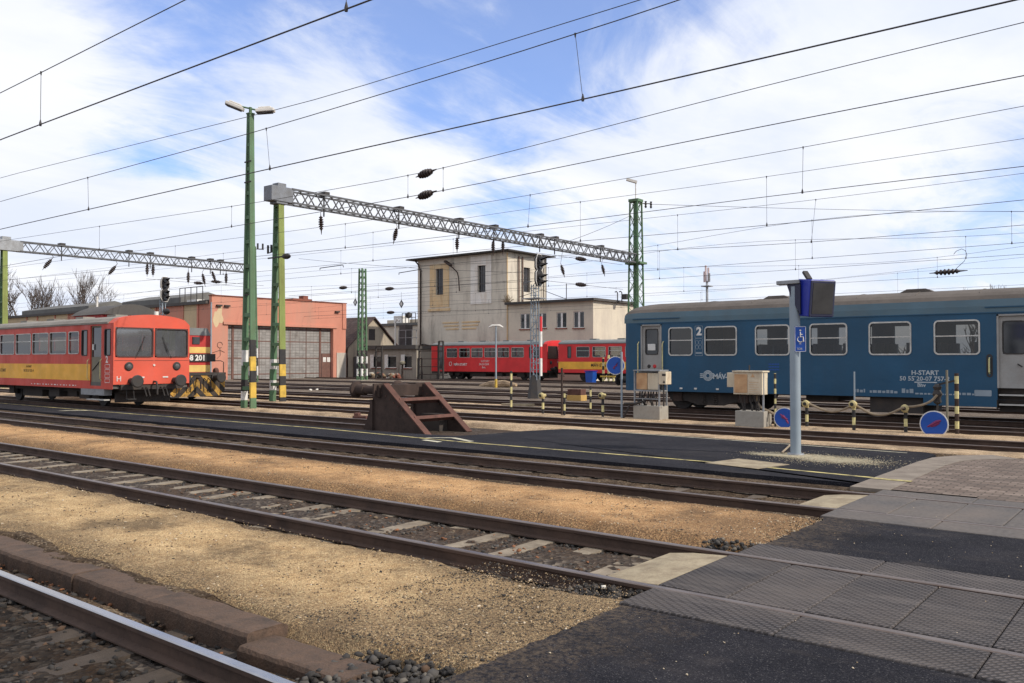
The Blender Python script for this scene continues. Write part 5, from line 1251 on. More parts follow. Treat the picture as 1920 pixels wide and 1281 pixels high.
# ------------------------------------------------------------------ signals
def signal(c, zt, zhead, lab, n=5, cone=True, low=False):
    x, y = c
    t = T('railway_signal', lab, 'railway signal', (x, y, GZ))
    m = MB()
    w = .2
    for sx in (-1, 1):
        for sy in (-1, 1): m.bar((x+sx*w, y+sy*w*.6, GZ+1.0 if cone else GZ), (x+sx*w*.7, y+sy*w*.5, zhead), .036, .036)
    k = 0; z = GZ+1.2
    while z < zhead-.2:
        m.bar((x-w*.95, y-w*.6, z), (x+w*.95, y-w*.6, z+.01), .03, .03); m.bar((x-w*.95, y+w*.6, z), (x+w*.95, y+w*.6, z+.01), .03, .03)
        s = 1 if k % 2 else -1; m.bar((x-s*w*.9, y-w*.6, z), (x+s*w*.9, y-w*.6, z+.33), .025, .025); z += .33; k += 1
    m.build('mast', 'pole_grey', t)
    if cone:
        m = MB(); m.lathe((x, y, GZ), (x, y, GZ+1.25), [(.42, 0), (.38, .05), (.24, .9), (.19, 1)], 6); m.build('foundation', 'dark_steel', t)
    hx = x+.18; hb = zhead-.1
    m = MB(); H = zt-hb
    prof = [(-.28, hb+.25), (-.16, hb), (.16, hb), (.28, hb+.25), (.28, hb+H*.42), (.17, hb+H*.5), (.28, hb+H*.58), (.28, zt-.25), (.14, zt), (-.14, zt), (-.28, zt-.25), (-.28, hb+H*.58), (-.17, hb+H*.5), (-.28, hb+H*.42)]
    m.extrude([(y+a, b) for a, b in prof], 'x', hx, hx+.1); bd = m.build('signal_head', 'black_paint', t)
    m = MB(); P_ = lambda u, v, k: (hx+.05+k, y+u, v)
    o = [(hx+.105, y+a*1.0, b) for a, b in prof]; m.tube(o+[o[0]], .02, 5); m.build('rim', 'white_paint', bd)
    zs_ = [hb+H*f for f in ((.15, .36, .66, .87) if n == 4 else (.10, .29, .64, .84))]
    for z in zs_:
        m = MB(); m.cyl((hx+.1, y, z), (hx+.16, y, z), .12, None, 12); ln = m.build('lens', 'lens_dark', bd)
        vs = []; fs = []; nn = 9
        for k in range(nn):
            a = R(-20+220*k/(nn-1)); vs += [(hx+.1, y+.145*math.cos(a), z+.145*math.sin(a)), (hx+.1+.48*max(0, math.sin(a))**.7+.03, y+.135*math.cos(a), z+.135*math.sin(a)-.03)]
        for k in range(nn-1): fs.append((2*k, 2*k+1, 2*k+3, 2*k+2))
        m = MB(); m.add(vs, fs, 0, True); m.build('hood', 'black_paint', ln)
    return t
ysg = 33.2; xsg = xY(1003, ysg)
t = signal((xsg, ysg), zY(1012, 477, ysg), zY(1010, 533, ysg), 'lattice railway signal with hooded lamps and red-white plate in front of the beige annex', 5)
m = MB(); zA, zB, zC, zD, zE = [zY(1006, p, ysg) for p in (705, 672, 650, 622, 594)]
m.box(xsg+.34, xsg+.40, ysg-.07, ysg+.07, zA, zB, 0); m.box(xsg+.34, xsg+.40, ysg-.07, ysg+.07, zB, zC, 1); m.box(xsg+.34, xsg+.40, ysg-.07, ysg+.07, zC, zD, 0); m.box(xsg+.34, xsg+.40, ysg-.07, ysg+.07, zD, zE, 1)
m.build('mast_plate', ['white_paint', 'red_plate'], t)
m = MB(); z_ = zY(1000, 560, ysg); m.box(xsg-.55, xsg+.5, ysg-.3, ysg+.3, z_-.03, z_+.02); m.tube([(xsg-.5, ysg-.28, z_), (xsg-.5, ysg-.28, z_+.8), (xsg+.0, ysg-.28, z_+.8)], .02, 5); m.build('platform', 'grey_metal', t)
ysg = 27.8; xsg = xY(304, ysg)
t = signal((xsg, ysg), zY(306, 520, ysg), zY(306, 563, ysg), 'black four-lamp signal head with white rim rising behind the railcar roof', 4)
m = MB(); z_ = zY(310, 584, ysg); m.lathe((xsg+.2, ysg+.05, z_), (xsg+.75, ysg+.05, z_-.02), [(.15, 0), (.2, .3), (.16, .6), (.03, 1)], 12); m.build('lower_lamp', 'black_paint', t)

# small signal/lamp standards
yy = 44.5; xx = xY(930, yy); zt = zY(930, 612, yy)
t = T('yard_lamp', 'thin white yard lamp with T-shaped head in front of the far red carriage', 'yard lamp', (xx, yy, GZ))
m = MB(); m.cyl((xx, yy, GZ), (xx, yy, zt), .06, .045, 8, 0); m.build('pole', 'pole_grey', t)
m = MB(); m.cyl((xx, yy, GZ), (xx, yy, GZ+.7), .09, None, 8); m.build('foot', 'yellow_paint', t)
m = MB(); m.tube([(xx-.38, yy-.3, zt-.08), (xx-.2, yy-.15, zt+.04), (xx, yy, zt+.06), (xx+.2, yy+.15, zt+.04), (xx+.38, yy+.3, zt-.08)], [.05, .09, .06, .09, .05], 8); m.build('lamp_head', 'lamp_white', t)

# ------------------------------------------------------------------ depot
def depot():
    X0 = -73.0; ya = yX(396, X0); yb = yX(648, X0); za = PX(396, 554, X0).z; zb = PX(648, 570, X0).z
    t = T('train_depot', 'pink depot hall with grey folding doors and pink and cream striped side', 'depot', (X0, (ya+yb)/2, GZ))
    d0 = yX(427, X0); d1 = yX(624, X0); dz = PX(428, 609, X0).z
    P = lambda u, v, k: (X0+k, u, v)
    ztop = lambda y: za+(zb-za)*(y-ya)/(yb-ya)
    m = MB()
    m.wall(P, (ya, yb), (GZ, dz), [(d0, d1, GZ, dz)], .5, None)
    m.add([P(ya, dz, 0), P(yb, dz, 0), P(yb, zb, 0), P(ya, za, 0)], [(0, 1, 2, 3)], 0)
    m.box(X0-.4, X0, ya-.01, ya+.02, dz, za)
    m.add([(X0-.4, ya, za), (X0, ya, za), (X0, yb, zb), (X0-.4, yb, zb)], [(0, 1, 2, 3)], 0)
    m.box(X0, X0+.16, d0-.55, d1+.5, dz+.02, dz+.28); m.box(X0, X0+.1, yb-.5, yb, dz, zb-.01); m.box(X0, X0+.05, d1+.02, d1+.45, GZ, dz)
    # rear and far sides
    m.quad((X0, yb, GZ), (-122, yb, GZ), (-122, yb, zb-.6), (X0, yb, zb-.6))
    fr = m.build('front_wall', 'depot_pink', t)
    m = MB(); m.box(X0-.45, X0+.12, ya-.1, ya+.3, za, za+.06); m.add([(X0-.45, ya, za+.01), (X0+.1, ya, za+.01), (X0+.1, yb+.1, zb+.01), (X0-.45, yb+.1, zb+.01), (X0-.45, ya, za+.09), (X0+.1, ya, za+.09), (X0+.1, yb+.1, zb+.09), (X0-.45, yb+.1, zb+.09)], [(0, 1, 2, 3), (4, 5, 6, 7), (0, 1, 5, 4), (1, 2, 6, 5), (2, 3, 7, 6), (3, 0, 4, 7)], 0); m.build('coping', 'brick_red', t)
    m = MB(); m.box(X0-.01, X0+.06, d1+.52, yb+.02, GZ, 2.6); m.build('base_plaster', 'depot_base', t)
    # folding doors
    posts = [yX(p, X0) for p in (427, 440, 470, 490, 520, 548, 578, 604, 624)]
    m = MB(); m.box(X0-.42, X0-.40, d0, d1, GZ, dz); dr = m.build('folding_door', 'depot_door', t)
    m = MB()
    for p_ in (posts[1], posts[4], posts[7]): m.box(X0-.40, X0-.33, p_-.12, p_+.12, GZ, dz)
    for p_ in (posts[2], posts[3], posts[5], posts[6]): m.box(X0-.40, X0-.37, p_-.03, p_+.03, GZ, dz)
    for z in (.4, 2.0, 3.7, dz-.25): m.box(X0-.40, X0-.385, d0, d1, z-.05, z+.05)
    m.build('door_frame', 'door_rust', dr)
    m = MB(); m.box(X0-.40, X0-.34, posts[7]+.2, d1-.05, GZ, 2.5); wd = m.build('wicket_door', 'door_rust', dr)
    m = MB()
    for k in (0, 1): m.box(X0-.335, X0-.32, posts[7]+.38+.55*k, posts[7]+.78+.55*k, 1.6, 2.1)
    m.build('notice', 'white_paint', wd)
    m = MB(); m.box(X0-.6, X0-.55, ya, yb, GZ, dz); m.build('inner_shade', 'roof_felt', t)
    # graffiti-like drawing left of the door and peeled patch
    m = MB(); yc_ = yX(412, X0); zg_ = PX(412, 647, X0).z
    m.tube([(X0+.02, yc_+.28*math.cos(a), zg_+.28*math.sin(a)) for a in [k*.45 for k in range(13)]], .028, 4); m.tube([(X0+.02, yc_, zg_-.28), (X0+.02, yc_+.05, zg_-1.0), (X0+.02, yc_-.3, zg_-1.3)], .028, 4); m.tube([(X0+.02, yc_-.8, zg_-.75), (X0+.02, yc_, zg_-.5), (X0+.02, yc_+.5, zg_-.7)], .028, 4)
    m.build('wall_drawing', 'door_rust', fr)
    m = MB(); cy_ = yX(408, X0); cz_ = PX(408, 596, X0).z; 
    pts = [(cy_+.5*(1+.7*noise.noise((math.cos(k*.157)*1.1, math.sin(k*.157)*1.1, 4)))*math.cos(k*.157), cz_+.85*(1+.7*noise.noise((math.cos(k*.157)*1.1, math.sin(k*.157)*1.1, 4)))*math.sin(k*.157)) for k in range(40)]
    m.extrude(pts, 'x', X0-.01, X0+.012); m.build('peeled_patch', 'depot_cream', fr)
    for px in (409, 424, 631): m = MB(); y_ = yX(px, X0); m.box(X0, X0+.25, y_-.28, y_+.28, ztop(y_)-1.0, ztop(y_)-.85); m.build('vent_slot', 'dark_steel', fr)
    # long side wall with pilasters
    zsd = PY(396, 569, ya).z; X9 = -128
    Ps = lambda u, v, k: (u, ya-k, v)
    cuts = [X0]+[xY(p, ya) for p in (371, 343, 305, 292, 263, 225, 196, 163, 147, 128, 103, 70, 50)]+[X9]
    m = MB(); m.wall(Ps, (X9, X0), (GZ, zsd), [], .1, lambda u, v: [0, 0, 1, 0, 0, 1, 1, 0, 0, 1, 0, 1, 1, 1, 1, 1][max(0, min(15, sum(1 for c in cuts if u < c)))], ub=cuts)
    for c in cuts[1:-1]: m.box(c-.12, c+.12, ya-.1, ya-.003, GZ, zsd-.02, 0)
    m.build('side_wall', ['depot_pink', 'depot_cream'], t)
    m = MB(); m.box(X9-.1, X0-.45, ya-.35, yb+.3, zsd+.001, zsd+.26); m.build('roof', 'roof_felt', t)
    m = MB(); m.cyl((X0+.08, ya-.08, GZ), (X0+.08, ya-.08, zsd+.1), .07, None, 8); m.build('downpipe', 'pole_grey', t)
    # roof lights (monitors)
    for (pa, pb, ytop) in ((228, 338, 557), (40, 165, 574)):
        ym = ya+3.0; a, b = xY(pa, ym), xY(pb, ym); zt_ = PY((pa+pb)/2, ytop, ym+3).z
        m = MB(); m.extrude([(ym, zsd+.2), (ym, zt_-.75), (ym+3.2, zt_), (ym+6.4, zt_-.75), (ym+6.4, zsd+.2)], 'x', a, b); m.build('roof_light', 'roof_grey', t)
    # railing and clutter on the roof
    m = MB(); yr = ya+1.5; xs = [xY(p, yr) for p in (336, 346, 357, 368, 379)]; z1 = PY(357, 539, yr).z
    for x_ in xs: m.bar((x_, yr, zsd+.2), (x_, yr, z1), .06, .06)
    m.bar((xs[0], yr, z1), (xs[-1], yr, z1), .06, .06); m.build('roof_railing', 'dark_steel', t)
    m = MB(); m.box(xY(345, yr), xY(362, yr), yr+.3, yr+1.2, zsd+.2, zsd+.75); m.build('roof_box', 'white_paint', t)
    m = MB(); m.box(xY(366, yr), xY(386, yr), yr+.3, yr+1.3, zsd+.2, zsd+.6); m.box(xY(336, yr), xY(343, yr), yr+.2, yr+.9, zsd+.2, zsd+.55); m.build('roof_unit', 'dark_steel', t)
    m = MB(); yq = yb-6; xq = X0-4; 
    m.box(xq-1.4, xq+1.0, yX(538, xq), yX(574, xq), zb-.3, PX(556, 561, xq).z); m.box(xq-.5, xq+.3, yX(565, xq), yX(574, xq), zb-.3, PX(570, 555, xq).z); m.build('chimney', 'brick_red', t)
    m = MB(); p_ = xY(181, ya+1); m.cyl((p_, ya+1, zsd), (p_, ya+1, zsd+1.9), .12, None, 8); m.build('vent_pipe', 'lamp_white', t)
depot()

# ------------------------------------------------------------------ beige tower with annex
def win_b(t, P, a, b, c, d, wallmb=None, mull=True, frame='white_paint', dep=.12):
    m = MB(); w = (b-a)*.06
    for (u0, u1, v0, v1) in ((a, a+w, c, d), (b-w, b, c, d), (a+w, b-w, c, c+w), (a+w, b-w, d-w, d)): 
        q = [P(u0, v0, -dep+.04), P(u1, v0, -dep+.04), P(u1, v1, -dep+.04), P(u0, v1, -dep+.04)]; m.quad(*q)
    if mull: um = (a+b)/2; mw = (b-a)*.10; m.quad(P(um-mw, c, -dep+.05), P(um+mw, c, -dep+.05), P(um+mw, d, -dep+.05), P(um-mw, d, -dep+.05))
    wn = m.build('window', frame, t)
    m = MB(); m.quad(P(a, c, -dep), P(b, c, -dep), P(b, d, -dep), P(a, d, -dep)); m.build('pane', 'window_dark', wn)
    m = MB(); p0 = Vector(P(a-.08, c-.08, 0)); p1 = Vector(P(b+.08, c, .12)); m.box(min(p0.x, p1.x), max(p0.x, p1.x), min(p0.y, p1.y), max(p0.y, p1.y), c-.1, c-.005); m.build('sill', 'brick_red', wn)
    return wn
def tower():
    Y0 = 66.0; xl = xY(783, Y0); xr = xY(951, Y0); zt = zY(951, 472, Y0); yR = yX(1025, xr); xa = xY(1112, Y0); za = zY(1112, 563, Y0); yA = yX(1178, xa)+1.2
    t = T('tower_building', 'stained beige tower building with lower annex behind the far red carriages', 'building', ((xl+xr)/2, Y0, GZ))
    P = lambda u, v, k: (u, Y0-k, v); PR = lambda u, v, k: (xr+k, u, v); PA = lambda u, v, k: (xa+k, u, v)
    w1 = (xY(817, Y0), xY(831, Y0), zY(824, 553, Y0), zY(824, 504, Y0)); w2 = (xY(896, Y0), xY(911, Y0), zY(903, 548, Y0), zY(903, 498, Y0))
    m = MB(); m.wall(P, (xl, xr), (GZ, zt), [w1, w2], .25)
    w3 = (yX(982, xr), yX(994, xr), PX(988, 548, xr).z, PX(988, 502, xr).z)
    m.wall(PR, (Y0, yR), (za-.3, zt), [w3], .25)
    m.quad((xl, Y0, GZ), (xl, yR, GZ), (xl, yR, zt), (xl, Y0, zt)); m.quad((xl, yR, GZ), (xr, yR, GZ), (xr, yR, zt), (xl, yR, zt))
    wl = m.build('wall', 'plaster_tower', t)
    for w, Pp in ((w1, P), (w2, P), (w3, PR)):
        m = MB(); a, b, c, d = w
        m.quad(Pp(a, c, -.22), Pp(b, c, -.22), Pp(b, d, -.22), Pp(a, d, -.22)); wn = m.build('window', 'window_dark', t)
        m = MB(); n = 5
        for k in range(1, n): u = a+(b-a)*k/n; p = Vector(Pp(u, c, -.2)); q = Vector(Pp(u, d, -.2)); m.bar(p, q, .035, .035)
        for v in (c+(d-c)*.33, c+(d-c)*.66): m.bar(Pp(a, v, -.2), Pp(b, v, -.2), .05, .05)
        m.build('grille', 'shutter_dark', wn)
    # rendered panels round the windows
    def panel(name, mat, pa, pb, ya_, yb_, holes, th=.05):
        m = MB(); Q = lambda u, v, k: (u, Y0-th-k, v); a, b = xY(pa, Y0), xY(pb, Y0); c, d = zY(pa, yb_, Y0), zY(pa, ya_, Y0)
        m.wall(Q, (a, b), (c, d), holes, th); 
        for (p, q) in (((a, c), (b, c)), ((b, c), (b, d)), ((a, d), (a, c))): m.quad(Q(*p, 0), Q(*q, 0), Q(*q, -th), Q(*p, -th))
        m.build(name, mat, wl)
    panel('render_panel', 'plaster_ochre', 806, 842, 497, 577, [w1], .05)
    panel('render_panel', 'plaster_white', 883, 922, 482, 571, [w2], .08)
    m = MB(); 
    for (pa, pb, py_) in ((830, 860, 605), (832, 860, 611), (836, 860, 617), (866, 900, 605), (866, 897, 611), (866, 893, 617)): a, b = xY(pa, Y0), xY(pb, Y0); z = zY(850, py_, Y0); m.box(a, b, Y0-.05, Y0-.002, z-.07, z+.07)
    m.box(xY(803, Y0), xY(844, Y0), Y0-.1, Y0-.002, zY(824, 582, Y0)-.1, zY(824, 579, Y0)+.02)
    m.build('wing_relief', 'plaster_ochre', wl)
    m = MB(); m.box(xr-.02, xr+.09, Y0-.07, Y0+.0, za-4.5, zt-.1); m.build('corner_strip', 'plaster_ochre', wl)
    m = MB(); m.extrude([(Y0-.75, zt+.02), (yR+.6, zt+.02), (yR+.6, zt+.12), (Y0-.75, zt+.17)], 'x', xl-1.0, xr+.7); rf = m.build('roof', 'roof_felt', t)
    m = MB(); m.box(xl-1.05, xr+.75, Y0-.82, Y0-.75, zt+.02, zt+.13); m.box(xr+.7, xr+.78, Y0-.82, yR+.6, zt+.02, zt+.13); m.build('gutter', 'dark_steel', rf)
    m = MB(); m.cyl((xl+.55, Y0-.12, GZ), (xl+.55, Y0-.12, zt-1.2), .08, None, 8); m.tube([(xl+.55, Y0-.12, zt-1.2), (xl+.3, Y0-.2, zt-.5), (xl+.1, Y0-.6, zt)], .08, 8); m.build('downpipe', 'rust', t)
    # bracket floodlight on the wall
    pts = [(862, 546), (861, 520), (859, 511), (852, 503), (843, 496)]; m = MB(); m.tube([Vector((xY(a, Y0-.2, b), Y0-.25-.05*i, zY(a, b, Y0-.2))) for i, (a, b) in enumerate(pts)], .06, 6); lb = m.build('wall_lamp', 'rust', t)
    m = MB(); m.boxc(PY(840, 494, Y0-.5), (.95, .4, .22), Matrix.Rotation(R(32), 3, 'Y')); m.build('lamp_head', 'rust', lb)
    # pipes and ladder on the right-hand face
    for px in (971, 978): m = MB(); y_ = yX(px, xr); m.cyl((xr+.15, y_, za), (xr+.15, y_, zt-.3), .07, None, 8); m.build('pipe', 'rust_bright', t)
    m = MB(); 
    for px in (1016, 1021): y_ = yX(px, xr); m.bar((xr+.2, y_, za), (xr+.2, y_, zt-.2), .06, .06)
    m.build('ladder', 'rust', t)
    m = MB()
    for px in (1006, 1010): y_ = yX(px, xr); m.bar((xr+.2, y_, zt-2.6), (xr+.2, y_, zt-.2), .05, .05)
    for k in range(6): m.bar((xr+.2, yX(1006, xr), zt-2.5+.4*k), (xr+.2, yX(1010, xr), zt-2.5+.4*k), .04, .04)
    m.build('ladder', 'rust', t)
    # annex
    W = [(xY(a, Y0), xY(b, Y0), zY((a+b)/2, c, Y0), zY((a+b)/2, d, Y0)) for a, b, c, d in ((975, 993, 617, 588), (1007, 1024, 615, 587), (1043, 1062, 615, 586), (1075, 1095, 615, 584))]
    m = MB(); P_ = lambda u, v, k: (u, Y0+.03-k, v)
    m.wall(P_, (xr, xa), (GZ, za), W, .14); m.wall(PA, (Y0+.03, yA), (GZ, za), [], .1); m.quad((xr, yA, GZ), (xa, yA, GZ), (xa, yA, za), (xr, yA, za))
    an = m.build('annex_wall', 'plaster_annex', t)
    for w in W: win_b(t, P_, *w)
    m = MB(); m.extrude([(Y0-.45, za-.02), (yA+.3, za-.02), (yA+.3, za+.18), (Y0-.45, za+.2)], 'x', xr+.003, xa+.35); ar = m.build('annex_roof', 'roof_felt', t)
    m = MB(); m.box(xr+.1, xa+.42, Y0-.52, Y0-.45, za-.06, za+.1); m.build('gutter', 'dark_steel', ar)
    m = MB(); n = 26; z0 = 3.05
    m.tube([(xl+.2+(xa-xl-.2)*k/n, Y0-.12, z0+.35+.12*math.sin(k*1.7)) for k in range(n+1)], .05, 5); m.build('wall_cable', 'dark_steel', t)
    m = MB(); p = PY(1062, 562, Y0+2); m.cyl((p.x, Y0+2, za), (p.x, Y0+2, zY(1062, 532, Y0+2)), .04, None, 6); m.tube([(p.x, Y0+2, za+.4), (p.x-3.3, Y0+2.5, za+1.5), (p.x-5.8, Y0+2, za+.9)], .03, 5); m.build('antenna', 'dark_steel', ar)
    m = MB()
    for px in (1158, 1166): q = PY(px, 560, Y0+4); m.tube([(q.x, Y0+4, za), (q.x, Y0+4, za+.9), (q.x-.12, Y0+4, za+1.05), (q.x-.3, Y0+4, za+1.0)], .05, 6)
    q = PY(1172, 560, Y0+4); m.boxc((q.x, Y0+4, za+.5), (.5, .4, .5)); m.build('roof_vent', 'dark_steel', ar)
    m = MB(); m.add([(xr+.1, Y0-.1, za+.2)], []); 
    rn = random.Random(4)
    for k in range(60): a_ = rn.uniform(0, 6.28); e_ = rn.uniform(.2, 1.4); r_ = rn.uniform(.4, 1.0); m.tube([(xr+.15, Y0-.2, za+.15), (xr+.15+r_*math.cos(a_)*math.cos(e_), Y0-.2+.5*r_*math.sin(a_)*math.cos(e_), za+.15+r_*math.sin(e_))], .02, 3)
    m.build('roof_weeds', 'stone_tan', ar)
tower()

# gabled house and flat shed left of the tower
def house():
    Xg = -76.5; ya = yX(652, Xg); yb = yX(745, Xg); ze = PX(655, 652, Xg).z; za = PX(697, 598, Xg).z; ym = (ya+yb)/2; X9 = Xg-9
    t = T('gabled_house', 'weathered gabled house with dark tiled roof between pink depot and tower', 'house', (Xg, ym, GZ))
    m = MB(); wy0, wy1, wz0, wz1 = yX(691, Xg), yX(703, Xg), PX(697, 638, Xg).z, PX(697, 617, Xg).z
    P = lambda u, v, k: (Xg+k, u, v)
    m.wall(P, (ya, yb), (GZ, ze), [], .1)
    # gable with an opening: polygons around the window
    L = lambda z: ya+(ym-ya)*(z-ze)/(za-ze); Rr = lambda z: yb-(yb-ym)*(z-ze)/(za-ze)
    m.add([P(L(ze), ze, 0), P(Rr(ze), ze, 0), P(Rr(wz0), wz0, 0), P(L(wz0), wz0, 0)], [(0, 1, 2, 3)])
    m.add([P(L(wz0), wz0, 0), P(wy0, wz0, 0), P(wy0, wz1, 0), P(L(wz1), wz1, 0)], [(0, 1, 2, 3)]); m.add([P(wy1, wz0, 0), P(Rr(wz0), wz0, 0), P(Rr(wz1), wz1, 0), P(wy1, wz1, 0)], [(0, 1, 2, 3)])
    m.add([P(L(wz1), wz1, 0), P(Rr(wz1), wz1, 0), P(ym, za, 0)], [(0, 1, 2)])
    m.quad((Xg, ya, GZ), (X9, ya, GZ), (X9, ya, ze), (Xg, ya, ze)); m.quad((Xg, yb, GZ), (X9, yb, GZ), (X9, yb, ze), (Xg, yb, ze)); m.add([(X9, ya, ze), (X9, yb, ze), (X9, ym, za)], [(0, 1, 2)]); m.quad((X9, ya, GZ), (X9, yb, GZ), (X9, yb, ze), (X9, ya, ze))
    m.build('wall', 'plaster_house', t)
    m = MB(); m.quad(P(wy0-.1, wz0-.1, -.15), P(wy1+.1, wz0-.1, -.15), P(wy1+.1, wz1+.1, -.15), P(wy0-.1, wz1+.1, -.15)); w = m.build('window', 'shutter_dark', t)
    m = MB(); 
    for k in range(6): z = wz0+(wz1-wz0)*(k+.5)/6; m.bar((Xg-.05, wy0, z), (Xg-.05, wy1, z), .05, .12)
    m.build('shutter', 'shutter_dark', w)
    for s, nm in ((-1, 0), (1, 1)):
        m = MB(); ye = ya-.5 if s < 0 else yb+.5; zz0 = ze-.35*(za-ze)/(ym-ya)
        m.add([(Xg+.3, ye, zz0), (X9, ye, zz0), (X9, ym, za+.1), (Xg+.3, ym, za+.1), (Xg+.3, ye, zz0+.14), (X9, ye, zz0+.14), (X9, ym, za+.26), (Xg+.3, ym, za+.26)], [(0, 1, 2, 3), (4, 5, 6, 7), (0, 1, 5, 4), (1, 2, 6, 5), (2, 3, 7, 6), (3, 0, 4, 7)]); m.build('roof', 'roof_tiles', t)
    m = MB(); m.box(Xg, Xg+.12, yX(669, Xg)-.5, yX(669, Xg)+.4, GZ, 2.2); m.build('door', 'shutter_dark', t)
    m = MB(); m.tube([(Xg+.1, ya-.15, ze-.1), (Xg+.15, ya-.3, ze-.7), (Xg+.05, ya-.1, ze-1.3), (Xg+.05, ya-.1, GZ)], .09, 6); m.build('downpipe', 'rust', t)
    # shed
    Ys = 62.8; xl = xY(686, Ys); xr = xY(781, Ys); zt = zY(735, 655, Ys)
    t = T('flat_shed', 'grimy flat-roofed shed with three pale-framed windows left of the tower', 'shed', ((xl+xr)/2, Ys, GZ))
    P = lambda u, v, k: (u, Ys-k, v); W = [(xY(a, Ys), xY(b, Ys), zY(720, c, Ys), zY(720, 667, Ys)) for a, b, c in ((698, 715, 690), (725, 743, 690), (756, 772, 690))]
    m = MB(); m.wall(P, (xl, xr), (GZ, zt), W, .2); m.quad((xr, Ys, GZ), (xr, Ys+3, GZ), (xr, Ys+3, zt), (xr, Ys, zt)); m.quad((xl, Ys, GZ), (xl, Ys+3, GZ), (xl, Ys+3, zt), (xl, Ys, zt)); m.build('wall', 'plaster_shed', t)
    for i, w in enumerate(W):
        wn = win_b(t, P, *w, mull=False); 
        m = MB(); m.box(w[0]-.28, w[0]+.25, Ys-.06, Ys-.003, w[2]-.1, w[3]+.1); m.build('shutter', 'white_paint', wn)
    m = MB(); m.box(xl-.2, xr+.2, Ys-.35, Ys+3.2, zt+.005, zt+.42); m.build('roof', 'roof_felt', t)
    m = MB()
    for px in (745, 758, 770, 778): x_ = xY(px, Ys); m.bar((x_, Ys+.2, zt+.4), (x_, Ys+.2, zt+2.0), .06, .06)
    for z in (zt+1.2, zt+2.0): m.bar((xY(745, Ys), Ys+.2, z), (xr, Ys+.2, z), .05, .05)
    m.build('railing', 'grey_metal', t)
    m = MB(); m.box(xY(742, Ys), xY(753, Ys), Ys+.5, Ys+1.6, zt+.4, zt+2.6); m.build('roof_door', 'shutter_dark', t)
    m = MB(); m.tube([(xY(737, Ys), Ys+.3, zt+.4), (xY(737, Ys), Ys+.3, zt+2.8), (xY(741, Ys), Ys+.3, zt+3.2), (xY(745, Ys), Ys+.3, zt+3.0)], .09, 6); m.build('flue', 'lamp_white', t)
    # pale building behind
    Yw = 82; xl = xY(700, Yw); xr = xY(800, Yw); zt = zY(745, 611, Yw)
    t = T('white_building', 'pale flat-roofed building with rooftop railing behind the shed', 'building', ((xl+xr)/2, Yw, GZ))
    m = MB(); m.box(xl, xr, Yw, Yw+10, GZ, zt); m.build('wall', 'white_wall', t)
    m = MB(); m.box(xl-.2, xr, Yw-.3, Yw+10, zt, zt+.35); m.build('roof', 'roof_grey', t)
    m = MB(); m.box(xY(706, Yw), xr, Yw+2, Yw+9, zt+.35, zY(745, 600, Yw+2)); m.build('penthouse', 'plaster_annex', t)
    m = MB(); m.box(xY(733, Yw), xY(750, Yw), Yw+.5, Yw+1.8, zt+.3, zY(741, 592, Yw)); m.build('roof_box', 'white_paint', t)
    m = MB()
    for px in (752, 758, 764, 770, 777): x_ = xY(px, Yw); m.bar((x_, Yw+.2, zt+.3), (x_, Yw+.2, zY(764, 587, Yw)), .07, .07)
    for py_ in (587, 596): m.bar((xY(752, Yw), Yw+.2, zY(764, py_, Yw)), (xY(777, Yw), Yw+.2, zY(764, py_, Yw)), .07, .07)
    m.lathe((xY(760, Yw), Yw+.6, zY(760, 591, Yw)), (xY(760, Yw)+.2, Yw+.3, zY(760, 590, Yw)), [(.45, 0), (.3, .6), (.05, 1)], 12); m.build('roof_railing', 'dark_steel', t)
house()

# rusty pipe frames and stuff beside the shed
def pipe_frame(px0, px1, ptop, Y, lab, n=2, pb=716):
    x0, x1 = xY(px0, Y), xY(px1, Y); zt = zY((px0+px1)/2, ptop, Y)
    t = T('pipe_frame', lab, 'pipe frame', ((x0+x1)/2, Y, GZ), 'rusty pipe frames by the shed')
    for x_ in [x0+(x1-x0)*k/(n-1) for k in range(n)]: m = MB(); m.bar((x_, Y, GZ), (x_, Y, zt), .13, .13); m.build('post', 'dark_steel', t)
    m = MB()
    k = 0; z = GZ+.6
    while z < zt: m.bar((x0, Y, z), (x1, Y, z), .06, .06); z += .75 if n == 2 else 1.9
    m.bar((x0, Y, zt), (x1, Y, zt), .09, .09); m.build('rail', 'rust', t)
pipe_frame(784, 791, 672, 59.2, 'narrow dark ladder frame just left of the plain red carriage')
pipe_frame(823, 831, 640, 58.6, 'tall thin rusty ladder frame in front of the left end of the plain red carriage')
pipe_frame(705, 716, 650, 58.6, 'dark pipe frame in front of the left shed window')
pipe_frame(786, 822, 648, 58.9, 'wide rusty pipe portal beside the tower foot', 2)
yy = 58.2; xx = xY(754.5, yy); t = T('relay_post', 'rusty post with small round box in front of the shed', 'post', (xx, yy, GZ))
m = MB(); m.cyl((xx, yy, GZ), (xx, yy, zY(754, 684, yy)), .1, None, 8); m.build('post', 'rust', t)
m = MB(); m.lathe((xx, yy, zY(754, 684, yy)), (xx, yy, zY(754, 677, yy)), [(.2, 0), (.3, .3), (.3, .7), (.15, 1)], 10); m.build('box', 'olive_grey', t)
t_px = [(700, 707, .5), (712, 709, .45), (733, 706, .8), (740, 709, .6)]
for i, (px, py, r_) in enumerate(t_px):
    p = PY(px, py, 60.6); o = scatter('rubble_heap', np.array([[p.x+RG.uniform(-.6, .6), 60.6+RG.uniform(-.3, .3), GZ+RG.uniform(0, .5)] for _ in range(26)]), RG.uniform(.1, .4, 26), ['concrete', 'stone_tan', 'brick_red', 'stone_b'], .8)
    del o['kind']; tag(o, '%s rubble heap from the left at the foot of the shed wall' % ORD[i], 'rubble heap', 'rubble heaps by the shed')

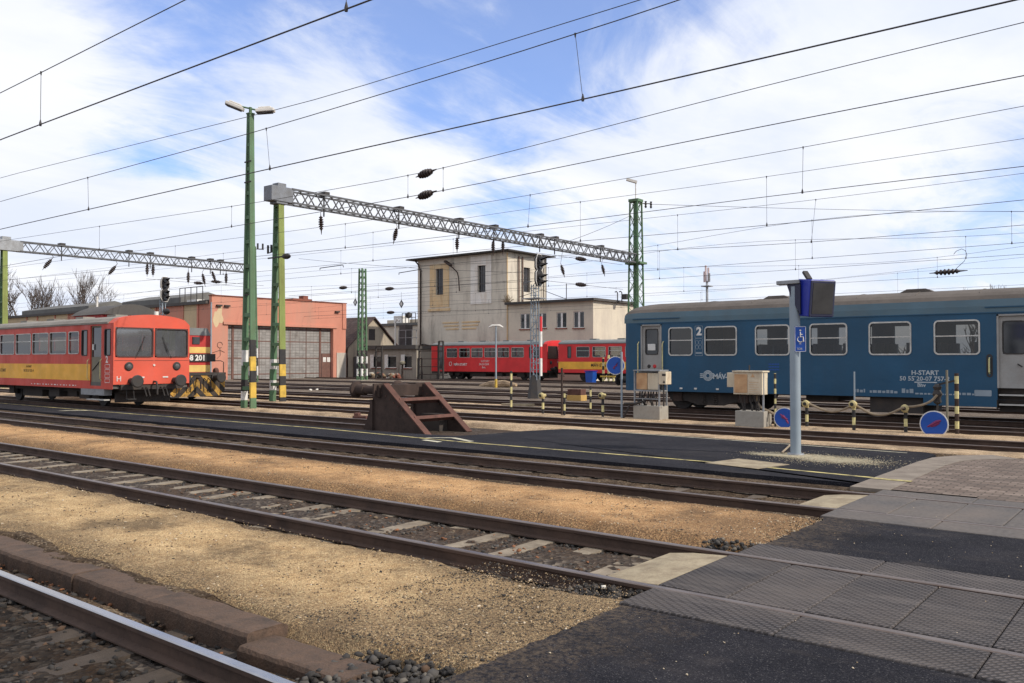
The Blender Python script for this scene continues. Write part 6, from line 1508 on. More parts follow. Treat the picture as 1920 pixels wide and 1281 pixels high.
# ------------------------------------------------------------------ hydrant posts, boxes, signs behind the platform
def striped(m, x, y, z0, z1, r, h, cols=(0, 1), sq=False):
    z = z0; k = 0
    while z < z1-1e-3:
        e = min(z+h, z1); m.cyl((x, y, z), (x, y, e), r, None, 8, cols[k % 2]); z = e; k += 1
def gnd_at(px, Y): return (xY(px, Y), Y, -.06)
def post(px, Y, ptop, lab, r=.035, h=.2, valve=False, mats=('black_paint', 'pale_yellow'), name='striped_post', cat='post', grp='striped hydrant posts'):
    x, y, z = gnd_at(px, Y); zt = zY(px, ptop, Y)
    t = T(name, lab, cat, (x, y, z), grp)
    m = MB(); striped(m, x, y, z-.05, zt, r, h); m.build('post', list(mats), t)
    if valve:
        m = MB(); m.lathe((x, y-.16, zt+.06), (x, y+.12, zt+.06), [(.05, 0), (.095, .1), (.105, .3), (.09, .5), (.05, .6), (.06, 1)], 14); m.cyl((x, y, zt-.05), (x, y, zt+.05), .06, None, 8); m.build('valve_head', 'valve', t)
        m = MB(); m.lathe((x, y-.175, zt+.06), (x, y-.165, zt+.06), [(.05, 0), (.05, 1)], 10); m.build('cap', 'dark_steel', t)
    return x, y, zt
YP = 23.85
pA = post(1512, YP, 761, 'short striped hydrant post with yellow valve just right of the grey display pole', .045, .2, True)
pB = post(1600, YP-.4, 762, 'short striped hydrant post with valve, in front of a thin upright grey rod', .045, .2, True)
pC = post(1697, YP-.1, 770, 'short striped hydrant post with valve, left of the fallen round blue sign', .045, .2, True)
post(1018, 23.9, 745, 'short striped post with pale valve head, right of the white concrete beam', .045, .22, True)
post(1130, 23.8, 745, 'short striped post with valve head, left of the upright blue sign', .045, .22, True)
post(1107, 25.0, 724, 'thin striped stake between the yellow box and the valve post', .035, .22)
post(1058, 23.6, 738, 'low striped stake beside the tall rusty rod, left of the yellow box', .04, .22)
post(958.5, 23.95, 696, 'tall thin yellow and black stake by the white concrete beam', .04, .24)
post(1453, 23.4, 700, 'thin yellow and black stake right of the rust-stained electrical cabinet', .032, .14, mats=('black_paint', 'pale_yellow'))
xq, yq, zq = post(1793, 23.9, 700, 'tall rusty striped post with a side arm at the right', .05, .19, mats=('rust', 'pale_yellow'))
def rod(px, Y, pb, pt, r, mat, lab):
    x = xY(px, Y); m = MB(); m.cyl((x, Y, zY(px, pb, Y)), (x, Y, zY(px, pt, Y)), r, None, 8)
    return tag(m.build('rod', mat, None, 0, (x, Y, zY(px, pb, Y))), lab, 'rod', 'upright rods among the posts')
rod(1601.5, YP-.15, 764, 697, .022, 'pole_grey', 'thin grey rod standing up behind the middle valve post')
rod(1775, 23.75, 808, 694, .028, 'olive_grey', 'thin grey-green rod between fallen blue sign and tall striped post')
rod(1053.5, 23.5, 778, 690, .035, 'rust', 'tall thin rusty rod left of the yellow box')
# arm and hanging hydrant hose on the right
m = MB(); ya = 23.9; z_ = zY(1775, 713, ya); m.bar((xq, ya, z_), (xY(1757, ya), ya, z_-.12), .05, .05); xh = xY(1757, ya); m.lathe((xh, ya, z_-.1), (xh, ya, z_-.62), [(.05, 0), (.11, .15), (.08, .3), (.12, .5), (.08, .7), (.1, .9), (.04, 1)], 10)
m.tube([(xh, ya, z_-.6), (xh-.02, ya, z_-.85), (xh-.03, ya, zY(1756, 780, ya))], .028, 6)
tag(m.build('hydrant_arm', 'dark_steel', None, 0, (xq, ya, z_)), 'dark pipe arm with a hanging coupling above the fallen blue sign', 'pipe arm')
def hose(pts, lab, r=.033):
    m = MB(); out = []
    for i in range(len(pts)-1):
        for k in range(6):
            t_ = k/6; p0 = Vector(pts[max(i-1, 0)]); p1 = Vector(pts[i]); p2 = Vector(pts[i+1]); p3 = Vector(pts[min(i+2, len(pts)-1)])
            out.append(.5*((2*p1)+(-p0+p2)*t_+(2*p0-5*p1+4*p2-p3)*t_*t_+(-p0+3*p1-3*p2+p3)*t_**3))
    out.append(Vector(pts[-1])); m.tube(out, r, 6); return tag(m.build('hose', 'hose', None, 0, pts[0]), lab, 'hose', 'hoses looped between the hydrant posts')
Hh = lambda L, Y: [PY(a, b, Y) for a, b in L]
hose(Hh([(1517, 757), (1530, 763), (1545, 769), (1562, 772), (1578, 769), (1590, 764), (1598, 759)], YP-.3), 'hose hanging in a shallow loop between the left and middle valve posts')
hose(Hh([(1603, 759), (1617, 767), (1635, 776), (1655, 778), (1672, 774), (1685, 768), (1695, 764)], YP-.3), 'hose sagging lowest, between the middle and right valve posts')
hose(Hh([(1699, 763), (1715, 762), (1733, 758), (1747, 751), (1757, 741)], YP-.1), 'hose rising from the right valve post to the hanging coupling')
hose(Hh([(1420, 742), (1421, 757), (1430, 766), (1443, 772), (1456, 779)], 23.3), 'hose running down from the rust-stained cabinet to the ground', .04)
hose([PZ(1488, 828, .1)+Vector((0, 0, 0)), PZ(1478, 838, .05), PZ(1466, 849, .02)], 'short ochre cable leaning from the foot of the display pole', .02)

def round_sign(px, py, Y, r, yaw, lab, pole=None, smear=0):
    c = PY(px, py, Y); t = T('round_sign', lab, 'sign', (c.x, c.y, c.z), 'round blue signs with red smears')
    n = Vector((math.sin(yaw), -math.cos(yaw), 0)); u = Vector((math.cos(yaw), math.sin(yaw), 0)); zv = Vector((0, 0, 1))
    m = MB(); m.lathe(c, c-n*.02, [(r, 0), (r, 1)], 28); d = m.build('disc', 'white_paint', t)
    m = MB(); m.lathe(c+n*.006, c-n*.002, [(r*.925, 0), (r*.925, 1)], 28); m.build('face', 'blue_sign', t)
    # red smear across the face: broken diagonal strokes
    m = MB()
    segs = [[(-.4, .38), (-.1, .1), (.02, .02)], [(-.28, .06), (.06, -.02), (.3, -.12)], [(.08, -.08), (.25, -.3), (.36, -.52)], [(-.15, .3), (-.05, .12), (.1, .05)]] if smear == 0 else [[(-.45, -.22), (-.1, -.02), (.3, .22), (.5, .3)], [(-.2, -.2), (.1, -.05), (.4, .1)], [(-.05, .1), (.2, .2), (.45, .22)]] if smear == 1 else [[(.3, .35), (.1, .1), (.2, .02)], [(.2, .02), (-.1, -.12), (-.2, -.3)], [(-.28, -.26), (-.12, -.26), (-.1, -.4)]]
    for s_ in segs: m.tube([c+u*(a*r)+zv*(b*r)+n*.006 for a, b in s_], [r*.05]+[r*.11]*(len(s_)-2)+[r*.05], 5)
    m.build('smear', 'red_smear', t)
    m = MB()
    if pole: m.cyl((c.x+pole[0], c.y+.05, -.1), (c.x+pole[0], c.y+.05, zY(px, pole[1], Y)), .035, None, 8)
    else: m.bar(c-n*.03+Vector((0, 0, r*.6)), c-n*.03-Vector((0, 0, r)), .06, .03)
    m.build('pole', 'pole_grey', t)
round_sign(1154, 685.5, 23.7, .30, R(24), 'round blue sign upright on a thin pole at the left end of the blue coach', (.2, 660), 2)
round_sign(1471, 784, 23.3, .29, R(12), 'round blue sign low on the ground, partly hidden by the grey display pole', None, 0)
round_sign(1751, 795.5, 23.5, .34, R(-3), 'wide round blue sign low on the gravel left of the tall striped post', None, 1)

def cab_open():
    Y = 23.75; x0, x1 = xY(1188, Y), xY(1236, Y); xb = xY(1250, Y); zb = -.1; zc = zY(1210, 761, Y); zs = zY(1210, 733, Y); zt = zY(1210, 696, Y)
    t = T('electrical_cabinet', 'electrical cabinet on open metal frame with two wooden doors, left of the coach bogie', 'cabinet', ((x0+x1)/2, Y, zb), 'electrical cabinets by the coach')
    m = MB(); m.box(x0-.01, x1+.02, Y-.02, Y+.55, zb, zc); m.build('base', 'concrete', t, .015)
    m = MB()
    for x_ in (x0+.02, x1-.02):
        for y_ in (Y+.03, Y+.5): m.bar((x_, y_, zc), (x_, y_, zt), .045, .045)
    m.box(x0-.01, x1+.03, Y-.02, Y+.55, zt, zt+.04); m.box(x0, x1, Y, Y+.52, zs-.02, zs+.02); m.bar((x0, Y+.03, zc+.22), (x1, Y+.03, zc+.22), .03, .03); m.box(x0+.04, x1-.04, Y+.3, Y+.34, zs, zt)
    m.build('frame', 'grey_metal', t)
    xm = (x0+x1)/2
    for a, b, mt in ((x0+.06, xm-.01, 'cabinet_rust'), (xm+.01, x1-.06, 'cabinet_cream')):
        m = MB(); m.box(a, b, Y+.06, Y+.1, zs+.04, zt-.06); m.build('door', mt, t, .006)
    m = MB(); m.box(x1+.0, xb, Y-.06, Y+.3, zY(1240, 721, Y), zY(1240, 697, Y)); bx = m.build('side_box', 'cabinet_cream', t, .012)
    m = MB(); xm2 = (x1+xb)/2+.05; m.box(xm2-.05, xm2+.08, Y-.066, Y-.058, zY(1240, 705, Y), zY(1240, 701, Y)); m.extrude([(xm2-.03, zY(1240, 718, Y)), (xm2+.06, zY(1240, 718, Y)), (xm2+.015, zY(1240, 713, Y))], 'y', Y-.066, Y-.058); m.build('warning_mark', 'dark_steel', bx)
    m = MB(); rn = random.Random(9)
    for k in range(7): x_ = x0+.12+.1*k; m.tube([(x_, Y+.2, zs), (x_+rn.uniform(-.05, .05), Y+.15, zc+.2), (x_+rn.uniform(-.1, .1), Y+.2, zc)], .022, 5)
    for k in range(6): m.boxc((x0+.14+.11*k, Y+.08, zc+.15+.14*(k % 2)), (.07, .06, .1))
    m.tube([(x0-.3, Y-.1, zc+.05), (x0+.1, Y-.05, zc+.06), (x0+.3, Y+.0, zc+.12)], .04, 5); m.tube([(x0-.1, Y-.05, zc+.04), (x0-.25, Y-.1, .1), (x0-.35, Y-.1, zb)], .03, 5)
    m.build('cables', 'dark_steel', t)
    m = MB(); m.cyl((x1+.1, Y+.1, zY(1240, 721, Y)), (x1+.1, Y+.1, zc), .025, None, 6); m.build('conduit', 'dark_steel', t)
cab_open()
def cab_cream():
    Y = 23.0; x0, x1 = xY(1378, Y), xY(1432, Y); xa = xY(1362, Y); zb = -.1; zc = zY(1405, 771, Y); zs = zY(1405, 740, Y); zt = zY(1405, 698, Y); xm = xY(1376, Y)
    t = T('electrical_cabinet', 'cream rust-stained electrical cabinet on bent pipes over a concrete block, left of the display pole', 'cabinet', ((x0+x1)/2, Y, zb), 'electrical cabinets by the coach')
    m = MB(); m.box(x0, x1, Y-.02, Y+.55, zb, zc); m.build('base', 'concrete', t, .015)
    m = MB(); m.box(xm, x1-.03, Y-.05, Y+.35, zs, zt); bd = m.build('cabinet_body', 'cabinet_cream', t, .012)
    m = MB(); m.box(xm-.02, x1, Y-.09, Y+.4, zt, zt+.04); m.build('lid', 'cabinet_cream', bd)
    m = MB(); m.box(xm+.04, (xm+x1)/2-.02, Y-.07, Y-.05, zs+.05, zt-.06); m.build('door', 'cabinet_rust', bd, .004)
    m = MB(); m.box((xm+x1)/2+.01, x1-.08, Y-.065, Y-.05, zs+.03, zs+.42); m.build('plate', 'cabinet_plate', bd, .004)
    m = MB(); 
    for k in range(5): m.box((xm+x1)/2+.03, x1-.12-.05*(k % 2), Y-.069, Y-.066, zs+.08+.065*k, zs+.09+.065*k)
    m.extrude([((xm+x1)/2+.08, zt-.14), ((xm+x1)/2+.2, zt-.14), ((xm+x1)/2+.14, zt-.04)], 'y', Y-.056, Y-.05); m.build('warning_mark', 'cabinet_rust', bd)
    m = MB(); m.box(xa, xm, Y+.02, Y+.3, zY(1368, 726, Y), zY(1368, 699, Y)); m.build('side_box', 'cabinet_cream', t, .012)
    m = MB(); m.cyl((x1-.04, Y+.05, zc), (x1-.04, Y+.05, zt), .03, None, 6); m.build('leg', 'grey_metal', t)
    for k, (dx0, dx1) in enumerate(((.08, .16), (.2, .2), (.36, .42), (.5, .62), (.62, .55))):
        m = MB(); m.tube([(xm+dx0+.05, Y+.15, zs), (xm+dx0+.05, Y+.15, zs-.15), (x0+dx1, Y+.2, zc+.12), (x0+dx1, Y+.2, zc)], .028, 6); m.build('pipe', 'dark_steel', t)
    m = MB(); m.cyl((xm+.42, Y+.1, zt+.04), (xm+.42, Y+.1, zt+.2), .02, None, 6); m.build('knob', 'dark_steel', t)
cab_cream()
# yellow box with rusty lid
Y = 32.4; x0, x1 = xY(1062, Y), xY(1089, Y); t = T('point_box', 'yellow box with rust-red lid behind the rods, in front of the far carriages', 'box', ((x0+x1)/2, Y, -.1))
m = MB(); m.box(x0, x1, Y, Y+.5, zY(1075, 755, Y), zY(1075, 741, Y)); m.build('body', 'box_yellow', t, .02)
m = MB(); m.box(x0+.04, x1-.02, Y+.02, Y+.45, zY(1075, 741, Y), zY(1075, 730, Y)); m.box(x0+.06, x0+.14, Y, Y+.02, zY(1075, 741, Y), zY(1075, 731, Y)); m.box(x1-.2, x1-.12, Y, Y+.02, zY(1075, 741, Y), zY(1075, 731, Y)); m.build('lid', 'rust_bright', t, .02)
p0 = PY(944, 766, 27.6); p1 = PY(998, 767, 27.4); m = MB(); m.bar(p0+Vector((0, 0, .1)), p1+Vector((0, 0, .1)), .3, .22)
tag(m.build('concrete_beam', 'concrete_pale', None, .02, p0), 'whitish concrete beam lying on the ballast left of the lattice signal', 'concrete beam')
p0 = PY(900, 724, 46.0); p1 = PY(968, 722, 45.0); m = MB(); 
m.tube([p0, p0.lerp(p1, .3)+Vector((0, 0, .08)), p0.lerp(p1, .7)+Vector((0, 0, .1)), p1], [.1, .26, .26, .1], 8); tag(m.build('gravel_heap', 'gravel_far', None, 0, p0), 'low pale gravel heap in front of the plain red carriage', 'gravel heap')
for (px, py, r_, lab) in ((582, 733, .16, 'larger white stone among the tracks left of the buffer stop'), (594, 732, .12, 'smaller white stone among the tracks left of the buffer stop')):
    p = PZ(px, py, -.05); o = scatter('stone', np.array([[p.x, p.y, p.z+.05]]), [r_], ['litter_white'], .6); del o['kind']; tag(o, lab, 'stone')
# striped planter-like post cluster by the second far carriage and blue bin
yb_ = 58.0; xx = xY(1141, yb_); t = T('striped_barrier', 'yellow and black striped barrier post group in front of the yellow-banded far carriage', 'barrier', (xx, yb_, GZ))
for dx in (-.5, 0, .45): 
    m = MB(); striped(m, xx+dx, yb_, GZ, 2.2-.4*abs(dx), .09, .3, (0, 1)); m.build('post', ['black_paint', 'pale_yellow'], t)
m = MB(); m.bar((xx-.7, yb_-.1, .5), (xx+.7, yb_-.1, .5), .12, .12); m.build('rail', 'yellow_paint', t)
yb_ = 58.2; xx = xY(1108, yb_); t = T('blue_bin', 'blue bin standing in front of the yellow-banded far carriage', 'bin', (xx, yb_, GZ))
m = MB(); m.extrude([(xx-.3, GZ), (xx+.3, GZ), (xx+.38, .85), (xx-.38, .85)], 'y', yb_-.3, yb_+.3); m.build('body', 'blue_sign', t, .03)
m = MB(); m.boxc((xx, yb_, .9), (.84, .7, .08)); m.build('lid', 'display_blue', t, .02)

# ------------------------------------------------------------------ display pole on the platform
def display():
    b = PZ(1492, 851, .02); x, y = b.x, b.y; zt = zY(1492, 532, y)
    t = T('display_pole', 'grey pole with dark information display, blue casing and small blue wheelchair sign on the platform', 'information display', (x, y, 0))
    m = MB(); m.cyl((x, y, 0), (x, y, zt-.06), .098, None, 24); m.build('pole', 'pole_grey', t)
    m = MB(); m.lathe((x, y, 0), (x, y, .03), [(.16, 0), (.15, 1)], 20); m.build('foot', 'grey_metal', t)
    fx = Vector((.0, 0, 0))
    # display box: screen faces +x and slightly towards the crossing; thin blue casing on the -y side
    ax = Vector((math.cos(R(-35)), math.sin(R(-35)), 0)); ay = Vector((-ax.y, ax.x, 0)); up = Vector((0, 0, 1))
    a = PY(1513, 560, y); zt1, zb1 = zY(1515, 524, y), zY(1515, 593, y)
    w = .55; d = .40
    c = Vector((x+.20, y-.06, (zt1+zb1)/2)); tilt = Matrix.Rotation(R(7), 3, ay)
    rot = tilt @ Matrix((ax, ay, up)).transposed()
    # casing body: local x = depth, y = width along ay, z = height
    H = zt1-zb1
    m = MB(); m.boxc(c+rot @ Vector((0, w/2-.02, 0)), (d, w, H), rot); body = m.build('casing', 'display_blue', t, .02)
    m = MB(); m.boxc(c+rot @ Vector((d/2+.012, w/2-.02, 0)), (.03, w-.02, H-.03), rot); sc = m.build('screen_frame', 'bracket_navy', body, .008)
    m = MB(); m.boxc(c+rot @ Vector((d/2+.022, w/2-.02, 0)), (.024, w-.10, H-.12), rot); m.build('screen', 'display_screen', sc)
    m = MB(); m.boxc(c+rot @ Vector((-.02, w*.1, H/2+.07)), (.05, .10, .22), rot @ Matrix.Rotation(R(-50), 3, 'Y')); m.build('sensor', 'dark_steel', body)
    # lamp arm to the left
    m = MB(); m.extrude([(x-.12, zt+.02), (x-.34, zt-.0), (x-.34, zt+.04), (x-.1, zt+.06)], 'y', y-.07, y+.07)
    m = MB(); al = PY(1460, 534, y); m.bar((al.x, y-.05, zt+.02), (x+.12, y, zt+.03), .22, .075); m.build('lamp_arm', 'grey_metal', t, .01)
    m = MB(); m.extrude([(x-.12, zt-.02), (x-.02, zt-.32), (x+.14, zt-.6), (x+.14, zt-.02)], 'y', y-.09, y+.09); m.build('bracket', 'bracket_navy', t)
    # wheelchair sign, facing the camera side
    zs0, zs1 = zY(1503, 660, y), zY(1503, 612, y); px0, px1 = 1494, 1513
    n = Vector((.42, -.9, 0)).normalized(); u = Vector((-n.y, n.x, 0)); hw = .105
    cc = Vector((x, y, (zs0+zs1)/2))+n*.105+u*.09; hh = (zs1-zs0)/2
    Q = lambda a_, b_, k: cc+u*a_+up*b_+n*k
    m = MB(); p = [Q(-hw, -hh, 0), Q(hw, -hh, 0), Q(hw, hh, 0), Q(-hw, hh, 0)]; b4 = [v-n*.012 for v in p]; m.add(p+b4, [(0, 1, 2, 3), (4, 5, 6, 7), (0, 1, 5, 4), (1, 2, 6, 5), (2, 3, 7, 6), (3, 0, 4, 7)]); sg = m.build('sign_plate', 'blue_sign', t)
    m = MB()
    def stroke(pts, r=.010): m.tube([Q(a_, b_, .003) for a_, b_ in pts], r, 4)
    m.ring(Q, -hw+.012, hw-.012, -hh+.012, hh-.012, .008, .01, .004)
    stroke([(.0, .13), (.0, .04), (.05, .04), (.06, -.05)]); stroke([(0, .085), (.04, .085)])
    stroke([(.035*1.5*math.cos(R(a_))-.0, -.005+.055*math.sin(R(a_))) for a_ in range(120, 380, 20)], .008)
    m.lathe(Q(0, .165, .006), Q(0, .165, 0), [(.018, 0), (.018, 1)], 10); m.build('wheelchair_symbol', 'white_paint', sg)
    text('és', .05, Q(-.025, -.10, .002), u, up, 'white_paint', sg); text('SOS', .055, Q(-.06, -hh+.04, .002), u, up, 'white_paint', sg)
display()

# ------------------------------------------------------------------ overhead lines
def linez(pts, Y):
    P3 = [PY(px, py, Y) for px, py in pts]; P3.sort(key=lambda v: v.x); return P3
def zat(P3, x):
    if x <= P3[0].x: return P3[0].z
    for a, b in zip(P3[:-1], P3[1:]):
        if a.x <= x <= b.x: return a.z+(b.z-a.z)*(x-a.x)/(b.x-a.x)
    a, b = P3[-2], P3[-1]; return b.z+(b.z-a.z)/(b.x-a.x)*(x-b.x)
def smoothz(P3, x, h=2.0): return (zat(P3, x-h)+2*zat(P3, x)+zat(P3, x+h))/4
def ext(pts):
    # extend the measured line over the full picture width, straight
    (x0, y0), (x1, y1) = pts[0], pts[1]; (x2, y2), (x3, y3) = pts[-2], pts[-1]; out = list(pts)
    if x0 > 0: out = [(-40, y0-(y1-y0)/(x1-x0)*(x0+40))]+out
    if x3 < 1920: out = out+[(1960, y3+(y3-y2)/(x3-x2)*(1960-x3))]
    return out
def wire_mesh(P3, Y, r, x0=-120, x1=14, n=70):
    m = MB(); pts = []
    for k in range(n+1):
        x = x0+(x1-x0)*k/n; pts.append((x, Y, smoothz(P3, x)))
    m.tube(pts, r, 5); return m
def overhead(Y, lab, cw, mw, drops=(), rc=.0115, rm=.009, feeder=None, auto=None):
    t = T('overhead_line', lab, 'overhead line', (0, Y, 6), 'overhead lines along the tracks')
    Pc = linez(ext(cw), Y); wire_mesh(Pc, Y, rc).build('contact_wire', 'wire', t)
    Pm = linez(ext(mw), Y); wire_mesh(Pm, Y, rm).build('messenger_wire', 'wire', t)
    xs = [(xY(a, Y, 300), xY(b, Y, 300)) for a, b in drops]
    if auto: 
        x = auto[0]
        while x > auto[1]: xs.append((x, x)); x -= auto[2]
    for xa, xb in xs:
        za = smoothz(Pm, xa); zb = smoothz(Pc, xb); m = MB()
        if za-zb < .05: continue
        m.tube([(xa, Y, za), (xb, Y, zb)], .0055, 4); m.lathe((xb, Y, zb-.03), (xb, Y, zb+.09), [(.022, 0), (.026, .4), (.008, 1)], 6); m.lathe((xa, Y, za-.05), (xa, Y, za+.02), [(.01, 0), (.02, 1)], 6); m.build('dropper_wire', 'wire', t)
    return t, Pc, Pm
overhead(6.86, 'nearest overhead line, crossing the top left corner', [(0, 262), (695, 0)], [(0, 175), (347, 0)], [(75, 75), (648, 648)], .0115, .0085)
t_, Pc, Pm = overhead(11.4, 'thick overhead line sweeping from left middle to the top right corner', [(0, 430), (500, 318), (1093, 187), (1905, 0)], [(0, 378), (500, 242), (1079, 66), (1275, 0)], [(165, 167), (499, 506), (1079, 1093)], .0125, .009)
Pf = linez(ext([(0, 333), (600, 186), (1200, 0)]), 13.0); m = wire_mesh(Pf, 13.0, .0085); tag(m.build('feeder_wire', 'wire'), 'single feeder wire just above the thick sweeping overhead line', 'wire')
tD, PcD, PmD = overhead(16.93, 'overhead line with the two fat insulators side by side in the sky', [(100, 483), (435, 425), (790, 366), (960, 332), (1400, 243), (1920, 142)], [(50, 445), (495, 378), (795, 325), (960, 284), (1400, 169), (1920, 42)], [(188, 188), (435, 435), (765, 765), (831, 831)], .010, .0085)
for P3, py in ((PmD, 325), (PcD, 365)):
    c = PY(799, py, 16.93); insul(c, (1, 0, .14), .82, 'fat dark insulator in the sky above the tower, %s of the pair' % ('upper' if py == 325 else 'lower'), 'pair of fat insulators', .10)
overhead(21.2, 'overhead line over the locomotive track, passing over the lattice mast lamp', [(300, 498), (650, 465), (960, 429), (1500, 361), (1920, 312)], [(300, 465), (650, 420), (960, 372), (1500, 278), (1920, 199)], [(648, 648), (994, 990), (1506, 1504), (330, 330)], .009, .0075)
overhead(25.55, 'overhead line above the hydrant post row', [(300, 524), (540, 505), (960, 463), (1437, 423), (1920, 375)], [(300, 490), (540, 460), (960, 396), (1437, 332), (1920, 260)], [(1437, 1437), (700, 700), (420, 420), (1088, 1088)], .0085, .007)
overhead(29.68, 'overhead line above the blue coach', [(300, 545), (960, 484), (1520, 455), (1920, 422)], [(300, 505), (960, 437), (1530, 375), (1920, 325)], [(1529, 1520), (1270, 1270), (850, 850), (640, 640)], .0085, .007)
for k, (Y, cz, mz, lab) in enumerate(((35.7, 4.25, 5.55, 'overhead line above the track behind the tall signal'), (40.1, 4.3, 5.5, 'overhead line beside the depot side wall'), (48.5, 4.3, 5.6, 'overhead line leading to the left depot door'), (57.0, 4.35, 5.6, 'overhead line leading to the right depot door'), (61.6, 4.4, 5.6, 'farthest overhead line, in front of the beige tower'))):
    f = lambda z, px: 675-1600*z/(Y/ray(px, 675).y)
    span = 24
    cp = [(px, f(cz, px)) for px in (0, 960, 1900)]; mp_ = [(px, f(mz-.35*math.cos(px*.006+k*1.3), px)) for px in range(0, 1921, 120)]
    x1 = xY(1900, Y); x0 = max(-115, xY(150, Y)) if Y < 45 else -72
    overhead(Y, lab, cp, mp_, [], .0085, .0075, None, (x1-k*1.7, x0, 7.3))
# long cross wires
def free_wire(a, b, sag, lab, r=.01, grp='cross wires'):
    m = MB(); n = 20; m.tube([a.lerp(b, k/n)+Vector((0, 0, -sag*4*(k/n)*(1-k/n))) for k in range(n+1)], r, 4); return tag(m.build('cross_wire', 'wire'), lab, 'wire', grp)
pz = PX(1220, 383, GX1); free_wire(pz, PX(1220, 383, GX1)+(PY(1960, 397, 92)-PX(1220, 383, GX1)), .15, 'long nearly level wire running right from the top of the tall lattice mast', .016)
free_wire(PX(1050, 458, GX1), PX(1183, 404, GX1), .1, 'slanting stay wire from the gantry beam up to the lattice mast', .014)
free_wire(PY(560, 485, 50), PY(1000, 512, 50), .2, 'thin wire slanting down behind the lone lattice mast', .014)
for i, (pa, pb, Y) in enumerate((((600, 503), (643, 497), 36), ((748, 512), (790, 505), 40))):
    a, b = PY(*pa, Y), PY(*pb, Y); m = MB(); m.tube([a-Vector((0, 0, .12)), a, b, b+Vector((.05, 0, -.15))], .028, 5); tag(m.build('registration_arm', 'dark_steel'), ['short registration arm in the sky right of the striped gantry leg', 'short registration arm in the sky touching the tower roof corner'][i], 'arm', 'registration arms')
# diamond markers hanging from the wires
for (px, py, Y, lab) in ((666, 567, 50, 'small blue-grey diamond marker left of the lone lattice mast'), (752.5, 570, 50, 'small blue-grey diamond marker left of the tower')):
    c = PY(px, py, Y); t = T('diamond_marker', lab, 'sign', c, 'diamond markers hung from wires'); h = .28
    m = MB(); m.add([c+Vector((-h, 0, 0)), c+Vector((0, 0, -h*1.3)), c+Vector((h, 0, 0)), c+Vector((0, 0, h*1.3)), c+Vector((-h, .02, 0)), c+Vector((0, .02, -h*1.3)), c+Vector((h, .02, 0)), c+Vector((0, .02, h*1.3))], [(0, 1, 2, 3), (4, 5, 6, 7), (0, 1, 5, 4), (1, 2, 6, 5), (2, 3, 7, 6), (3, 0, 4, 7)]); m.build('plate', 'grey_beam', t)
    m = MB(); h *= .55; m.add([c+Vector((-h, -.01, 0)), c+Vector((0, -.01, -h*1.3)), c+Vector((h, -.01, 0)), c+Vector((0, -.01, h*1.3))], [(0, 1, 2, 3)]); m.build('inner_diamond', 'white_paint', t)
    m = MB(); m.tube([c+Vector((0, 0, .3)), c+Vector((0, 0, 1.0))], .015, 4); m.build('hanger', 'wire', t)

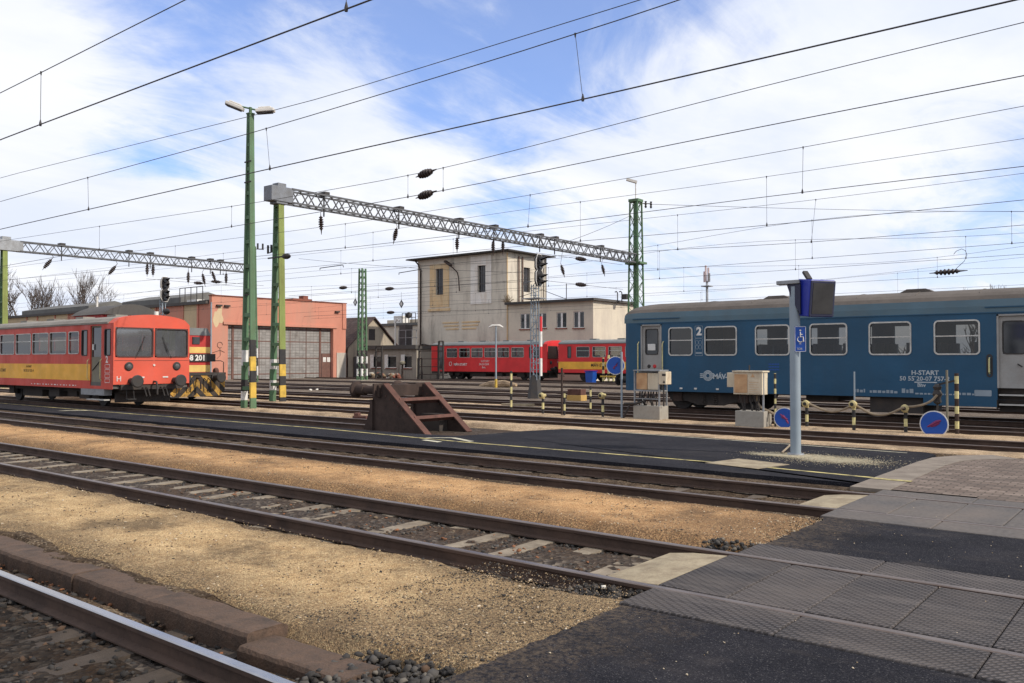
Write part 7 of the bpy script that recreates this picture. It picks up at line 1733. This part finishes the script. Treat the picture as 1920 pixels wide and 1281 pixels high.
# ------------------------------------------------------------------ distant mast and bare trees
c = PY(1326, 600, 150); t = T('telecom_mast', 'slim distant telecom mast with red-white antennas above the coach roof', 'mast', (c.x, 150, GZ))
zt = zY(1326, 498, 150); z1 = zY(1326, 527, 150)
m = MB(); m.cyl((c.x, 150, GZ), (c.x, 150, z1), .32, .24, 8); m.boxc((c.x, 150, z1-1), (1.7, 1.7, .18)); m.build('shaft', 'mast_hazed', t)
for k, (dx, h) in enumerate(((-.55, .5), (-.1, 1), (.3, .8), (.62, .3))): m = MB(); m.cyl((c.x+dx, 150-.3*(k % 2), z1-.2), (c.x+dx, 150-.3*(k % 2), zt-2.2*(1-h)), .19, None, 6); m.build('antenna', 'red_white_mast' if k < 3 else 'grey_metal', t)
def tree(base, h, seed, lab, spread=.5, nb=4, grp='bare trees beyond the yard'):
    rn = random.Random(seed); t = T('bare_tree', lab, 'tree', base, grp)
    tr = MB(); cr = MB(); base = Vector(base)
    def branch(p, d, L, r, lev, mb):
        pts = [p]; rs = [r]; q = p.copy(); dd = d.copy(); n = 4
        for k in range(n):
            dd = (dd+Vector((rn.uniform(-.16, .16), rn.uniform(-.16, .16), rn.uniform(-.02, .14)))).normalized(); q = q+dd*(L/n); pts.append(q.copy()); rs.append(r*(1-.62*(k+1)/n))
        mb.tube(pts, rs, 5 if lev < 2 else 3)
        if lev >= 4: return
        for k in range(nb if lev < 3 else 5):
            f = rn.uniform(.3, 1.0); i = min(n-1, int(f*n)); s = pts[i].lerp(pts[i+1], f*n-i)
            a = rn.uniform(0, 6.28); v = Vector((math.cos(a), math.sin(a), 0)); nd = (dd*1.0+v*rn.uniform(spread*.7, spread*1.5)+Vector((0, 0, .12))).normalized()
            branch(s, nd, L*rn.uniform(.5, .72), max(.03, rs[i]*.58), lev+1, cr)
    branch(base, Vector((rn.uniform(-.15, .15), 0, 1)).normalized(), h*.42, h*.026, 0, tr)
    tr.build('trunk', 'bark', t); cr.build('crown', 'bark', t)
DT = 150
for i, (px, Y, ptop, lab, sp) in enumerate(((22, 52, 505, 'bare tree beside the green gantry post at the left edge', .55), (98, 66, 515, 'bare tree with dense upright twigs, second from the left edge', .42), (128, 74, 521, 'slender bare tree between the two broader bare trees at the left', .4), (176, 70, 520, 'broad spreading bare tree nearest the signal at the left', .6))):
    b = PY(px, 675, Y); tree((b.x, Y, GZ), zY(px, ptop, Y)*1.22, 11+i*7, lab, sp, 5)
for i, (px, ptop) in enumerate(((1826, 507), (1852, 506), (1874, 505), (1893, 508), (1915, 504), (1935, 507))):
    Y = 120+5*i; b = PY(px, 675, Y); tree((b.x, Y, GZ), zY(px, ptop, Y)*1.02, 60+i*5, ['leftmost distant bare tree above the right end of the coach roof', 'second distant bare tree above the right end of the coach roof', 'third distant bare tree above the right end of the coach roof', 'fourth distant bare tree above the right end of the coach roof', 'distant bare tree at the very right edge of the picture', 'distant bare tree just beyond the right edge'][i], .35, 4)
# distant tree belt and sheds beyond the yard, low behind everything
m = MB(); rn = random.Random(2)
for k in range(900):
    x = rn.uniform(-260, 160); y = rn.uniform(170, 190); h = rn.uniform(2.5, 5.5); m.tube([(x, y, GZ), (x+rn.uniform(-.6, .6), y, h*.6), (x+rn.uniform(-1.4, 1.4), y, h)], [.25, .15, .03], 3)
    for q in range(3): a = rn.uniform(.3, .9); m.tube([(x, y, h*a), (x+rn.uniform(-1.6, 1.6), y+rn.uniform(-1, 1), h*a+rn.uniform(.6, 1.6))], [.08, .02], 3)
o = m.build('scrub_belt', 'bark'); o['kind'] = 'stuff'; o['label'] = 'low belt of bare scrub beyond the yard'
